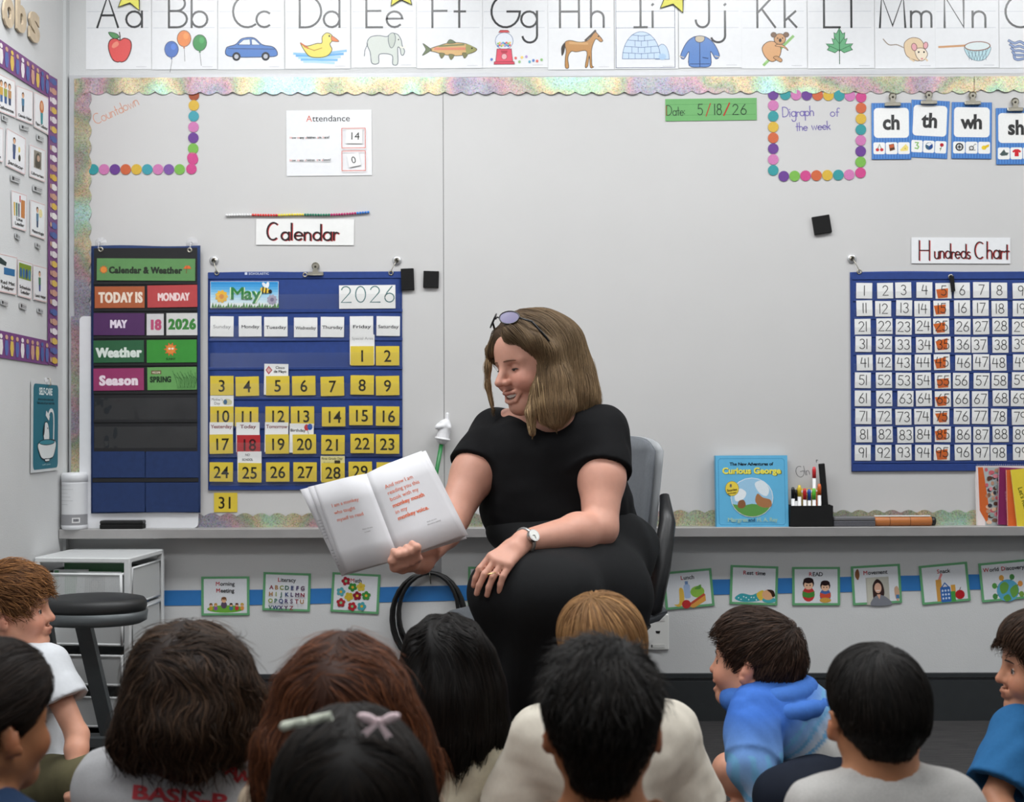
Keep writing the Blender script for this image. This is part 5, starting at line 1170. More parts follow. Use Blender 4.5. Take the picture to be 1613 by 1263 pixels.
def job(c4, title, fn, label, tagpos=None):
    o, f, c = lsheet('job_card', c4, .004, LAMINATE, .001, label, 'card', 'job cards on the left wall')
    def dr(d):
        d.line([(2, 2), (98, 2), (98, 98), (2, 98), (2, 2)], 1.5, S('d9a9a6')); fn(d)
        for i, t in enumerate(title): d.text(t, 50, 90 - 13 * (len(title) - 1 - i), 9, DARK, 'bold', fit=min(80, 11 * len(t)))
    lprint(o, f, c, dr, 'print')
    if tagpos:
        x0, y0, x1, y1 = tagpos; sl = (y1 - y0) * .25
        o2, f2, c2 = lsheet('name_tag', [(x0, y0 - sl), (x1, y0 + sl), (x1, y1 + sl), (x0, y1 - sl)], .006, mat('name_tag_card', S('b9bbbc'), .3), .002, 'small name tag below the ' + label.replace(', middle of the top row', '').replace(' with a green picture', '').replace(' by the border', '').replace(' with an orange door, third row', ''), 'tag', 'name tags on the left wall')
        lprint(o2, f2, c2, lambda d: (d.rect(8, 25, 30, 80, S('3a3a3c')), d.line([(38, 40), (90, 40)], 10, S('77777a')), d.line([(38, 66), (80, 66)], 10, S('8a8a8c'))), 'print')
def fgs(*a):
    def f(d):
        for (u, c1, c2) in a: d.ell(u, 22, 7, 8, S('5a4030')); d.ell(u, 25, 5.5, 6.5, S('d9a884')); d.poly([(u - 8, 33), (u + 8, 33), (u + 7, 54), (u - 7, 54)], S(c1)); d.poly([(u - 6, 54), (u + 6, 54), (u + 5, 72), (u - 5, 72)], S(c2))
    return f
job([(-8, 112), (24, 128), (25, 186), (-8, 173)], ['Caboose'], fgs((30, 'c9a04a', '4a6a9a'), (50, '9aa04a', '3a5a8a'), (70, 'b88a5a', '3a4a6a')), 'job card with three small figures at the board\'s top row', (4, 182, 13, 191))
job([(26, 134), (52, 144), (52, 197), (26, 187)], ['Calendar Helper'], fgs((38, '4a7a9a', '3a4a5a')), 'job card with one figure at a poster, middle of the top row', (33, 197, 46, 205))
job([(54, 144), (77, 154), (77, 213), (53.5, 200)], ['Paper Collector'], lambda d: (d.ell(50, 34, 14, 18, S('c4713a')), d.ell(50, 32, 8, 11, S('d9a884')), d.poly([(42, 50), (58, 50), (57, 80), (44, 80)], S('3f8f96'))), 'job card with a red haired figure beside the purple border', (59, 213, 69, 222))
job([(-8, 198), (4.5, 202), (4.5, 256), (-8, 252)], ['Line'], fgs((50, 'c96a4a', '3a4a6a')), 'job card cut off by the picture edge, second row')
job([(10.5, 201), (40.5, 218), (39.5, 276), (9, 261)], ['Janitor'], lambda d: (fgs((40, '4a5a7a', '3a4a7a'))(d), d.ell(68, 62, 6, 9, S('4a4a3a')), d.ell(66, 40, 5, 8, S('e2c96a'))), 'job card with a janitor figure in the second row', (18, 277, 32, 287))
job([(47, 227), (71.5, 237), (71, 287.5), (46.5, 278)], ['Librarian'], lambda d: (d.rect(26, 12, 74, 66, S('8a8478')), d.blob([(34, 60), (40, 24), (60, 20), (66, 60)], S('4f4a40')), d.ell(54, 34, 9, 10, S('b89a84'))), 'job card with a small grey photo in the second row', (53, 293, 67, 303))
job([(18, 299), (42, 307), (41, 365), (19.5, 358)], ['Line', 'Leader'], lambda d: (d.rect(62, 18, 88, 66, S('c07c40')), [d.poly([(12 + 15 * i, 30), (22 + 15 * i, 30), (21 + 15 * i, 66), (13 + 15 * i, 66)], S(['d9b04a', '4a7a5a', '5a5a6a'][i])) for i in range(3)], d.rect(52, 8, 58, 26, S('c43a3a'))), 'job card printed Leader with an orange door, third row', (25, 368, 32, 377))
job([(48, 314), (71, 322), (71, 378), (48, 370)], ['Meteorologist'], lambda d: (fgs((46, '5a7f9a', '3a4a6a'))(d), d.ell(68, 30, 12, 12, S('e6d9a0'))), 'job card with a weather figure in the third row', (57, 383, 64, 391))
job([(-3, 398), (27, 405), (26, 465), (-3, 459)], ['Red Mat', 'Helper'], lambda d: (d.rect(30, 34, 88, 52, S('2f6a9a')), d.poly([(10, 10), (44, 20), (40, 30), (4, 26)], S('2a3a3a'))), 'job card printed Red Mat Helper in the bottom row', (2, 473, 13, 481))
job([(28, 408), (51, 415), (49.5, 472), (28.5, 466)], ['Schedule', 'Leader'], lambda d: (d.rect(8, 8, 92, 50, S('7a8f2e')), [d.ell(20 + 20 * i, 34, 8, 14, S(['2f5a8a', '3a6a9a', '2a4a7a', '3f7aa0'][i])) for i in range(4)]), 'job card printed Schedule Leader with a green picture', (32, 478, 42, 487))
job([(52, 416), (74, 422), (74, 477), (53, 472)], ['Lunch Helper'], fgs((45, '4a7a5a', '3a4a8a')), 'job card with a helper figure in the bottom row by the border', (60, 486, 68, 493))
# wooden letters
M_WOODL = mat('plywood_letter', S('c6b49a'), .6, noise=.1, nscale=40)
def wood_letter(ch, x0, x1, y0, y1, tilt, lab):
    v, fcs, adv = _glyph['heavy', ch]; v = v[0]; f = quad_fn([(x0, y0), (x1, y0 + tilt), (x1, y1 + tilt), (x0, y1)], XL + .004); c = f(.5, .5)
    lo, hi = v.min(0), v.max(0); q = [(f((x - lo[0]) / (hi[0] - lo[0]), 1 - (y - lo[1]) / (hi[1] - lo[1])) - c) for x, y in v]; n = len(q)
    vs = [tuple(p + V3_(.006, 0, 0)) for p in q] + [tuple(p) for p in q]; ed = {}
    for fc in fcs:
        for a, b in zip(fc, fc[1:] + fc[:1]): ed[(a, b)] = 1
    fs = list(fcs) + [tuple(i + n for i in fc[::-1]) for fc in fcs] + [(a, b, b + n, a + n) for (a, b) in ed if (b, a) not in ed]
    o = obj('wooden_letter', vs, fs, M_WOODL); o.location = c; tag(o, lab, 'letter', 'wooden letters on the left wall')
wood_letter('o', 3, 20, -8, 40, 9, 'plywood letter o on the left wall at the picture\'s edge'); wood_letter('b', 24, 39, -14, 48, 9, 'plywood letter b between the o and the s'); wood_letter('s', 44, 60, 14, 62, 10, 'plywood letter s nearest the alphabet cards')
# self care poster
o, f, c = lsheet('wall_poster', [(50, 599), (93, 603), (92, 740), (49, 745)], .006, mat('white_card_edge', S('d3d6d6'), .3), .0015, 'teal SELF-CARE poster with a white drawing on the left wall', 'poster')
def poster(d):
    d.rrect(6, 3, 97, 97, 6, S('2a6f80')); d.text('SELF-CARE', 50, 15, 8, S('dfe8e8'), 'heavy', fit=48); d.text('time to slow down and', 50, 21, 2.6, S('1a3a44'), 'bold', fit=56); d.text('take care of you each day', 50, 25, 2.6, S('1a3a44'), 'bold', fit=62)
    W_, K_ = S('dfe3e2'), S('1c2a30')
    d.line(spline([(78, 74), (79, 46), (76, 34), (66, 32), (58, 38)], 5, False), 4, W_); d.line([(52, 36), (60, 40)], 6, W_)
    d.blob([(44, 66), (40, 56), (46, 46), (56, 46), (62, 56), (62, 66), (56, 72), (48, 72)], W_, K_, 1.2); d.blob([(40, 52), (46, 46), (44, 58), (39, 60)], K_); d.ell(56, 52, 1.4, 1, K_)
    d.blob([(24, 68), (84, 66), (80, 82), (66, 86), (40, 86), (28, 80)], W_, K_, 1.2); d.ell(54, 67.5, 28, 3, S('3f8a98'), 0, K_, .8); d.poly([(46, 86), (64, 86), (62, 97 - 8), (48, 97 - 8)], W_, K_, 1); d.text('self care', 52, 93, 1.8, S('a9c4c8'), 'reg', fit=30)
lprint(o, f, c, poster, 'print')
e = empty('poster_hook', tuple(np.array(PX(XL + .004, 72, 600)))); tag(e, 'small wire hook holding the teal poster', 'hook')
MB().lathe([(.012, 0), (.012, .003), (.006, .006)], 14, 'x').build('pad', M_CLEAR, e, True); MB().tube([(.006, 0, .008), (.014, .0, .006), (.016, 0, -.012), (.008, 0, -.018)], .0016, 6).build('wire', M_STEEL, e, True)

# ------------------------------------------------------------------ drawer cart
def make_cart():
    o0 = P(204, 881, 3.90); e = empty('drawer_cart', (o0.x, o0.y, 0), (0, 0, R(-5.7))); tag(e, 'white metal cart with mesh drawers in the corner', 'cart')
    W_, D_, H_ = .30, .28, .552; m = mat('white_cart_metal', S('d6d8d8'), .4, noise=.03); r = .009
    mm = vinyl('mesh_panel', .0, .3)
    # perforated mesh: white metal with a fine grid of holes
    nt = mm.node_tree; N, L = nt.nodes, nt.links; mix = [n for n in N if n.type == 'MIX_SHADER'][0]; gl = [n for n in N if n.type == 'BSDF_GLOSSY'][0]; N.remove(gl)
    df = N.new('ShaderNodeBsdfDiffuse'); df.inputs[0].default_value = (*S('cfd1d1'), 1); L.new(df.outputs[0], mix.inputs[2]); tc = N.new('ShaderNodeTexCoord'); ck = N.new('ShaderNodeTexVoronoi'); ck.inputs['Scale'].default_value = 330; ck.inputs['Randomness'].default_value = 0
    mr = N.new('ShaderNodeMapRange'); mr.inputs['From Min'].default_value = .25; mr.inputs['From Max'].default_value = .45; L.new(tc.outputs['Object'], ck.inputs['Vector']); L.new(ck.outputs['Distance'], mr.inputs['Value']); L.new(mr.outputs[0], mix.inputs[0])
    for x, y in ((-W_ + r, r), (-r, r), (-W_ + r, D_ - r), (-r, D_ - r)):
        MB().box(x - r, x + r, y - r, y + r, .02, H_, bev=.002).build('post', m, e); MB().lathe([(.012, 0), (.012, .02)], 10, 'z', (x, y, 0)).build('foot', M_BLACKPL, e)
    MB().box(-W_, 0, 0, D_, H_ - .004, H_ + .012, bev=.003).build('top', m, e)
    for z in (.045, .165, .285, .405): 
        for x in (-W_ + r, -r): MB().box(x - .005, x + .005, 2 * r, D_ - 2 * r, z - .006, z + .004).build('rail', m, e)
        MB().box(-W_ + 2 * r, -2 * r, D_ - .014, D_ - .006, z - .006, z + .004).build('rail', m, e)
    for k, (z0, z1) in enumerate(((.055, .145), (.18, .27), (.30, .39), (.415, .515))):
        dr = empty('drawer', (0, 0, 0)); dr.parent = e; x0, x1, y0, y1 = -W_ + .022, -.022, -.004 if k != 3 else -.012, D_ - .02
        rim = MB(); q = .0045
        for z in (z0 + .004, z1): rim.tube([(x0, y0, z), (x1, y0, z), (x1, y1, z), (x0, y1, z)], q, 6, closed=True)
        for (x, y) in ((x0, y0), (x1, y0), (x1, y1), (x0, y1)): rim.tube([(x, y, z0), (x, y, z1)], q, 6)
        rim.build('drawer_rim', m, dr, True); pn = MB(); pn.box(x0, x1, y0 - .0005, y0 + .0005, z0, z1); pn.box(x0, x1, y1 - .0005, y1 + .0005, z0, z1); pn.box(x0 - .0005, x0 + .0005, y0, y1, z0, z1); pn.box(x1 - .0005, x1 + .0005, y0, y1, z0, z1); pn.box(x0, x1, y0, y1, z0, z0 + .001); pn.build('mesh_panel', mm, dr)
    # side mesh frames
    for z0, z1 in ((.04, .15), (.175, .275), (.295, .40), (.42, .53)):
        fr = MB(); fr.tube([(-.004, .03, z0), (-.004, D_ - .03, z0), (-.004, D_ - .03, z1), (-.004, .03, z1)], .004, 6, closed=True); fr.build('side_frame', m, e, True); MB().box(-.0045, -.0038, .03, D_ - .03, z0, z1).build('side_mesh', mm, e)
    # cards standing in the top drawer
    M0 = Matrix.LocRotScale(e.location, e.rotation_euler, None)
    def paper(x0, x1, y, z0, z1, lean, m_, lab, fn=None):
        o = MB().box(x0, x1, -.0006, .0006, 0, z1 - z0).build('filed_card', m_); o.matrix_world = M0 @ Matrix.Translation((0, y, z0)) @ Matrix.Rotation(R(lean), 4, 'X'); tag(o, lab, 'card', 'cards filed in the top cart drawer')
        if fn: d = Draw(1, 0, 0, -.0008); fn(d); d.build('picture', o)
    paper(-.255, -.05, .10, .42, .545, -4, M_GREENF, 'green card standing at the back of the cart\'s top drawer')
    paper(-.262, -.15, .04, .42, .523, -5, LAMINATE, 'white card with a green edge at the left of the cart\'s top drawer', lambda d: d.rect(-.258, -.10, -.245, -.002, S('7fb88a')))
    def portrait(d): d.rect(-.15, -.085, -.085, -.025, S('9a9a9a')); d.ell(-.118, -.062, .016, .02, S('6a6a6a')); d.ell(-.118, -.058, .012, .015, S('b8b0aa')); d.ell(-.118, -.03, .026, .012, S('55555a')); d.text('My Name', -.115, -.09, .006, S('777777'), 'bold')
    paper(-.175, -.035, .015, .42, .520, -5, LAMINATE, 'white card with a grey portrait photo in the cart\'s top drawer', portrait)
    paper(-.215, -.16, .02, .42, .515, -5, M_GREENF, 'narrow green edged card in the cart\'s top drawer')
    return e
make_cart()
# ------------------------------------------------------------------ stool
def make_stool():
    c = P(148, 958, 3.72); e = empty('stool', (c.x, 3.72, 0)); tag(e, 'black padded stool with a grey bent metal leg in front of the cart', 'stool'); zs = c.z
    a, b = .152, .115
    def el(rx, ry, z, n=36): return [(rx * math.cos(t) * (1 - .10 * math.sin(t)), ry * math.sin(t), z) for t in np.linspace(0, 2 * math.pi, n, endpoint=False)]
    def stack(rings, name, m):
        n = 36; vs = [p for r in rings for p in r]; fs = [tuple(range(n))[::-1], tuple((len(rings) - 1) * n + i for i in range(n))]
        for k in range(len(rings) - 1): fs += [(k * n + i, k * n + (i + 1) % n, (k + 1) * n + (i + 1) % n, (k + 1) * n + i) for i in range(n)]
        return obj(name, vs, fs, m, e, True)
    stack([el(a * .97, b * .97, zs - .004), el(a, b, zs + .006), el(a, b, zs + .020), el(a * .95, b * .95, zs + .030), el(a * .8, b * .8, zs + .034), el(a * .3, b * .3, zs + .035)], 'seat_cushion', mat('black_vinyl', S('232425'), .5, noise=.06, bump=.15, bscale=300))
    mg = mat('grey_stool_metal', S('5d6264'), .4, metal=.3, noise=.05)
    stack([el(a * .9, b * .9, zs - .040), el(a * 1.0, b * 1.0, zs - .032), el(a * 1.02, b * 1.02, zs - .006), el(a * .95, b * .95, zs - .003)], 'seat_rim', mg)
    pb = P(172, 1160, 3.84) - Vector(e.location); pt = P(130, 990, 3.74) - Vector(e.location)
    def bar(p0, p1, w, d_, name):
        p0, p1 = Vector(p0), Vector(p1); mb = MB(); ux = Vector((w, 0, 0)); uy = Vector((0, d_, 0)); vs = [p + sx * ux + sy * uy for p in (p0, p1) for sx, sy in ((-1, -1), (1, -1), (1, 1), (-1, 1))]
        mb.add(vs, [(0, 1, 2, 3), (7, 6, 5, 4), (0, 4, 5, 1), (1, 5, 6, 2), (2, 6, 7, 3), (3, 7, 4, 0)]); mb.build(name, mg, e)
    bar((pt.x, pt.y, zs - .035), (pb.x, pb.y, .05), .022, .014, 'leg'); bar((pt.x - .12, pt.y + .02, zs - .035), (pb.x - .15, pb.y + .02, .05), .022, .014, 'leg')
    MB().box(pb.x - .17, pb.x + .075, pb.y - .02, pb.y + .03, .012, .05, bev=.006).build('foot_bar', mg, e); MB().box(pb.x - .17, pb.x + .075, pb.y - .018, pb.y + .028, .0, .012).build('foot_pad', M_BLACKPL, e)
make_stool()
# ------------------------------------------------------------------ sculpting: smooth unions of round cones and ellipsoids, meshed by surface nets
F32 = np.float32
def V3(*a): return np.array(a if len(a) > 1 else a[0], float)
def nrm(v): v = np.asarray(v, float); return v / (np.linalg.norm(v) + 1e-12)
def lerp(a, b, t): return np.asarray(a, float) * (1 - t) + np.asarray(b, float) * t
def rotm(yaw=0, pitch=0, roll=0):
    """columns: local x (forward), y (left), z (up) in world; yaw about z, pitch up, roll about forward"""
    cy, sy, cp, sp, cr, sr = (f(R(a)) for a in (yaw, pitch, roll) for f in (math.cos, math.sin))
    Rz = np.array([[cy, -sy, 0], [sy, cy, 0], [0, 0, 1]]); Ry = np.array([[cp, 0, -sp], [0, 1, 0], [sp, 0, cp]]); Rx = np.array([[1, 0, 0], [0, cr, -sr], [0, sr, cr]])
    return Rz @ Ry @ Rx
class Sdf:
    def __init__(s): s.ops = []
    def cone(s, a, b, ra, rb=None, k=.02, op='+'):
        a, b = V3(a), V3(b); rb = ra if rb is None else rb; ba = b - a; L2 = float(ba @ ba) + 1e-12
        A, BA = a.astype(F32), ba.astype(F32)
        def f(p):
            q = p - A; h = np.clip(q @ BA / F32(L2), 0, 1); q -= h[:, None] * BA
            return np.sqrt(np.einsum('ij,ij->i', q, q)) - (F32(ra) + F32(rb - ra) * h)
        s.ops.append((op, f, (a + b) / 2, math.sqrt(L2) / 2 + max(ra, rb), k)); return s
    def ell(s, c, r, rot=None, k=.02, op='+'):
        c = V3(c); r = np.asarray(r, float) * np.ones(3); M = (np.eye(3) if rot is None else np.asarray(rot)).astype(F32)
        C = c.astype(F32); ir = (1 / r).astype(F32)
        def f(p):
            q = ((p - C) @ M) * ir; k0 = np.sqrt(np.einsum('ij,ij->i', q, q)); q *= ir; k1 = np.sqrt(np.einsum('ij,ij->i', q, q)) + F32(1e-9)
            return k0 * (k0 - 1) / k1
        s.ops.append((op, f, c, float(r.max()), k)); return s
    def plane(s, c, n, k=.005):
        """keep the side n points away from"""
        C = V3(c).astype(F32); n = nrm(n).astype(F32)
        s.ops.append(('&', lambda p: (p - C) @ n, None, 1e9, k)); return s
    def disp(s, fn): s.ops.append(('d', fn, None, 1e9, 0)); return s
    def chain(s, pts, rs, k=.02, op='+'):
        for i in range(len(pts) - 1): s.cone(pts[i], pts[i + 1], rs[i], rs[i + 1], k, op)
        return s
    def group(s, o, c, r, k=.02, op='+'):
        s.ops.append((op, lambda p: o.eval(p), V3(c), r, k)); return s
    def join(s, o): s.ops += o.ops; return s
    def eval(s, p, ops=None):
        p = np.ascontiguousarray(p, F32); d = np.full(len(p), 9.0, F32)
        for op, f, c, r, k in (s.ops if ops is None else ops):
            if op == 'd': d = d + f(p).astype(F32); continue
            x = f(p)
            if op == '+':
                h = np.maximum(k - np.abs(d - x), 0); d = np.minimum(d, x) - h * h * F32(.25 / max(k, 1e-6))
            else:
                if op == '-': x = -x
                h = np.maximum(k - np.abs(d - x), 0); d = np.maximum(d, x) + h * h * F32(.25 / max(k, 1e-6))
        return d
    def grad(s, p, e=.0012):
        p = np.asarray(p, F32); g = np.empty_like(p)
        for a in range(3):
            q = p.copy(); q[:, a] += e; w = p.copy(); w[:, a] -= e; g[:, a] = s.eval(q) - s.eval(w)
        return g / (np.linalg.norm(g, axis=1)[:, None] + 1e-9)
    def bounds(s):
        lo, hi = np.full(3, 1e9), np.full(3, -1e9)
        for op, f, c, r, k in s.ops:
            if op == '+': lo = np.minimum(lo, c - r - k * .3); hi = np.maximum(hi, c + r + k * .3)
        return lo, hi
    def mesh(s, h, proj=1, clip=None, grow=0.0):
        lo, hi = s.bounds(); lo = lo - 2 * h - grow; hi = hi + 2 * h + grow
        if clip is not None: lo = np.maximum(lo, clip[0]); hi = np.minimum(hi, clip[1])
        B = 12; n = (np.ceil((hi - lo) / h).astype(int) + 1 + B) // B * B
        D = np.full(n, 1.0, F32); hd = B * h * .87 + h
        g = np.arange(B) * h; loc = np.stack(np.meshgrid(g, g, g, indexing='ij'), -1).reshape(-1, 3)
        for i in range(0, n[0], B):
            for j in range(0, n[1], B):
                for k in range(0, n[2], B):
                    o = lo + np.array((i, j, k)) * h; c = o + (B - 1) * h / 2
                    ops = [q for q in s.ops if q[2] is None or np.linalg.norm(q[2] - c) - q[3] - q[4] - grow < hd]
                    if not any(q[0] == '+' for q in ops): continue
                    dc = s.eval(c[None], ops)[0]
                    if abs(dc) > hd * 1.3 + grow: D[i:i + B, j:j + B, k:k + B] = dc; continue
                    D[i:i + B, j:j + B, k:k + B] = s.eval((loc + o), ops).reshape(B, B, B)
        ins = D < 0
        a = ins[:-1, :-1, :-1].astype(np.int8)
        cnt = sum(ins[x:n[0] - 1 + x, y:n[1] - 1 + y, z:n[2] - 1 + z].astype(np.int8) for x in (0, 1) for y in (0, 1) for z in (0, 1))
        cell = np.argwhere((cnt > 0) & (cnt < 8)); idx = np.full(n - 1, -1, np.int32); idx[tuple(cell.T)] = np.arange(len(cell))
        cor = [(x, y, z) for x in (0, 1) for y in (0, 1) for z in (0, 1)]
        val = np.stack([D[cell[:, 0] + x, cell[:, 1] + y, cell[:, 2] + z] for x, y, z in cor], 1)
        acc = np.zeros((len(cell), 3)); m = np.zeros(len(cell))
        for u in range(8):
            for w in range(u + 1, 8):
                if sum(abs(cor[u][t] - cor[w][t]) for t in range(3)) != 1: continue
                sg = (val[:, u] < 0) != (val[:, w] < 0); t = val[:, u] / (val[:, u] - val[:, w] + 1e-20); t = np.where(sg, t, 0)
                acc += np.where(sg[:, None], np.array(cor[u]) * (1 - t[:, None]) + np.array(cor[w]) * t[:, None], 0); m += sg
        V = lo + h * (cell + acc / np.maximum(m, 1)[:, None])
        faces = []
        for ax in range(3):
            sl0 = [slice(1, -1)] * 3; sl1 = [slice(1, -1)] * 3; sl0[ax] = slice(0, -1); sl1[ax] = slice(1, None)
            A_, B_ = ins[tuple(sl0)], ins[tuple(sl1)]; e = np.argwhere(A_ != B_)
            if not len(e): continue
            flip = A_[tuple(e.T)]; base = e.copy()
            for t in range(3):
                if t != ax: base[:, t] += 1
            u, w = [(1, 2), (2, 0), (0, 1)][ax]
            q = []
            for du, dw in ((0, 0), (-1, 0), (-1, -1), (0, -1)):
                b = base.copy(); b[:, u] += du; b[:, w] += dw; q.append(idx[b[:, 0], b[:, 1], b[:, 2]])
            q = np.stack(q, 1); q[~flip] = q[~flip][:, ::-1]; faces.append(q[(q >= 0).all(1)])
        Fq = np.concatenate(faces)
        for _ in range(proj):
            d = s.eval(V); gr = s.grad(V); V = V - np.clip(d, -h, h)[:, None] * gr
        return V, Fq
def sobj(name, V, Fq, m, parent=None, cols=None):
    me = bpy.data.meshes.new(name); nv, nf = len(V), len(Fq)
    me.vertices.add(nv); me.vertices.foreach_set('co', np.asarray(V, F32).ravel())
    k = Fq.shape[1]; me.loops.add(nf * k); me.loops.foreach_set('vertex_index', np.asarray(Fq, np.int32).ravel())
    me.polygons.add(nf); me.polygons.foreach_set('loop_start', np.arange(0, nf * k, k, dtype=np.int32))
    me.polygons.foreach_set('use_smooth', np.ones(nf, bool)); me.update(calc_edges=True)
    if cols is not None:
        at = me.color_attributes.new('Col', 'FLOAT_COLOR', 'POINT'); c = np.ones((nv, 4), F32); c[:, :3] = cols; at.data.foreach_set('color', c.ravel())
    me.materials.append(m); o = bpy.data.objects.new(name, me); COL.objects.link(o)
    if parent is not None:
        o.parent = parent; o.matrix_parent_inverse = Matrix.Translation(-Vector(parent.location)) if parent.rotation_euler.to_matrix() == Matrix.Identity(3) else (Matrix.LocRotScale(parent.location, parent.rotation_euler, None)).inverted()
    return o
def snoise(p, f, seed=0):
    """cheap smooth noise from warped sines"""
    r = np.random.default_rng(seed); out = 0
    for i in range(4):
        w = r.normal(size=3); w = w / np.linalg.norm(w) * f * (0.7 + .35 * i); u = r.normal(size=3); u = u / np.linalg.norm(u) * f * .5
        out = out + np.sin(p @ w + 1.7 * np.sin(p @ u + r.uniform(0, 6)) + r.uniform(0, 6)) / (1 + .5 * i)
    return out / 2.4

# ---------------------------------------------------------------- heads, hands, bodies
def head_sdf(S, c, M, s=1.0, child=False, smile=0.6, openm=0.0, ears=True, fem=False):
    """head at c (between the ears), axes M (x forward, y left, z up), adult scale 1"""
    def W(x, y, z): return V3(c) + s * (M @ np.array((x, y, z)))
    C = lambda a, b, ra, rb, k=.012, op='+': S.cone(W(*a), W(*b), ra * s, rb * s, k * s, op)
    E = lambda a, r, k=.012, op='+', rot=None: S.ell(W(*a), np.array(r) * s, M if rot is None else M @ rot, k * s, op)
    fz = .86 if child else 1.0
    E((-.012, 0, .036), (.097, .075, .088), .02); E((.034, 0, .040), (.060, .062, .062), .03)
    E((.030, 0, -.022 * fz), (.060, .060, .080 * fz), .03)
    for sg in (1, -1):
        C((-.005, sg * .052, -.045 * fz), (.062, sg * .016, -.096 * fz), .020, .017, .03)
        E((.060, sg * .036, -.030 * fz), (.026, .024, .026 if not child else .030), .022)
        if smile: E((.068, sg * .038, -.034 * fz), (.018, .018, .017), .016)
        C((.079, sg * .012, .022), (.066, sg * .046, .020), .011, .009, .014)
        E((.094, sg * .031, .003), (.020, .016, .011), .014, '-')
        E((.071, sg * .031, .002), (.0135, .0155, .0125), .004)
    E((.066, 0, -.094 * fz), (.024, .022, .019), .022)
    tip = (.116, 0, -.027 * fz) if not child else (.104, 0, -.026 * fz)
    C((.086, 0, .012), tip, .0085, .0105 if not child else .0105, .012)
    for sg in (1, -1): E((tip[0] - .014, sg * .0115, tip[2] - .003), (.011, .0085, .0085), .007); E((tip[0] - .008, sg * .007, tip[2] - .0115), (.004, .0035, .004), .003, '-')
    mz = -.060 * fz; w = .024 + .010 * smile; up = .008 * smile
    if openm: E((.094, 0, mz - .006 * openm), (.022, w * .92, .006 + .008 * openm), .006, '-')
    pts_u = [(.075 if smile else .08, w, mz + up), (.092, w * .55, mz + .004), (.0985, 0, mz + .003), (.092, -w * .55, mz + .004), (.075 if smile else .08, -w, mz + up)]
    lo = mz - (.010 if openm else .0085) - .010 * openm
    pts_l = [(.075 if smile else .08, w, mz + up), (.089, w * .55, lo + .003), (.094, 0, lo), (.089, -w * .55, lo + .003), (.075 if smile else .08, -w, mz + up)]
    for a, b in zip(pts_u[:-1], pts_u[1:]): C(a, b, .0048, .0048, .004)
    for a, b in zip(pts_l[:-1], pts_l[1:]): C(a, b, .0054, .0054, .004)
    if ears:
        for sg in (1, -1):
            rt = rotm(sg * (34 if child else 22), 12, sg * -8); eo = .006 if child else 0
            E((-.006, sg * (.078 + eo), -.004), (.019, .0075, .031), .006, '+', rt); E((-.001, sg * (.086 + eo), .000), (.011, .007, .019), .004, '-', rt); E((-.001, sg * (.080 + eo), -.006), (.006, .006, .008), .004, '+', rt)
    return W
def on_face(B, W, y, z, off=.001):
    """point of the face surface at head-local (y, z)"""
    xs = np.linspace(.135, .03, 140); d = B.eval(np.array([W(x, y, z) for x in xs])); i = int(np.argmax(d < 0)); return tuple(W(xs[i] + off, y, z))
def skin_cols(V, W_inv, base, lip, smile=.6, child=False, s=1.0, blush=.12):
    """V world -> head-local; colours lips, cheeks, nose, ears"""
    q = W_inv(V); fz = .86 if child else 1.0; base = np.array(base); c = np.tile(base, (len(V), 1)); mz = -.060 * fz
    def g(cx, cy, cz, rx, ry, rz): return np.exp(-(((q[:, 0] - cx) / rx) ** 2 + ((np.abs(q[:, 1]) - cy) / ry) ** 2 + ((q[:, 2] - cz) / rz) ** 2))
    red = np.clip(g(.07, .04, -.03, .03, .025, .025) + .8 * g(.112, 0, -.03, .015, .014, .015) + .8 * g(-.005, .085, -.01, .025, .012, .03), 0, 1)[:, None]
    c = c * (1 - blush * red * np.array((0.0, 1.6, 1.5)))
    lipm = np.clip(g(.094, 0, mz - .003, .014, .03, .0125) * 1.5 - .45, 0, 1)[:, None]
    c = c * (1 - lipm) + np.array(lip) * lipm
    return c
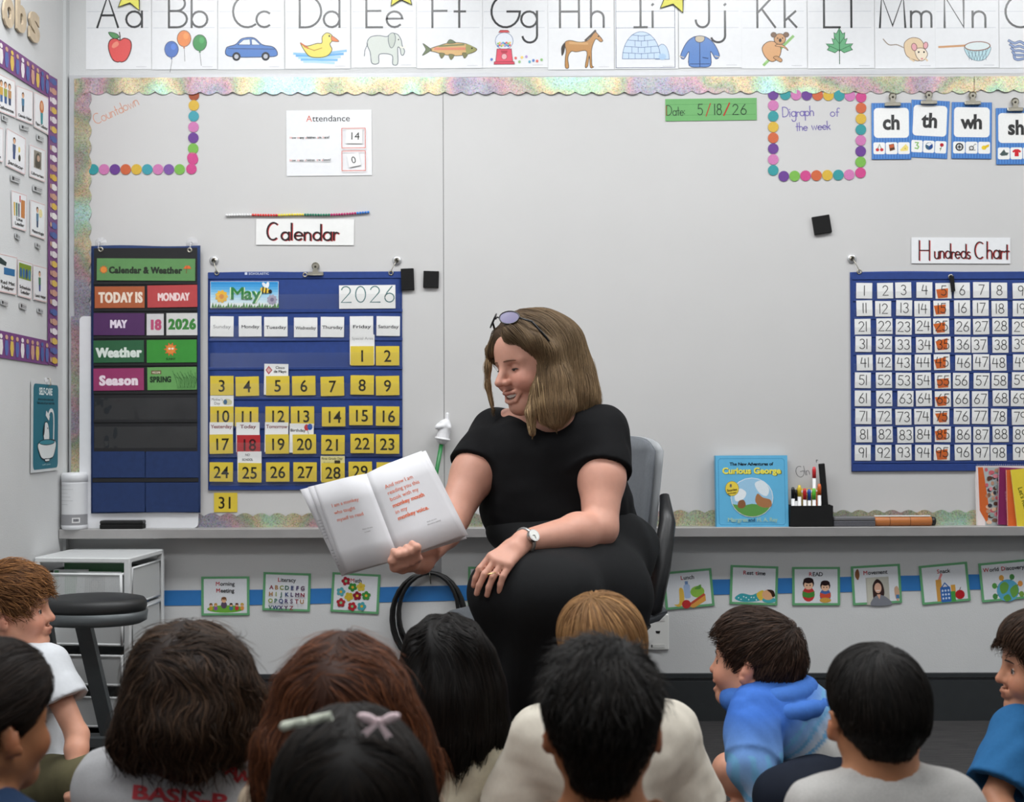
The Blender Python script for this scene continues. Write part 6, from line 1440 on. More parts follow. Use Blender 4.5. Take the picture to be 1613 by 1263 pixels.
def hand_sdf(S, wrist, fwd, nml, side, s=1.0, curl=(25, 30, 30, 32, 36), spread=6, thumb=(35, 20), k=.0035):
    """fwd: wrist to knuckles; nml: back of the hand; side +1: thumb on the left seen from the back with fingers up"""
    f = nrm(fwd); n = nrm(np.asarray(nml) - np.dot(nml, f) * f); l = np.cross(n, f) * side      # l points to the thumb
    w = V3(wrist); pt = lambda a, b, c: w + s * (a * f + b * l + c * n)
    S.cone(pt(-.02, 0, 0), pt(.02, 0, 0), .024 * s, .026 * s, .012 * s)
    for b in (.026, .009, -.009, -.026): S.cone(pt(.012, b * .55, 0), pt(.084 - abs(b - .006) * .25, b, .002), .0145 * s, .0125 * s, .012 * s)
    lens = [(.042, .026, .021), (.046, .030, .022), (.043, .028, .021), (.034, .021, .019)]
    for i, (b, L3) in enumerate(zip((.030, .010, -.010, -.029), lens)):
        p = pt(.082 - abs(b - .006) * .25, b, .001); a0 = curl[i + 1]; sp = R(spread) * (1.5 - i) * .8
        d0 = nrm(f * math.cos(sp) + l * math.sin(sp)); ang = 0; r = (.0098, .0088, .0080, .0070)
        for j, ln in enumerate(L3):
            ang += R(a0 * (0.9, 1.1, .7)[j]); dd = d0 * math.cos(ang) - n * math.sin(ang); q = p + s * ln * dd
            S.cone(p, q, r[j] * s * (1 - .06 * i / 3), r[j + 1] * s * (1 - .06 * i / 3), k * s); p = q
    t0 = pt(.018, .022, -.006); a1 = R(thumb[0]); d1 = nrm(f * math.cos(a1) + l * math.sin(a1) - n * .25); p1 = t0 + s * .042 * d1
    S.cone(t0, p1, .0165 * s, .0125 * s, .010 * s); d2 = nrm(d1 + f * math.sin(R(thumb[1])) - n * .2); p2 = p1 + s * .030 * d2
    S.cone(p1, p2, .0115 * s, .0100 * s, k * s); S.cone(p2, p2 + s * .024 * nrm(d2 + .3 * f), .0100 * s, .0080 * s, k * s)
    return S
def torso_sdf(S, J, g, off=0.0, k=.04, belly=0.0, bust=0.0):
    """pelvis, chest, neck and shoulder mass; off inflates"""
    r = lambda x: x * g + off
    S.cone(J['hipL'], J['hipR'], r(.095), r(.095), k); S.cone(J['pelvis'], lerp(J['pelvis'], J['chest'], .5), r(.125), r(.118 + belly), k)
    S.cone(lerp(J['pelvis'], J['chest'], .5), J['chest'], r(.118 + belly), r(.115), k)
    ch = J['chest']; S.cone(lerp(ch, J['shL'], .55), lerp(ch, J['shR'], .55), r(.095), r(.095), k)
    S.cone(J['shL'], lerp(J['shL'], J['neck'], .75), r(.052), r(.058), k); S.cone(J['shR'], lerp(J['shR'], J['neck'], .75), r(.052), r(.058), k)
    return S
def limbs_sdf(S, J, g, k=.015, arms=True, legs=True):
    for sd in 'LR':
        if arms:
            S.cone(J['sh' + sd], J['el' + sd], .050 * g, .040 * g, k); m = lerp(J['el' + sd], J['wr' + sd], .35)
            S.cone(J['el' + sd], m, .039 * g, .040 * g, k); S.cone(m, J['wr' + sd], .040 * g, .025 * g, k)
        if legs:
            S.cone(J['hip' + sd], J['kn' + sd], .090 * g, .058 * g, k); m = lerp(J['kn' + sd], J['an' + sd], .3)
            S.cone(J['kn' + sd], m, .055 * g, .058 * g, k); S.cone(m, J['an' + sd], .058 * g, .034 * g, k)
            if 'toe' + sd in J: S.cone(J['an' + sd] + V3(0, 0, -.02 * g), J['toe' + sd], .036 * g, .028 * g, k)
    return S

# ---------------------------------------------------------------- hair
HAIR = mat('hair', attr=True, rough=.55, spec=.16)
def strands(roots, nrmls, flow, shell, L, steps, rad, lift=.25, follow=.7, jitter=.25, layer=.003, curl=0.0, curlf=60.0, grav=0.0, seed=1, floor=None):
    """grow hair strands over the shell; flow(p, n) gives a direction; returns (verts, faces, strand ids, t)"""
    r = np.random.default_rng(seed); N = len(roots); p = np.asarray(roots, float).copy(); n = np.asarray(nrmls, float)
    Ls = L if np.ndim(L) else np.full(N, L); Ls = Ls * r.uniform(.75, 1.15, N); st = Ls / steps
    jd = r.normal(size=(N, 3)) * jitter; off = r.uniform(-layer * .6, layer * 1.4, N); ph = r.uniform(0, 6.28, N)
    P_ = [p.copy()]; N_ = [n.copy()]; prev = None
    for i in range(steps):
        t = i / steps; n = shell.grad(p).astype(float); f = flow(p, n); f = f + jd * (.5 + t); f[:, 2] -= grav * t
        tf = f - (np.einsum('ij,ij->i', f, n) * follow)[:, None] * n; tf /= np.linalg.norm(tf, axis=1)[:, None] + 1e-9
        d = tf + n * (lift * (1 - t))
        if prev is not None: d = .55 * d + .45 * prev
        d /= np.linalg.norm(d, axis=1)[:, None] + 1e-9; prev = d
        p = p + d * st[:, None]
        if follow > 0:
            sd = shell.eval(p).astype(float); corr = np.clip(off - sd, -st * .8, st * 1.5)
            corr = np.where(sd < off, corr, corr * follow * .6); p = p + n * corr[:, None]
        if curl:
            b = np.cross(d, n); p = p + (b * np.cos(ph + i / steps * Ls * curlf)[:, None] + n * .5 * np.sin(ph + i / steps * Ls * curlf)[:, None]) * curl * t
        if floor is not None: p[:, 2] = np.maximum(p[:, 2], floor)
        P_.append(p.copy()); N_.append(n.copy())
    P_ = np.stack(P_, 1); K = steps + 1; T = np.gradient(P_, axis=1); T /= np.linalg.norm(T, axis=2)[:, :, None] + 1e-9
    Nn = np.stack(N_, 1); B = np.cross(T, Nn); B /= np.linalg.norm(B, axis=2)[:, :, None] + 1e-9; Nn = np.cross(B, T)
    tt = np.linspace(0, 1, K); rr = (rad * .85 * (1.0 - .85 * tt ** 2.2) * (0.85 + .15 * np.minimum(1, tt * 6)))[None, :, None] * r.uniform(.6, 1.3, (N, 1, 1))
    ring = [P_ + rr * (math.cos(a) * B * 1.25 + math.sin(a) * Nn * .8) for a in (-.35, 1.57, 3.49)]
    V = np.stack(ring, 2).reshape(-1, 3); base = (np.arange(N) * K * 3)[:, None, None] + (np.arange(steps) * 3)[None, :, None]
    F = np.concatenate([np.stack([base + a, base + b, base + 3 + b, base + 3 + a], -1).reshape(-1, 4) for a, b in ((0, 1), (1, 2))])
    return V, F, np.repeat(np.arange(N), K * 3), np.tile(np.repeat(tt, 3), N)
def sample_surface(V, Fq, N, seed=1, weight=None):
    r = np.random.default_rng(seed); a, b, c, d = (V[Fq[:, i]] for i in range(4)); nn = np.cross(c - a, d - b); ar = np.linalg.norm(nn, axis=1); ar = ar + 1e-15
    cen = (a + b + c + d) / 4; w = ar * (1 if weight is None else weight(cen)); i = r.choice(len(Fq), N, p=w / w.sum())
    u, v = r.random((2, N, 1)); p = (a[i] * (1 - u) + b[i] * u) * (1 - v) + (d[i] * (1 - u) + c[i] * u) * v
    return p, nn[i] / ar[i][:, None]
def hair_mesh(name, parent, shell, h, layers, base, colfn, clip=None):
    """shell plus strand layers in one hair object; layers: list of dicts for strands()"""
    V, Fq = shell.mesh(h, 1, clip); parts_v = [V]; parts_f = [Fq]; cols = [np.tile(np.array(base) * .8, (len(V), 1))]; n0 = len(V)
    for ly in layers:
        ly = dict(ly); N = ly.pop('n'); wt = ly.pop('weight', None); sd = ly.get('seed', 1); inset = ly.pop('inset', .004); ck = ly.pop('col', colfn)
        p, n = sample_surface(V, Fq, N, sd, wt); L = ly.pop('L'); L = L(p) if callable(L) else L
        v, f, sid, tt = strands(p - n * inset, n, ly.pop('flow'), shell, L, ly.pop('steps'), ly.pop('rad'), **ly)
        parts_v.append(v); parts_f.append(f + n0); n0 += len(v)
        cols.append(ck(sid, tt, np.random.default_rng(sd + 50), v, N))
    return sobj(name, np.concatenate(parts_v), np.concatenate(parts_f), HAIR, parent, np.concatenate(cols))
def hair_col(c0, c1, tip=None, var=.35):
    c0, c1 = np.array(c0), np.array(c1)
    def f(sid, t, r, v, N):
        u = r.random(N) ** 1.3; k = (1 + var * r.normal(size=N)).clip(.45, 1.9); c = (c0 * (1 - u[:, None]) + c1 * u[:, None]) * k[:, None]; c = c[sid]
        if tip is not None: c = c * (1 - t[:, None] * .7) + np.array(tip) * t[:, None] * .7
        return c
    return f
CLOTHS = {}
def cloth(name, hexc=None, rough=.85, bump=.25, bscale=900, noise=.06, nscale=120, attr=False):
    return mat(name, S(hexc) if hexc else (.8, .8, .8), rough, noise=noise, nscale=nscale, bump=bump, bscale=bscale, sheen=.0, spec=.2, attr=attr)
SKIN = mat('skin', attr=True, rough=.48, spec=.4, sss=.12, noise=.04, nscale=60)
# ------------------------------------------------------------------ the reader on her office chair
def A3(px, py, Y): return np.array(P(px, py, Y))
ADULT_SKIN = S('cb9682'); ADULT_LIP = S('a85552')
def make_teacher():
    root = empty('person', (P(900, 900, 3.55).x, 3.55, 0.0))
    tag(root, 'seated woman in a black dress smiling and holding up an open book', 'person')
    J = dict(pelvis=A3(925, 890, 3.62), hipR=A3(885, 905, 3.58), hipL=A3(965, 905, 3.60), chest=A3(880, 735, 3.47), neck=A3(868, 668, 3.45),
             shR=A3(780, 680, 3.53), shL=A3(950, 678, 3.41), elR=A3(712, 815, 3.36), wrR=A3(664, 884, 3.165), elL=A3(945, 832, 3.27), wrL=A3(824, 853, 3.10),
             knR=A3(815, 940, 3.18), knL=A3(885, 940, 3.11), anR=A3(802, 1192, 3.44), anL=A3(880, 1190, 3.40))
    J['toeR'] = J['anR'] + V3(-.02, -.13, -.045); J['toeL'] = J['anL'] + V3(-.01, -.13, -.045)
    hc = A3(840, 573, 3.39); M = rotm(216, -12, 3)
    B = Sdf(); W = head_sdf(B, hc, M, 1.03, smile=1.0, openm=1.0)
    B.cone(W(-.022, 0, -.03), W(-.03, 0, -.075), .050, .052, .03); B.cone(W(-.03, 0, -.07), J['neck'] + V3(0, 0, -.01), .052, .058, .03)
    torso_sdf(B, J, .95, 0, .05)
    for sd in 'LR':
        el, wr, sh = J['el' + sd], J['wr' + sd], J['sh' + sd]
        B.cone(sh, lerp(sh, el, .5), .056, .057, .03); B.cone(lerp(sh, el, .5), el, .057, .044, .03)
        m = lerp(el, wr, .3); B.cone(el, m, .043, .046, .02); B.cone(m, wr, .046, .027, .02)
        kn, an = J['kn' + sd], J['an' + sd]
        B.cone(J['hip' + sd], kn, .09, .065, .03); m = lerp(kn, an, .3); B.cone(kn, m, .06, .062, .03); B.cone(m, an, .062, .04, .03)
        B.cone(an + V3(0, .01, -.02), J['toe' + sd], .036, .03, .03)
    # left hand lies over the knee, right hand grips the foot of the book
    fw = A3(778, 892, 3.035) - J['wrL']
    hand_sdf(B, J['wrL'] + nrm(fw) * .012, fw, (-.25, -.75, .62), -1, .95, (20, 24, 22, 24, 26), 4, (20, 10))
    B.cone(J['wrR'], A3(645, 884, 3.105), .027, .026, .02); B.ell(A3(641, 884, 3.088), (.026, .022, .022), None, .015)
    for i, (x, y) in enumerate(((630, 893), (639, 891), (648, 887), (656, 881))):
        B.chain([A3(x + 3, y - 2, 3.085), A3(x, y - 3, 3.045), A3(x - 2 + i, y - 19, 3.024), A3(x - 10 + i, y - 25, 3.036)], (.0105, .0098, .0090, .0078), .005)
    B.chain([A3(634, 896, 3.085), A3(622, 893, 3.05), A3(618, 883, 3.035), A3(620, 874, 3.036)], (.013, .0115, .0098, .0080), .006)
    V, Fq = B.mesh(.0045, 1)
    Wi = lambda v: ((np.asarray(v) - hc) @ M) / 1.03
    col = skin_cols(V, Wi, ADULT_SKIN, ADULT_LIP, 1.0)
    q = Wi(V); inside = np.exp(-((q[:, 0] - .078) / .014) ** 2 - (q[:, 1] / .024) ** 2 - ((q[:, 2] + .067) / .009) ** 2)[:, None]
    col = col * (1 - np.clip(inside * 1.6 - .5, 0, 1) * .75)
    body = sobj('body', V, Fq, SKIN, root, col); print('teacher body', len(V))
    def LW(pts): return [tuple(W(*p)) for p in pts]
    # teeth, eyes, brows
    tm = MB()
    for row, z0, z1, x in ((0, -.056, -.0695, .0895), (1, -.080, -.0735, .086)):
        n = 8; vs = []
        for i in range(n + 1):
            y = -.022 + .044 * i / n; xx = x - 10 * y * y
            vs += [W(xx, y, z0 + (8 * y * y)), W(xx + .001, y, z1 + (8 * y * y) + (.0008 if i % 2 else 0))]
        tm.add(vs, [(2 * i, 2 * i + 1, 2 * i + 3, 2 * i + 2) for i in range(n)])
    o = tm.build('teeth', mat('teeth', S('f4eee4'), .25)); o.parent = root; o.matrix_parent_inverse = Matrix.Translation(-Vector(root.location))
    def addpart(mb, name, m, smooth=True, attr=False):
        o = mb.build(name, m, None, smooth, attr); o.parent = root; o.matrix_parent_inverse = Matrix.Translation(-Vector(root.location)); return o
    for sg in (1, -1):
        e = MB(); c = W(.0722, sg * .031, .0010); n = 12
        vs = []; fs = []
        for a in range(7):
            for b in range(n):
                th = math.pi * a / 6; ph = 2 * math.pi * b / n; vs.append(tuple(np.array(c) + .0128 * (M @ np.array((math.cos(th), math.sin(th) * math.cos(ph), math.sin(th) * math.sin(ph))))))
        for a in range(6):
            for b in range(n): fs.append((a * n + b, a * n + (b + 1) % n, (a + 1) * n + (b + 1) % n, (a + 1) * n + b))
        addpart(e.add(vs, fs), 'eye', mat('eye_white', S('c9bdb4'), .2))
        lid = [(.0845 - 9 * (y - .031) ** 2 - .10 * abs(y - .031), sg * y, .0008 - 10 * (y - .031) ** 2) for y in np.linspace(.017, .046, 7)]
        addpart(MB().tube(LW(lid), [.0006, .0012, .0015, .0017, .0018, .0016, .0006], 6), 'eyelashes', mat('lashes', S('2e211c'), .6))
        ir = [(.0850, sg * (.028 + .0), -.0018), (.0855, sg * .031, -.0022), (.0848, sg * .034, -.0018)]
        addpart(MB().tube(LW(ir), .0021, 6), 'iris', mat('iris', S('2c2522'), .3))
        br = [(.0945 - .0085 * t - .010 * t * t, sg * (.013 + .033 * t), .0225 + .007 * t - .0085 * t * t) for t in np.linspace(0, 1, 7)]
        br = [on_face(B, W, y, z, .0006) for x, y, z in br]
        addpart(MB().tube(br, [.0012, .0022, .0024, .0022, .0019, .0015, .0006], 6), 'eyebrow', mat('brow', S('6e4c38'), .7))
    # dress
    D = Sdf()
    D.cone(A3(826, 722, 3.47), A3(915, 715, 3.43), .112, .112, .05); D.ell(A3(878, 800, 3.50), (.205, .165, .16), None, .06); D.ell(A3(915, 880, 3.56), (.205, .18, .14), None, .06)
    D.cone(J['shR'] + V3(.01, 0, -.012), lerp(J['shR'], J['neck'], .72) + V3(0, 0, -.004), .058, .060, .04); D.cone(J['shL'] + V3(-.012, 0, -.012), lerp(J['shL'], J['neck'], .72) + V3(0, 0, -.006), .060, .060, .04)
    for sd, t1 in (('R', .44), ('L', .42)):
        sh, el = J['sh' + sd], J['el' + sd]; G = Sdf(); hm = lerp(sh, el, t1); G.cone(sh, lerp(sh, el, t1 + .1), .066, .080, .02); G.plane(hm, el - sh, .003); G.cone(lerp(sh, el, t1 - .10), lerp(sh, el, t1 + .2), .060, .066, .003, '-')
        D.group(G, lerp(sh, el, .25), .2, .025)
    # folds of the blouse
    D.disp(lambda p: F32(.0062) * snoise(p * np.array((1, 1, .55), F32), 42, 3) + F32(.0018) * snoise(p, 95, 5))
    D.cone(J['neck'] + V3(.004, -.035, .012), J['neck'] + V3(.004, -.12, .06), .050, .066, .006, '-')
    D.plane(A3(900, 880, 3.5), (0, 0, -1), .01)
    Vd, Fd = D.mesh(.0062, 1)
    M_DRESS = mat('black_jersey', S('0f0f11'), .85, noise=.12, nscale=140, bump=.25, bscale=1100, spec=.2)
    sobj('blouse', Vd, Fd, M_DRESS, root)
    K = Sdf()
    K.ell(A3(918, 860, 3.56), (.21, .185, .12), None, .05); K.ell(A3(885, 835, 3.47), (.2, .14, .09), None, .05)
    K.cone(A3(880, 885, 3.48), A3(795, 928, 3.13), .105, .082, .06); K.cone(A3(955, 890, 3.46), A3(882, 935, 3.08), .112, .085, .06); K.cone(A3(900, 880, 3.4), A3(840, 925, 3.12), .10, .08, .06)
    K.cone(A3(797, 940, 3.13), A3(822, 1112, 3.24), .078, .060, .05); K.cone(A3(885, 945, 3.09), A3(880, 1110, 3.20), .082, .080, .05); K.cone(A3(950, 940, 3.3), A3(930, 1105, 3.30), .13, .10, .06); K.cone(A3(840, 940, 3.1), A3(850, 1110, 3.2), .08, .075, .06)
    def folds(p):
        x, y, z = p[:, 0], p[:, 1], p[:, 2]; dn = np.clip((F32(.56) - z) / F32(.3), 0, 1)
        a = np.arctan2(y - F32(3.35), x - F32(.06)); return F32(.010) * dn * np.sin(a * 17 + 2 * np.sin(z * 9)) + F32(.004) * snoise(p, 30, 8)
    K.disp(folds); hz = A3(830, 1128, 3.22)
    K.plane(hz, (0.02, 0, -1), .004)
    K.cone(hz + V3(.03, .02, -.05), hz + V3(.04, .03, .02), .065, .045, .004, '-'); K.cone(hz + V3(.14, .05, -.05), hz + V3(.14, .05, .02), .06, .045, .004, '-')
    Vk, Fk = K.mesh(.0078, 1)
    sobj('skirt', Vk, Fk, mat('black_cotton_skirt', S('0f1012'), .8, noise=.1, nscale=90, bump=.3, bscale=700, spec=.25), root)
    # shoes
    for sd in 'RL':
        an, te = J['an' + sd], J['toe' + sd]; Sh = Sdf()
        Sh.cone(an + V3(0, 0, .035), an, .044, .045, .02); Sh.cone(an + V3(0, .035, -.035), te + V3(0, 0, -.004), .042, .040, .03); Sh.cone(an, te, .044, .032, .03)
        zf = .012; Sh.plane(an * np.array((1, 1, 0)) + V3(0, 0, zf), (0, 0, -1), .006); Sh.disp(lambda p: F32(.0012) * np.sin(p[:, 2] * F32(700)))
        v, f = Sh.mesh(.005, 1); so = sobj('shoe', v, f, mat('grey_knit_shoe', S('7d828c'), .9, noise=.3, nscale=220, bump=.5, bscale=500), root)
        so2 = MB(); ou = [(an[0] + .05 * math.cos(t), an[1] - .055 + .108 * math.sin(t)) for t in np.linspace(0, 2 * math.pi, 24, endpoint=False)]
        so2.add([(x, y, 0.001) for x, y in ou] + [(x, y, .016) for x, y in ou], [tuple(range(23, -1, -1)), tuple(range(24, 48))] + [(i, (i + 1) % 24, (i + 1) % 24 + 24, i + 24) for i in range(24)])
        addpart(so2, 'sole', mat('white_sole', S('b9b3a8'), .7), False)
    # watch and ring
    wv = nrm(J['wrL'] - J['elL']); wc = J['wrL'] + wv * -.006; u = nrm(np.cross(wv, (0, 0, 1))); v2 = np.cross(wv, u)
    addpart(MB().tube([tuple(wc + .0325 * (u * math.cos(t) + v2 * math.sin(t) * .92)) for t in np.linspace(0, 6.283, 24, endpoint=False)], .0048, 6, closed=True), 'watch_band', mat('watch_steel', S('a8a8a6'), .3, metal=.9))
    fd = nrm(np.array((0.12, -.93, .35)) - np.dot((0.12, -.93, .35), wv) * wv); cc = wc + fd * .034
    ax = nrm(np.cross(fd, wv))
    def disc(c, r, h, name, m):
        mb = MB(); n = 24; vs = [tuple(c + r * (wv * math.cos(t) + ax * math.sin(t))) for t in np.linspace(0, 6.283, n, endpoint=False)] + [tuple(c + fd * h + r * .96 * (wv * math.cos(t) + ax * math.sin(t))) for t in np.linspace(0, 6.283, n, endpoint=False)]
        mb.add(vs, [tuple(range(n)), tuple(range(n, 2 * n))] + [(i, (i + 1) % n, (i + 1) % n + n, i + n) for i in range(n)]); return addpart(mb, name, m, False)
    disc(cc - fd * .004, .0155, .009, 'watch_case', mat('watch_steel')); disc(cc + fd * .0045, .0125, .001, 'watch_face', mat('watch_dial', S('e6e6e0'), .3))
    addpart(MB().tube([tuple(cc + fd * .0062), tuple(cc + fd * .0062 + ax * .009)], .0006, 5), 'watch_hand', M_BLACKPL); addpart(MB().tube([tuple(cc + fd * .0062), tuple(cc + fd * .0062 + wv * .006)], .0006, 5), 'watch_hand', M_BLACKPL)
    rc = A3(774, 903, 3.018); addpart(MB().tube([tuple(rc + .0098 * (V3(1, 0, .25) * math.cos(t) + V3(0, 1, 0) * math.sin(t))) for t in np.linspace(0, 6.283, 16, endpoint=False)], .0012, 6, closed=True), 'ring', mat('gold', S('d9c08a'), .25, metal=.9))
    nk = [A3(835 + 6.5 * i, 672 + 17 * math.sin(math.pi * i / 8), 3.385 - .02 * math.sin(math.pi * i / 8)) for i in range(9)]
    addpart(MB().tube([tuple(x) for x in nk], .0009, 5), 'necklace', mat('gold'))
    # hair
    H = Sdf(); H.ell(W(-.020, 0, .042), (.110, .089, .100), M, .02)
    H.chain([W(.02, 0, .09), W(.062, .030, .090), W(.040, .070, .062), W(.006, .086, .030)], (.05, .024, .020, .020), .02)
    H.chain([W(.062, -.02, .088), W(.078, -.056, .050)], (.024, .016), .015)
    H.chain([A3(882, 545, 3.42), A3(893, 585, 3.43), A3(901, 622, 3.43), A3(890, 650, 3.42)], (.064, .062, .062, .042), .04)
    H.chain([A3(902, 595, 3.42), A3(929, 632, 3.43)], (.03, .016), .03)
    H.chain([A3(866, 552, 3.345), A3(876, 600, 3.33), A3(880, 636, 3.325), A3(874, 660, 3.325)], (.030, .034, .036, .024), .03)
    H.chain([A3(815, 654, 3.50), A3(840, 655, 3.47)], (.014, .03), .02)
    H.ell(W(.090, .010, -.035), (.068, .105, .098), M, .008, '-')
    H.chain([W(.070, -.046, .066), A3(772, 548, 3.455), A3(768, 578, 3.455), A3(768, 606, 3.455), A3(776, 640, 3.455)], (.014, .008, .0055, .0045, .003), .012)
    H.chain([A3(856, 562, 3.33), A3(846, 605, 3.312), A3(836, 648, 3.308), A3(838, 682, 3.315)], (.010, .010, .010, .006), .012)
    H.chain([A3(862, 600, 3.325), A3(854, 636, 3.315), A3(855, 658, 3.32)], (.018, .016, .010), .015)
    Hl = lambda p: Wi(p)
    def flow(p, n):
        q = Hl(p); sgn = np.where(q[:, 1] > -.01, 1.0, -1.0); up = np.clip((q[:, 2] - .03) / .1, 0, 1)
        f = np.zeros_like(q); f[:, 1] = sgn * (.9 * up); f[:, 0] = -.75 * up * np.where(q[:, 0] > .03, .5, 1.0); w = f @ M.T; w[:, 2] -= 1.0 - .4 * up; w[:, 0] += .10 * (1 - up); return w
    ZB = A3(860, 680, 3.33)[2]
    hc1 = hair_col(S('4b3b2c'), S('7c644a'), S('927a5a'), .20)
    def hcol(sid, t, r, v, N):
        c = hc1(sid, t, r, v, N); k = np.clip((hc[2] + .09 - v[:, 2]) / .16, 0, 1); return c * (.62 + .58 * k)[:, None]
    lock = np.array([A3(846, 605, 3.312), A3(838, 630, 3.31), A3(836, 652, 3.308), A3(838, 680, 3.315), A3(775, 560, 3.45), A3(770, 600, 3.45)])
    nearlock = lambda c: (np.min(np.linalg.norm(c[:, None] - lock[None], axis=2), axis=1) < .022) * 1.0
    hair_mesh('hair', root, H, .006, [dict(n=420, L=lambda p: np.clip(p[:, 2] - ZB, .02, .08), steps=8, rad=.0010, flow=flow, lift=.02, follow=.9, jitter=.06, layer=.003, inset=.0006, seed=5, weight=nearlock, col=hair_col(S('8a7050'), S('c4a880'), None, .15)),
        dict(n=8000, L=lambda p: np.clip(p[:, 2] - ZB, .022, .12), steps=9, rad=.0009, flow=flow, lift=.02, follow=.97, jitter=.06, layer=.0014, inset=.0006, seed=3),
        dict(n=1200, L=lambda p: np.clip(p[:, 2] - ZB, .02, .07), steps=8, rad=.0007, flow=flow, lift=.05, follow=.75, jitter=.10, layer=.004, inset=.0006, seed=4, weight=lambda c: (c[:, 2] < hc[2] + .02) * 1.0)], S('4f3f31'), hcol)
    # sunglasses pushed up into the hair
    g = empty('glasses', tuple(W(.05, 0, .13))); tag(g, 'dark framed glasses pushed up on the reading woman\'s hair', 'glasses'); GO = np.array(g.location)
    mk = mat('black_frame', S('141416'), .25); ml = mat('tinted_lens', S('6a6488'), .15, alpha=.9, spec=.2)
    cl = []
    for sg in (1, -1):
        ctr = np.array((.068, sg * .035, .128)); uu = nrm((-.42, sg * .8, -.22)); vv = nrm((.55, 0, -.60)); vv = nrm(vv - np.dot(vv, uu) * uu)
        ring = [ctr + uu * .027 * math.cos(t) + vv * .020 * math.sin(t) * (1 if math.sin(t) > 0 else .85) for t in np.linspace(0, 6.283, 20, endpoint=False)]
        rw = [tuple(W(*r_) - GO) for r_ in ring]; MB().tube(rw, .0017, 6, closed=True).build('lens_rim', mk, g, True)
        MB().add(rw, [tuple(range(20))]).build('lens', ml, g); cl.append(ring)
        tp = [ctr + uu * .027, np.array((.038, sg * .082, .106)), np.array((.020, sg * .098, .066)), np.array((.004, sg * .102, .034))]
        MB().tube([tuple(W(*r_) - GO) for r_ in tp], [.0026, .003, .003, .0022], 6).build('temple_arm', mk, g, True)
    MB().tube([tuple(W(*p_) - GO) for p_ in ((.077, .012, .130), (.080, 0, .134), (.077, -.012, .130))], .002, 6).build('bridge', mk, g, True)
    return root, J
TEACHER, TJ = make_teacher()

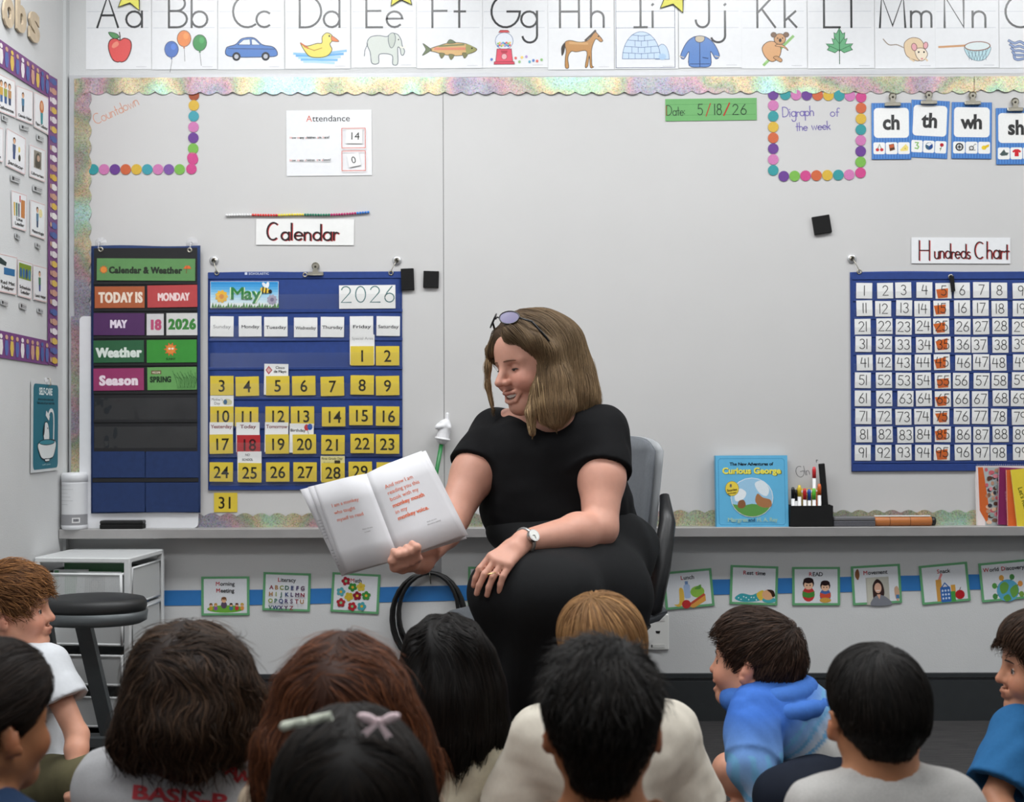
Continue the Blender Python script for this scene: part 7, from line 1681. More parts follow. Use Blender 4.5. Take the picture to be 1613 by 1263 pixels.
# ------------------------------------------------------------------ the open book
def make_book():
    c = A3(610, 815, 3.10); root = empty('open_book', tuple(c)); tag(root, 'open white picture book with orange text held up by the woman', 'book'); O_ = c
    def page(tl, tr, br, bl, bulge, sgn):
        """bilinear sheet with a bulge near the spine; u from left 0 to right 1, v down"""
        def f(u, v):
            p = (1 - v) * ((1 - u) * tl + u * tr) + v * ((1 - u) * bl + u * br)
            n = nrm(np.cross(tr - tl, bl - tl)); n = n if n[1] < 0 else -n
            s = u if sgn > 0 else 1 - u                      # distance from the spine
            return p + n * (bulge * math.sin(min(1, s * 2.2) * math.pi * .5) * (1 - s) * 2.0), n
        return f
    def slab(name, f, t0, t1, m, nu=14, nv=4):
        vs = []; fs = []
        for t in (t0, t1):
            for j in range(nv + 1):
                for i in range(nu + 1):
                    p, n = f(i / nu, j / nv); vs.append(tuple(p - n * t - O_))
        N = (nu + 1) * (nv + 1)
        for j in range(nv):
            for i in range(nu):
                q = j * (nu + 1) + i; fs += [(q, q + 1, q + nu + 2, q + nu + 1), (N + q, N + q + nu + 1, N + q + nu + 2, N + q + 1)]
        for i in range(nu): q = nv * (nu + 1) + i; fs += [(i, N + i, N + i + 1, i + 1), (q, q + 1, N + q + 1, N + q)]
        for j in range(nv): q = j * (nu + 1); fs += [(q, q + nu + 1, N + q + nu + 1, N + q), (q + nu, N + q + nu, N + q + 2 * nu + 1, q + 2 * nu + 1)]
        return obj(name, vs, fs, m, root, True)
    st, sb = A3(577, 746, 3.10), A3(629, 881, 3.055)
    fr = page(st, A3(664, 710, 3.165), A3(735, 841, 3.15), sb, .012, 1)
    fl = page(A3(494, 765, 3.12), st, sb, A3(543, 903, 3.08), .011, -1)
    mp = mat('book_paper', S('d6d5d8', .95), .6, noise=.015)
    slab('right_page', fr, 0, .0006, mp); slab('left_page', fl, 0, .0006, mp)
    frb = page(st, A3(671, 709, 3.18), A3(738, 842, 3.165), sb, .008, 1); slab('right_page_block', frb, .0022, .009, mp)
    flb = page(A3(484, 767, 3.135), st, sb, A3(540, 904, 3.09), .008, -1); slab('left_page_block', flb, .002, .006, mp)
    fc = page(A3(470, 771, 3.15), st, sb, A3(536, 908, 3.105), .004, -1); slab('cover_flap', fc, .009, .0115, mp)
    fcr = page(st, A3(672, 712, 3.19), A3(738, 846, 3.175), sb, .004, 1); slab('back_cover', fcr, .0115, .014, mp)
    def put(name, f, lines, col, u0, du, m=PRINT):
        vs = []; fs = []
        for txt, u, v, h, st_ in lines:
            pl, w = text_polys(txt, h, st_, .95)
            for a, ff, k in pl:
                n0 = len(vs)
                for x, y in a:
                    p, n = f(u + x * du, v - y); vs.append(tuple(p + n * (.0007 + 8e-6 * k) - O_))
                fs += [tuple(i + n0 for i in q) for q in ff]
        return obj(name, vs, fs, m, root, False, [col] * len(vs))
    OR = S('e0673a')
    put('lettering', fr, [('And now I am', .17, .245, .042, 'reg'), ('reading you this', .17, .318, .042, 'reg'), ('book with my', .17, .392, .042, 'reg'), ('monkey mouth', .17, .468, .046, 'bold'), ('in my', .17, .540, .042, 'reg'), ('monkey voice.', .17, .615, .046, 'bold')], OR, 0, 1.45)
    put('lettering', fl, [('I am a monkey', .20, .28, .038, 'reg'), ('who taught', .20, .362, .038, 'reg'), ('myself to read', .20, .445, .038, 'reg')], OR, 0, 1.7)
    put('small_print', fr, [("that's me now", .54, .745, .014, 'reg'), ('this one is reading!', .53, .775, .014, 'reg')], S('777777'), 0, 1.45)
    put('small_print', fl, [("that's the one", .60, .60, .014, 'reg'), ('a reader', .62, .635, .014, 'reg')], S('777777'), 0, 1.7)
    put('small_print', fc, [('a book of reading,', .05, .38 + .034 * k, .014, 'reg') for k in range(7)] + [('from one reader to', .05, .72 + .034 * k, .014, 'reg') for k in range(6)], S('55555a'), 0, 1.5)
    return root
make_book()

# ------------------------------------------------------------------ office chair
def make_chair():
    base = A3(878, 1150, 3.64); base[2] = 0; yaw = 240
    root = empty('office_chair', tuple(base), (0, 0, R(yaw))); tag(root, 'swivel office chair with grey padded back and black arms', 'chair')
    mf = cloth('grey_upholstery', '6f7378', .9); mb_ = mat('chair_black_plastic', S('17181a'), .4, noise=.05); ms = mat('chair_shell', S('a4a7aa'), .4)
    # local: x forward, y left, z up
    s = MB(); s.box(-.24, .24, -.24, .24, .40, .455, bev=.025); s.build('seat', mf, root, True)
    MB().box(-.2, .2, -.2, .2, .375, .40, bev=.01).build('seat_pan', mb_, root)
    def back(off, t, w0, w1, m, name, z0=.50, z1=.925):
        n, k = 12, 10; vs = []; fs = []
        for lay in (0, 1):
            for j in range(k + 1):
                for i in range(n + 1):
                    a = i / n * 2 - 1; b = j / k; w = w0 + (w1 - w0) * b; z = z0 + (z1 - z0) * b
                    rr = max(0, b - .9) / .1; w *= 1 - .10 * rr * rr
                    x = -.235 - .06 * b + .05 * a * a + off - (t if lay else 0) * (1 - (abs(a) ** 6) * .6)
                    vs.append((x, a * w, z - .02 * abs(a) ** 4 * (b > .95)))
        N = (n + 1) * (k + 1)
        for j in range(k):
            for i in range(n): q = j * (n + 1) + i; fs += [(q, q + 1, q + n + 2, q + n + 1), (N + q, N + q + n + 1, N + q + n + 2, N + q + 1)]
        for i in range(n): q = k * (n + 1) + i; fs += [(i, N + i, N + i + 1, i + 1), (q, q + 1, N + q + 1, N + q)]
        for j in range(k): q = j * (n + 1); fs += [(q, q + n + 1, N + q + n + 1, N + q), (q + n, N + q + n, N + q + 2 * n + 1, q + 2 * n + 1)]
        return obj(name, vs, fs, m, root, True)
    back(.0, .045, .17, .19, mf, 'backrest'); back(-.045, .02, .18, .20, ms, 'back_shell')
    MB().tube([(-.26, 0, .56), (-.29, 0, .46), (-.2, 0, .39), (-.05, 0, .38)], .025, 10).build('back_support', mb_, root, True)
    for sg in (1, -1):
        t = MB(); t.tube([(-.12, sg * .19, .42), (-.13, sg * .235, .45), (-.16, sg * .245, .56), (-.23, sg * .235, .68), (-.262, sg * .212, .755)], [.024, .026, .028, .024, .014], 10)
        t.build('arm_bracket', mb_, root, True)
    MB().lathe([(.03, .08), (.03, .24), (.022, .242), (.022, .38)], 16).build('gas_column', mb_, root, True)
    MB().lathe([(.05, .06), (.05, .11), (.03, .12)], 16).build('hub', mb_, root, True)
    for k in range(5):
        a = R(72 * k + 52); ca, sa = math.cos(a), math.sin(a)
        leg = MB().tube([(.03 * ca, .03 * sa, .088), (.30 * ca, .30 * sa, .07)], [.024, .016], 8).build('base_leg', mb_, root, True)
        cs = MB(); px_, py_ = .30 * ca, .30 * sa; cs.tube([(px_, py_, .075), (px_, py_, .05)], .008, 8)
        for sg in (1, -1): cs.lathe([(.022, -.009), (.029, -.006), (.029, .006), (.022, .009)], 16, 'x', (px_ + sg * .014, py_, .0295))
        cs.box(px_ - .024, px_ + .024, py_ - .022, py_ + .022, .036, .062, bev=.008)
        cs.build('caster', mb_, root, True)
    return root
make_chair()
# ------------------------------------------------------------------ the children on the floor
def to_root(o, root): o.parent = root; o.matrix_parent_inverse = Matrix.Translation(-Vector(root.location)); return o
def face_bits(root, W, M, s, brow='5a4030', B=None):
    def LW(p): return [tuple(W(*q)) for q in p]
    for sg in (1, -1):
        c = np.array(W(.0722, sg * .031, .0012)); vs = []; fs = []; n = 12; r = .0132 * s
        for a in range(7):
            for b in range(n):
                th = math.pi * a / 6; ph = 2 * math.pi * b / n; vs.append(tuple(c + r * (M @ np.array((math.cos(th), math.sin(th) * math.cos(ph), math.sin(th) * math.sin(ph))))))
        for a in range(6):
            for b in range(n): fs.append((a * n + b, a * n + (b + 1) % n, (a + 1) * n + (b + 1) % n, (a + 1) * n + b))
        to_root(MB().add(vs, fs).build('eye', mat('eye_white'), None, True), root)
        to_root(MB().tube(LW([(.0835, sg * .031, .0012), (.0862, sg * .031, .0012)]), .0052 * s, 10).build('iris', mat('iris'), None, True), root)
        lid = [(.0858 - 9 * (y - .031) ** 2 - .10 * abs(y - .031), sg * y, .0062 - 12 * (y - .031) ** 2) for y in np.linspace(.018, .045, 7)]
        to_root(MB().tube(LW(lid), .0011 * s, 6).build('eyelashes', mat('lashes'), None, True), root)
        br = [(.090 - .0085 * t - .010 * t * t, sg * (.014 + .030 * t), .0235 + .005 * t - .0075 * t * t) for t in np.linspace(0, 1, 6)]
        br = [on_face(B, W, y, z, .0006) for x, y, z in br]
        to_root(MB().tube(br, [.001, .0018, .002, .0018, .0014, .0005], 6).build('eyebrow', mat('brow_' + brow, S(brow), .7), None, True), root)
def kid(label, head, Y, yaw, byaw, skin, pitch=0, roll=0, hs=.9, J=None, g=.64, face=False, smile=.6, openm=0, res=.0076, neck_dz=-.100, lean=.02, hand=False, legs=True, brow='4a3628', sh_w=.108, sh_dz=-.032, arms=True):
    hc = A3(head[0], head[1], Y); M = rotm(yaw, pitch, roll); f = V3(math.cos(R(byaw)), math.sin(R(byaw)), 0); l = V3(-f[1], f[0], 0); z = V3(0, 0, 1)
    nk = hc + neck_dz * z - .018 * f
    D = dict(neck=nk, chest=nk - .105 * z - lean * f); D['pelvis'] = D['chest'] * V3(1, 1, 0) - lean * f + .095 * z
    for sd, q in (('L', 1), ('R', -1)):
        D['sh' + sd] = nk + q * sh_w * l + sh_dz * z - .008 * f; D['el' + sd] = D['sh' + sd] + q * .035 * l + .05 * f - .165 * z; D['wr' + sd] = D['el' + sd] + .13 * f - q * .05 * l - .03 * z
        D['hip' + sd] = D['pelvis'] + q * .065 * l; D['kn' + sd] = D['hip' + sd] + .12 * f + q * .085 * l - .02 * z; D['an' + sd] = D['pelvis'] + .15 * f - q * .04 * l - .05 * z; D['toe' + sd] = D['an' + sd] - q * .09 * l + .02 * f - .005 * z
        for j in ('wr', 'kn', 'an', 'toe'): D[j + sd][2] = max(D[j + sd][2], {'wr': .03, 'kn': .05, 'an': .035, 'toe': .03}[j])
    if J: D.update(J)
    root = empty('person', (D['pelvis'][0], D['pelvis'][1], 0)); tag(root, label, 'person', 'children listening on the floor')
    B = Sdf(); W = head_sdf(B, hc, M, hs, True, smile, openm)
    B.cone(W(-.02, 0, -.03), W(-.028, 0, -.07), .042 * hs, .044 * hs, .03); B.cone(W(-.028, 0, -.065), D['neck'], .043 * hs, .050 * hs, .03)
    torso_sdf(B, D, g, 0, .04); limbs_sdf(B, D, g, .015, arms, legs)
    if hand:
        for sd, q in (('L', -1), ('R', 1)): hand_sdf(B, D['wr' + sd], D['wr' + sd] - D['el' + sd], hand if isinstance(hand, tuple) else (0, -.3, 1), q, .62)
    else:
        for sd in 'LR': v = nrm(D['wr' + sd] - D['el' + sd]); B.cone(D['wr' + sd], D['wr' + sd] + v * .05, .016, .015, .015); B.cone(D['wr' + sd] + v * .05, D['wr' + sd] + v * .09, .014, .009, .01)
    V, Fq = B.mesh(res, 1); Wi = lambda v: ((np.asarray(v) - hc) @ M) / hs
    sobj('body', V, Fq, SKIN, root, skin_cols(V, Wi, S(skin), S(skin, .6) * np.array((1.05, .72, .75)), smile, True))
    if face: face_bits(root, W, M, hs, brow, B)
    return root, D, W, Wi, M, hc, (f, l, z)
def tee(root, D, m, g=.64, inner=.020, off=.013, name='t_shirt', sleeve=.62, res=.0066, slr=(.046, .056), fold=.004, seed=1, neckr=.046, extra=None, belly=.0, colfn=None, cut=True, ribs=None, nkoff=(0, 0, 0)):
    T_ = Sdf(); torso_sdf(T_, D, g, off, .04, belly)
    for sd in 'LR':
        sh, el = D['sh' + sd], D['el' + sd]; G = Sdf(); hm = lerp(sh, el, sleeve); G.cone(sh, lerp(sh, el, sleeve + .12), slr[0], slr[1] + .004, .02); G.plane(hm, el - sh, .002); G.cone(lerp(sh, el, sleeve - .22), lerp(sh, el, sleeve + .3), slr[1] - inner, slr[1] - inner + .006, .003, '-'); T_.group(G, lerp(sh, el, .4), .2, .022)
    if extra: extra(T_)
    T_.disp(lambda p: F32(fold) * snoise(p * np.array((1, 1, .6), F32), 48, seed) + F32(fold * .5) * snoise(p, 110, seed + 1))
    nk = D['neck'] + V3(nkoff); T_.cone(nk + V3(0, 0, .004), nk + V3(0, 0, .09), neckr, neckr * 1.5, .004, '-')
    if cut: T_.plane(D['pelvis'] + V3(0, 0, -.07), (0, 0, -1), .01)
    V, Fq = T_.mesh(res, 1); o = sobj(name, V, Fq, m, root, colfn(V) if colfn else None)
    c = [tuple(nk + V3(neckr * 1.08 * math.cos(t), neckr * 1.08 * math.sin(t), .012)) for t in np.linspace(0, 6.283, 20, endpoint=False)]
    return T_, o
def shorts(root, D, m, g=.64, name='shorts', t=.75, tr=None):
    K = Sdf(); K.cone(D['hipL'], D['hipR'], .095 * g + .014, .095 * g + .014, .03)
    for sd in 'LR': K.cone(D['hip' + sd], lerp(D['hip' + sd], D['kn' + sd], tr if tr and sd == 'R' else t), .085 * g + .016, .072 * g + .02, .03)
    K.disp(lambda p: F32(.003) * snoise(p, 60, 4)); V, Fq = K.mesh(.007, 1); return sobj(name, V, Fq, m, root)
def cap_shell(W, M, s, vol=1.0, top=0.0, nape=-.075, sides=True, fringe=.0):
    H = Sdf(); E = lambda a, r, k=.015, op='+': H.ell(W(*a), np.array(r) * s, M, k * s, op)
    E((-.014, 0, .042 + top), (.105 * vol + .002, .085 * vol + .001, .094 * vol), .02); E((.03, 0, .066 + top), (.072 * vol, .074 * vol, .062 * vol), .03)
    H.cone(W(-.058, 0, .01), W(-.058, 0, nape + .030), .056 * s, .038 * s, .03 * s)
    for q in (1, -1): H.cone(W(-.052, q * .030, .0), W(-.055, q * .022, nape + .024), .038 * s, .022 * s, .02 * s)
    E((.098, 0, -.035 + fringe), (.068, .11, .098), .008, '-')
    if sides:
        for q in (1, -1): E((-.002, q * .098, -.016), (.030, .036, .042), .008, '-'); E((-.01, q * .085, -.07), (.04, .035, .05), .01, '-')
    H.plane(W(-.05, 0, nape), M @ V3(.25, 0, -1), .01)
    return H
def whorl_flow(Wi, M, wh=(-.055, .012, .115), swirl=.35, down=.5, fwd=0.0):
    wh = V3(wh)
    def f(p, n):
        q = Wi(p); d = q - wh; d /= np.linalg.norm(d, axis=1)[:, None] + 1e-6; up = np.clip((q[:, 2] - .02) / .08, 0, 1)[:, None]
        d = d + swirl * up * np.cross(np.array((0, 0, 1.0)), d); d[:, 2] -= down; d[:, 0] += fwd * up[:, 0]; return d @ M.T
    return f
def down_flow(Wi, M, part=0.0, out=.8, back=.5, wave=0.0, hc=None):
    def f(p, n):
        q = Wi(p); up = np.clip((q[:, 2] - .03) / .09, 0, 1); d = np.zeros_like(q); pj = part + .006 * np.sin(p[:, 2] * 900 + p[:, 0] * 1300); d[:, 1] = np.tanh((q[:, 1] - pj) / .010) * out * up; d[:, 0] = -back * up * np.sign(q[:, 0] + .10)
        w = d @ M.T; w[:, 2] -= 1 - .5 * up
        if wave: w[:, 0] += wave * np.sin(p[:, 2] * 95 + p[:, 0] * 40); w[:, 1] += wave * .5 * np.cos(p[:, 2] * 80)
        return w
    return f
BLK = hair_col(S('0d0b09'), S('1d1814'), None, .25); DKB = hair_col(S('2a1e16'), S('4a372a'), None, .25)

# --- boy at the front in the middle, black hair
r_, D_, W, Wi, M, hc, ax = kid('boy with thick tousled black hair seen from behind, front middle', (949, 1152), 1.78, 88, 90, 'a06a48', neck_dz=-.112, sh_dz=-.05, sh_w=.115)
H = cap_shell(W, M, .9, 1.0, .004, -.078); H.disp(lambda p: F32(.004) * snoise(p, 60, 2)); fl = whorl_flow(Wi, M, (-.02, -.03, .125), .3, .35)
hair_mesh('hair', r_, H, .0055, [dict(n=3600, L=lambda p: .020 + .028 * np.clip((p[:, 2] - hc[2]) / .06, 0, 1), steps=6, rad=.0010, flow=fl, lift=.12, follow=.8, jitter=.22, layer=.003, inset=.0006, seed=5), dict(n=800, L=.04, steps=6, rad=.0009, flow=fl, lift=.40, follow=.35, jitter=.35, layer=.006, seed=6, weight=lambda c: (c[:, 2] > hc[2] + .05) * 1.0)], S('0f0c0a'), BLK)
tee(r_, D_, cloth('tan_shirt', '8a6a52'), seed=2, neckr=.066, nkoff=(0, -.01, -.012))
# --- boy with light grey shirt
r_, D_, W, Wi, M, hc, ax = kid('boy with smooth black hair and light grey T-shirt seen from behind', (1383, 1136), 2.10, 92, 95, 'b07a58', neck_dz=-.098, sh_w=.112)
H = cap_shell(W, M, .9, .99, .0, -.052); fl = whorl_flow(Wi, M, (-.035, -.005, .128), .45, .5)
hair_mesh('hair', r_, H, .0055, [dict(n=3600, L=lambda p: .014 + .036 * np.clip((p[:, 2] - hc[2]) / .06, 0, 1), steps=7, rad=.0008, flow=fl, lift=.03, follow=.95, jitter=.10, layer=.0016, inset=.0006, seed=7)], S('100d0b'), BLK)
tee(r_, D_, cloth('heather_grey_jersey', 'b5b3b0', noise=.12, nscale=400), seed=3, sleeve=.95, res=.0052)
shorts(r_, D_, cloth('dark_shorts', '2a2c33'))
# --- blond boy
r_, D_, W, Wi, M, hc, ax = kid('boy with straight honey blond hair and cream T-shirt below the reader', (950, 1040), 2.47, 100, 95, 'cf9a7c', neck_dz=-.108, sh_w=.118, roll=-4, sh_dz=-.03, J=None)
H = cap_shell(W, M, .9, 1.04, .002, -.075, sides=False, fringe=-.0); fl = whorl_flow(Wi, M, (-.02, .02, .135), .15, .7)
hair_mesh('hair', r_, H, .0055, [dict(n=4200, L=.075, steps=8, rad=.0009, flow=fl, lift=.02, follow=.95, jitter=.08, layer=.0020, inset=.0006, seed=8)], S('7a5834'), hair_col(S('6b4a2c'), S('a37c50'), None, .22))
tee(r_, D_, cloth('cream_jersey', 'd9d2c4', noise=.03), seed=4, sleeve=.85, slr=(.058, .088), off=.026, inner=.036)
shorts(r_, D_, cloth('dark_shorts'))
# --- girl with long black hair
r_, D_, W, Wi, M, hc, ax = kid('girl with long straight black hair and cream shirt beside the cable coil', (706, 1060), 2.60, 80, 85, 'b98062', neck_dz=-.105, sh_w=.100)
H = Sdf(); H.ell(W(-.014, 0, .040), np.array((.108, .086, .094)) * .9, M, .015); cz = lambda px, py, Y: A3(px, py, Y)
H.chain([cz(672, 1030, 2.54), cz(663, 1090, 2.53), cz(660, 1150, 2.53), cz(668, 1180, 2.53)], (.034, .036, .034, .024), .05); H.chain([cz(706, 1040, 2.52), cz(708, 1100, 2.50), cz(712, 1165, 2.50), cz(716, 1190, 2.50)], (.05, .05, .045, .026), .05); H.chain([cz(742, 1030, 2.54), cz(756, 1090, 2.54), cz(766, 1150, 2.54), cz(768, 1175, 2.54)], (.034, .036, .034, .022), .05)
H.ell(W(.105, 0, -.03), np.array((.068, .12, .10)) * .9, M, .008, '-'); H.disp(lambda p: F32(.0035) * np.sin(p[:, 0] * F32(150) + 2 * np.sin(p[:, 2] * F32(12)))); zb = cz(710, 1205, 2.5)[2]; fl = down_flow(Wi, M, .004, .9, .35)
hair_mesh('hair', r_, H, .0062, [dict(n=5200, L=lambda p: np.clip(p[:, 2] - zb, .025, .14), steps=9, rad=.0010, flow=fl, lift=.01, follow=.95, jitter=.05, layer=.0016, inset=.0006, seed=9), dict(n=500, L=.09, steps=9, rad=.0010, flow=fl, lift=.05, follow=.5, jitter=.12, layer=.004, seed=10, weight=lambda c: (c[:, 2] < zb + .09) * 1.0, curl=.0035, curlf=55)], S('0d0a09'), hair_col(S('0b0908'), S('191411'), None, .25))
tee(r_, D_, cloth('cream_knit', 'cdc7b2', noise=.06), seed=5, sleeve=.7, off=.018)
shorts(r_, D_, cloth('leopard_print', 'b9a184', noise=.5, nscale=130))
# --- auburn girl
r_, D_, W, Wi, M, hc, ax = kid('girl with long wavy auburn hair behind the girl with bows', (541, 1125), 2.02, 85, 88, 'c9967c', neck_dz=-.105)
H = Sdf(); H.ell(W(-.014, 0, .044), np.array((.110, .090, .098)) * .9, M, .015); Y0 = 1.96
H.chain([cz(480, 1100, Y0), cz(458, 1170, Y0), cz(445, 1240, Y0), cz(440, 1290, Y0)], (.036, .040, .036, .03), .05); H.chain([cz(540, 1110, Y0 - .03), cz(535, 1200, Y0 - .04), cz(535, 1290, Y0 - .04)], (.06, .06, .05), .05); H.chain([cz(598, 1090, Y0), cz(622, 1150, Y0), cz(640, 1200, Y0), cz(650, 1230, Y0), cz(640, 1280, Y0)], (.038, .038, .032, .024, .02), .05)
H.ell(W(.105, 0, -.03), np.array((.068, .12, .10)) * .9, M, .008, '-'); H.disp(lambda p: F32(.006) * snoise(p, 55, 11)); fl = down_flow(Wi, M, .0, .8, .4, .45)
hair_mesh('hair', r_, H, .0062, [dict(n=4600, L=.10, steps=9, rad=.0010, flow=fl, lift=.03, follow=.9, jitter=.12, layer=.003, inset=.0006, curl=.0016, curlf=60, seed=12), dict(n=900, L=.08, steps=9, rad=.0007, flow=fl, lift=.22, follow=.4, jitter=.3, layer=.008, curl=.003, curlf=75, seed=13)], S('3a2014'), hair_col(S('371e12'), S('6e4026'), None, .25))
tee(r_, D_, cloth('beige_shirt', 'b8a690'), seed=6)
# --- girl with wavy dark hair and the printed shirt
r_, D_, W, Wi, M, hc, ax = kid('girl with shoulder length wavy dark brown hair and grey shirt with red lettering', (305, 1098), 2.22, 78, 84, 'c9967c', neck_dz=-.108, sh_w=.142, roll=-6, g=.74, sh_dz=-.036)
H = Sdf(); H.ell(W(-.014, 0, .046), np.array((.112, .092, .100)) * .9, M, .015); Y0 = 2.14
H.chain([cz(262, 1060, Y0), cz(240, 1120, Y0), cz(222, 1165, Y0), cz(225, 1190, Y0)], (.040, .044, .038, .024), .05); H.chain([cz(305, 1070, Y0 - .03), cz(300, 1140, Y0 - .04), cz(295, 1190, Y0 - .04)], (.06, .06, .036), .05); H.chain([cz(345, 1050, Y0), cz(366, 1100, Y0), cz(374, 1138, Y0), cz(368, 1165, Y0)], (.040, .042, .034, .020), .05)
H.ell(W(.105, 0, -.03), np.array((.068, .12, .10)) * .9, M, .008, '-'); H.disp(lambda p: F32(.006) * snoise(p, 60, 21)); fl = down_flow(Wi, M, -.01, .8, .4, .55); zb4 = cz(300, 1208, Y0)[2]
hair_mesh('hair', r_, H, .006, [dict(n=4800, L=lambda p: np.clip(p[:, 2] - zb4, .03, .10), steps=9, rad=.0011, flow=fl, lift=.04, follow=.88, jitter=.14, layer=.0035, inset=.0006, curl=.0022, curlf=70, seed=14), dict(n=900, L=.06, steps=9, rad=.0009, flow=fl, lift=.25, follow=.4, jitter=.3, layer=.008, curl=.004, curlf=85, seed=15)], S('261a14'), hair_col(S('20160f'), S('4b382a'), None, .28))
T4, sh4 = tee(r_, D_, cloth('light_grey_jersey', 'b4b4b6', noise=.10, nscale=400), g=.74, seed=7, sleeve=.7, off=.018)
def project_text(sdf, root, items, m, name='lettering', Yn=1.9):
    vs = []; fs = []
    for txt, px, py, h, rot, fit, stl in items:
        pl, w = text_polys(txt, h, stl, 1.0); k = fit / w if fit else 1; c, q = math.cos(R(rot)), math.sin(R(rot))
        for a, ff, kk in pl:
            n0 = len(vs); p = np.array([A3(px + x * k * c - y * q, py - (x * k * q + y * c), Yn) for x, y in a]); dr = p - np.array((0, 0, CAM_Z)); dr /= np.linalg.norm(dr, axis=1)[:, None]
            for _ in range(40): p = p + dr * np.clip(sdf.eval(p) - .0015 - 1e-5 * kk, -.02, .05)[:, None] * .8
            vs += [tuple(x) for x in p]; fs += [tuple(i + n0 for i in t) for t in ff]
    return to_root(obj(name, vs, fs, m), root)
project_text(T4, r_, [('BASIS-P', 206, 1258, 23, -6, 150, 'heavy'), ('T', 322, 1204, 24, -20, 18, 'heavy'), ('E', 340, 1210, 24, -24, 15, 'heavy'), ('A', 352, 1219, 24, -30, 20, 'heavy'), ('M', 369, 1230, 24, -36, 22, 'heavy'), ('INDEPENDENT', 204, 1284, 20, -5, 170, 'heavy')], mat('red_shirt_print', S('b8323c'), .7, noise=.06))
shorts(r_, D_, cloth('pink_shorts', 'b88a92'), .70)
# --- girl with bows, front
r_, D_, W, Wi, M, hc, ax = kid('girl with black hair and two bows in the front row', (556, 1268), 1.65, 95, 92, '9a6a4c', neck_dz=-.105)
H = Sdf(); H.ell(W(-.014, 0, .046), np.array((.110, .092, .098)) * .9, M, .015); Y0 = 1.60
H.chain([cz(490, 1230, Y0), cz(480, 1310, Y0), cz(480, 1370, Y0)], (.036, .036, .03), .05); H.chain([cz(556, 1250, Y0 - .03), cz(556, 1380, Y0 - .03)], (.055, .05), .05); H.chain([cz(620, 1230, Y0), cz(632, 1310, Y0), cz(632, 1370, Y0)], (.036, .036, .03), .05)
H.ell(W(.105, 0, -.03), np.array((.068, .12, .10)) * .9, M, .008, '-'); fl = down_flow(Wi, M, .0, .7, .5)
hair_mesh('hair', r_, H, .0062, [dict(n=3800, L=.10, steps=8, rad=.0010, flow=fl, lift=.01, follow=.95, jitter=.06, layer=.002, inset=.0006, seed=16)], S('100c0a'), hair_col(S('0e0b09'), S('1f1711'), None, .25))
tee(r_, D_, cloth('dark_shirt', '3a3a44'), seed=8)
def bow(px, py, Y, k, ang, m, lab, clip=False):
    c = A3(px, py, Y); e = empty('hair_bow', tuple(c), (0, R(ang), 0)); tag(e, lab, 'bow', 'hair bows')
    if clip:
        for x0, x1 in ((-30, -2), (2, 32)):
            mb = MB(); vs = []; n = 8
            for i in range(n + 1):
                x = (x0 + (x1 - x0) * i / n) * k; hgt = (5.0 if i else 2.0) * k
                vs += [(x, -.003 * math.sin(i), -hgt), (x, -.003 * math.sin(i), hgt), (x, .004, hgt), (x, .004, -hgt)]
            fs = [(0, 1, 2, 3)] + [(4 * i + a, 4 * i + (a + 1) % 4, 4 * i + 4 + (a + 1) % 4, 4 * i + 4 + a) for i in range(n) for a in range(4)] + [(4 * n, 4 * n + 3, 4 * n + 2, 4 * n + 1)]
            mb.add(vs, fs).build('ribbon_loop', m, e, True)
    else:
        for q in (1, -1):
            S_ = Sdf(); S_.ell(c + V3(q * 15 * k, 0, 4 * k), (14 * k, 5 * k, 6.5 * k), rotm(0, q * 18, 0), .004); S_.ell(c + V3(q * 17 * k, -.006, 4 * k), (8 * k, 3 * k, 2.8 * k), rotm(0, q * 18, 0), .003, '-')
            v, f = S_.mesh(.0026, 1); sobj('ribbon_loop', v, f, m, e)
            p0, p1 = V3(0, 0, 0), V3(q * 17 * k, -.004, -19 * k); u = nrm(np.cross(p1 - p0, (0, 1, 0))) * 4.5 * k
            MB().prism([(p0[0] - u[0] * .6, p0[2] - u[2] * .6), (p0[0] + u[0] * .6, p0[2] + u[2] * .6), (p1[0] + u[0], p1[2] + u[2]), (p1[0] * .88, p1[2] * .88), (p1[0] - u[0], p1[2] - u[2])], -.004, -.0025).build('ribbon_tail', m, e)
    S_ = Sdf(); S_.ell(c, (4.5 * k, 5 * k, 5.5 * k), None, .002); v, f = S_.mesh(.0026, 1); sobj('knot', v, f, m, e)
bow(597, 1136, 1.545, 1.2 * 1.545 / FPX, 8, cloth('pink_ribbon', 'd9c2c6', .6), 'pale pink hair bow on the front girl\'s black hair')
bow(480, 1137, 1.55, 1.35 * 1.56 / FPX, -12, cloth('white_ribbon', 'd3d8c8', .6), 'white flat bow clip at the left of the front girl\'s hair', True)
# --- girl at the far left edge
r_, D_, W, Wi, M, hc, ax = kid('girl with dark pulled back hair and navy shirt at the picture\'s left edge', (-24, 1150), 1.88, 55, 60, 'a5714f', neck_dz=-.105, face=True, smile=.3)
H = cap_shell(W, M, .9, 1.03, .006, -.075); fl = whorl_flow(Wi, M, (-.14, 0, .0), 0, .0); flb = lambda p, n: -fl(p, n)
hair_mesh('hair', r_, H, .006, [dict(n=2600, L=.07, steps=7, rad=.0009, flow=flb, lift=.01, follow=.95, jitter=.06, layer=.002, inset=.0006, seed=17)], S('1d1612'), hair_col(S('15100d'), S('2a1f18'), None, .25))
tee(r_, D_, cloth('navy_jersey', '1f3350'), seed=9)
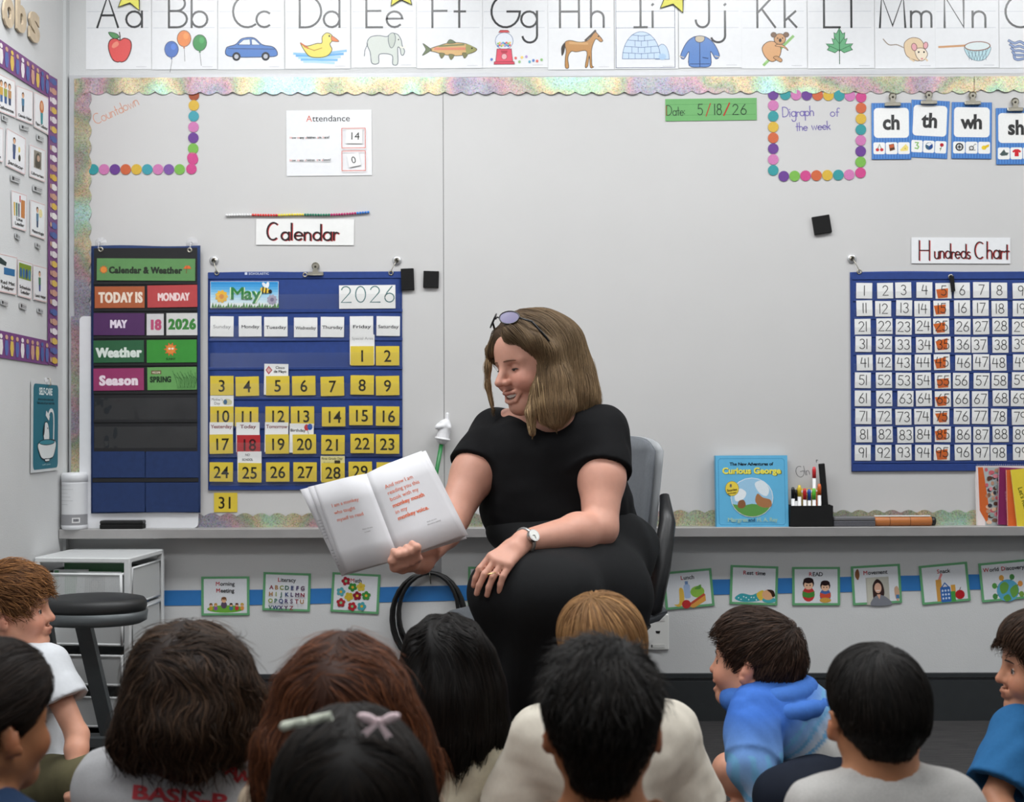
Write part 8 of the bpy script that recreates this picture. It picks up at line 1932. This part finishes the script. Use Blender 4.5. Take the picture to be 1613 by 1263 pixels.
# --- boy in profile by the stool
hd = (18, 968); Yb = 3.2
JJ = dict(neck=A3(20, 1042, 3.22), chest=A3(28, 1115, 3.22), pelvis=A3(48, 1238, 3.24), shR=A3(72, 1052, 3.12), shL=A3(5, 1050, 3.34), elR=A3(122, 1158, 3.08), wrR=A3(118, 1222, 3.02), elL=A3(40, 1160, 3.42), wrL=A3(100, 1225, 3.40), hipR=A3(70, 1240, 3.16), hipL=A3(50, 1240, 3.32), knR=A3(165, 1222, 2.99), knL=A3(170, 1215, 3.42), anR=A3(120, 1290, 3.12), anL=A3(235, 1240, 3.30), toeR=A3(165, 1290, 3.18), toeL=A3(262, 1252, 3.26))
r_, D_, W, Wi, M, hc, ax = kid('boy in profile with light brown hair, white T-shirt and khaki shorts near the stool', hd, Yb, 8, 12, 'd59c82', pitch=6, face=True, smile=.9, openm=0, J=JJ, res=.0052, hand=(-.2, -.6, .6), brow='7a5a40')
H = cap_shell(W, M, .9, 1.02, .006, -.06, fringe=-.012); H.disp(lambda p: F32(.005) * snoise(p, 70, 31)); fl = whorl_flow(Wi, M, (-.06, .0, .11), .3, .1, .3)
hair_mesh('hair', r_, H, .0055, [dict(n=3000, L=.04, steps=6, rad=.0010, flow=fl, lift=.25, follow=.7, jitter=.3, layer=.004, inset=.0006, curl=.001, seed=18)], S('5a3a22'), hair_col(S('5c3c24'), S('96683f'), None, .25))
tee(r_, D_, cloth('white_jersey', 'd3d6da', noise=.03), seed=10, sleeve=.52, slr=(.052, .064), off=.016)
shorts(r_, D_, cloth('khaki_shorts', '5f5a42'), t=.62)
# --- boy in the blue hoodie
JJ = dict(neck=A3(1218, 1098, 2.86), chest=A3(1252, 1140, 2.86), pelvis=A3(1318, 1215, 2.90), shL=A3(1186, 1128, 2.78), shR=A3(1242, 1138, 2.98), elL=A3(1182, 1205, 2.70), wrL=A3(1212, 1282, 2.66), elR=A3(1240, 1220, 3.06), wrR=A3(1200, 1265, 3.04), hipL=A3(1310, 1228, 2.82), hipR=A3(1330, 1222, 2.98), knL=A3(1230, 1262, 2.62), knR=A3(1148, 1212, 3.05), anL=A3(1330, 1296, 2.80), anR=A3(1185, 1268, 3.05), toeL=A3(1370, 1296, 2.82), toeR=A3(1150, 1275, 3.02))
r_, D_, W, Wi, M, hc, ax = kid('boy leaning on one arm with dark brown hair and a blue hoodie', (1189, 1050), 2.88, 152, 150, 'd59c82', pitch=4, roll=4, face=True, smile=.5, openm=.9, J=JJ, res=.0052, brow='3a2a20')
H = cap_shell(W, M, .9, 1.02, .003, -.082, fringe=.006); H.disp(lambda p: F32(.003) * snoise(p, 80, 33)); fl = whorl_flow(Wi, M, (-.075, .0, .10), .25, .2, .5)
hair_mesh('hair', r_, H, .0055, [dict(n=3600, L=.038, steps=6, rad=.0010, flow=fl, lift=.14, follow=.8, jitter=.2, layer=.003, inset=.0006, seed=19)], S('2e2018'), hair_col(S('261a13'), S('48352a'), None, .25))
def hood_col(V):
    a = A3(1215, 1095, 2.86); b = A3(1330, 1215, 2.88); t = (V - a) @ (b - a) / ((b - a) @ (b - a)); c0, c1, c2 = (np.array(S(h)) for h in ('3f6fc4', '7fa6d2', 'd3d3cf'))
    ar = np.clip((.36 - V[:, 2]) / .22, 0, 1) * (V[:, 0] < A3(1235, 1200, 2.7)[0]); u = np.clip(np.maximum((t - .08) / .42, ar * .95), 0, 1)
    c = np.where(u[:, None] < .5, c0 + (c1 - c0) * u[:, None] * 2, c1 + (c2 - c1) * (u[:, None] * 2 - 1)); st = (np.sin(t * 62 + 1.2 * np.sin(V[:, 2] * 60) + (ar > .05) * V[:, 2] * 260) > .45) & (u > .30) & (u < .97)
    c[st] = np.array(S('6ba3cc')); return c
def hood(T_):
    T_.cone(lerp(D_['shL'], D_['elL'], .4), D_['elL'], .050, .048, .02); T_.cone(D_['elL'], lerp(D_['elL'], D_['wrL'], .9), .048, .036, .02); T_.cone(lerp(D_['shR'], D_['elR'], .4), D_['elR'], .05, .046, .02); T_.cone(D_['elR'], lerp(D_['elR'], D_['wrR'], .85), .046, .036, .02)
    T_.cone(D_['chest'], D_['pelvis'] + V3(-.01, 0, .01), .098, .100, .04)
tee(r_, D_, mat('dyed_hoodie', attr=True, rough=.85, spec=.2, noise=.05, nscale=150, bump=.2, bscale=900), name='hoodie', seed=11, sleeve=.9, slr=(.052, .056), off=.016, extra=hood, neckr=.042, colfn=hood_col, cut=False, fold=.006, res=.0055)
HD = Sdf(); nk = A3(1212, 1092, 2.86)
for c_, rx, ry, rr, tl, kk in ((V3(0, 0, 0), .080, .072, .025, .012, .012), (V3(.022, -.008, -.024), .094, .088, .021, .010, .004)):
    ring = [nk + c_ + V3(rx * math.cos(t), ry * math.sin(t), tl * math.cos(t)) for t in np.linspace(0, 6.283, 21)]
    for i, (p, q) in enumerate(zip(ring[:-1], ring[1:])): HD.cone(p, q, rr, rr, kk if i else .004)
HD.disp(lambda p: F32(.003) * snoise(p, 50, 41)); v, f = HD.mesh(.005, 1)
sobj('hood', v, f, cloth('blue_hood', '4474c4'), r_)
shorts(r_, D_, cloth('navy_shorts', '151b28'), t=.92, tr=.5)
# --- boy at the right edge
JJ = dict(neck=A3(1650, 1128, 2.72), chest=A3(1658, 1200, 2.74), pelvis=A3(1665, 1300, 2.76), shL=A3(1606, 1160, 2.66), shR=A3(1690, 1150, 2.84), elL=A3(1570, 1255, 2.60), wrL=A3(1600, 1320, 2.52))
r_, D_, W, Wi, M, hc, ax = kid('smiling boy in a blue T-shirt at the picture\'s right edge', (1650, 1058), 2.70, 172, 165, 'c98f70', pitch=2, face=True, smile=.9, openm=0, J=JJ, res=.0052, brow='2a1e18')
H = cap_shell(W, M, .9, 1.03, .004, -.07, fringe=.004); fl = whorl_flow(Wi, M, (-.04, .0, .125), .1, .4, .4)
hair_mesh('hair', r_, H, .0055, [dict(n=3000, L=.06, steps=7, rad=.0010, flow=fl, lift=.04, follow=.9, jitter=.12, layer=.003, inset=.0006, seed=20)], S('2a1d15'), hair_col(S('2a1d15'), S('4a3628'), None, .25))
tee(r_, D_, cloth('blue_jersey', '2a6496'), seed=12, sleeve=.86, slr=(.056, .066), off=.016)
shorts(r_, D_, cloth('dark_shorts'))
# white glove on the pointer stick
def glove():
    e, g0, dv = GLOVE; d = np.array(dv); Sg = Sdf(); w = np.array(g0) + d * .004; l = nrm(np.cross(d, (0, 1, 0))); s = .62
    Sg.cone(w - d * .004, w + d * .012, .021, .017, .004); Sg.cone(w + d * .010, w + d * .036, .017, .021, .01)
    Sg.cone(w + d * .034 + l * -.008, w + d * .074 + l * -.002, .0078, .0062, .006)
    for i, a in enumerate((.004, .013, .019)): Sg.cone(w + d * (.040 - .003 * i) + l * a, w + d * (.034 - .003 * i) + l * (a + .003) + V3(0, -.016, 0), .0082, .0078, .005)
    Sg.cone(w + d * .016 + l * -.014, w + d * .034 + l * -.016 + V3(0, -.012, 0), .0078, .0068, .006)
    v, f = Sg.mesh(.0022, 1); sobj('glove', v, f, mat('white_glove', S('e2e2e4'), .5), e)
    MB().tube([tuple(w - d * .006 + .0225 * (l * math.cos(t) + V3(0, 1, 0) * math.sin(t)) - np.array(e.location)) for t in np.linspace(0, 6.283, 20, endpoint=False)], .0035, 8, closed=True).build('cuff', mat('white_glove'), e, True)
glove()

# ------------------------------------------------------------------ sub-parts go under the part they sit on
bpy.context.view_layer.update()
def centre(o): return o.matrix_world @ (sum((Vector(c) for c in o.bound_box), Vector()) / 8)
def under(root_name, child_names, parent_names):
    for r in [o for o in COL.objects if o.parent is None and o.name.split('.')[0] == root_name]:
        kids_ = list(r.children); hosts = [o for o in kids_ if o.name.split('.')[0] in parent_names]
        if not hosts: continue
        for c in [o for o in kids_ if o.name.split('.')[0] in child_names]:
            h = min(hosts, key=lambda q: (centre(q) - centre(c)).length); m = c.matrix_world.copy()
            c.parent = h; c.matrix_parent_inverse = h.matrix_world.inverted(); c.matrix_basis = m
under('person', ('eye', 'iris', 'eyelashes', 'eyebrow', 'teeth'), ('body',))
under('person', ('sole',), ('shoe',)); under('person', ('watch_case', 'watch_face', 'watch_hand'), ('watch_band',)); under('person', ('lettering',), ('t_shirt',))
under('office_chair', ('caster',), ('base_leg',)); under('office_chair', ('seat_pan',), ('seat',)); under('office_chair', ('back_shell',), ('backrest',))
under('open_book', ('lettering', 'small_print'), ('right_page', 'left_page', 'cover_flap')); under('whiteboard', ('handwriting',), ('panel',))
under('bulldog_clip', ('rivet',), ('lever',)); under('wipes_canister', ('label', 'grey_band', 'barcode', 'barcode_lines', 'label_print'), ('tub',)); under('glasses', ('lens',), ('lens_rim',))
under('picture_book', ('cover_print',), ('front_cover',)); under('wooden_roller', ('groove_ring',), ('barrel',)); under('magnetic_hook', ('boss',), ('base',))
under('pointer_stick', ('cuff',), ('glove',)); under('marker_carton', ('orange_panel', 'cream_panel'), ('carton',)); under('data_outlet', ('window_notch',), ('label_window',))
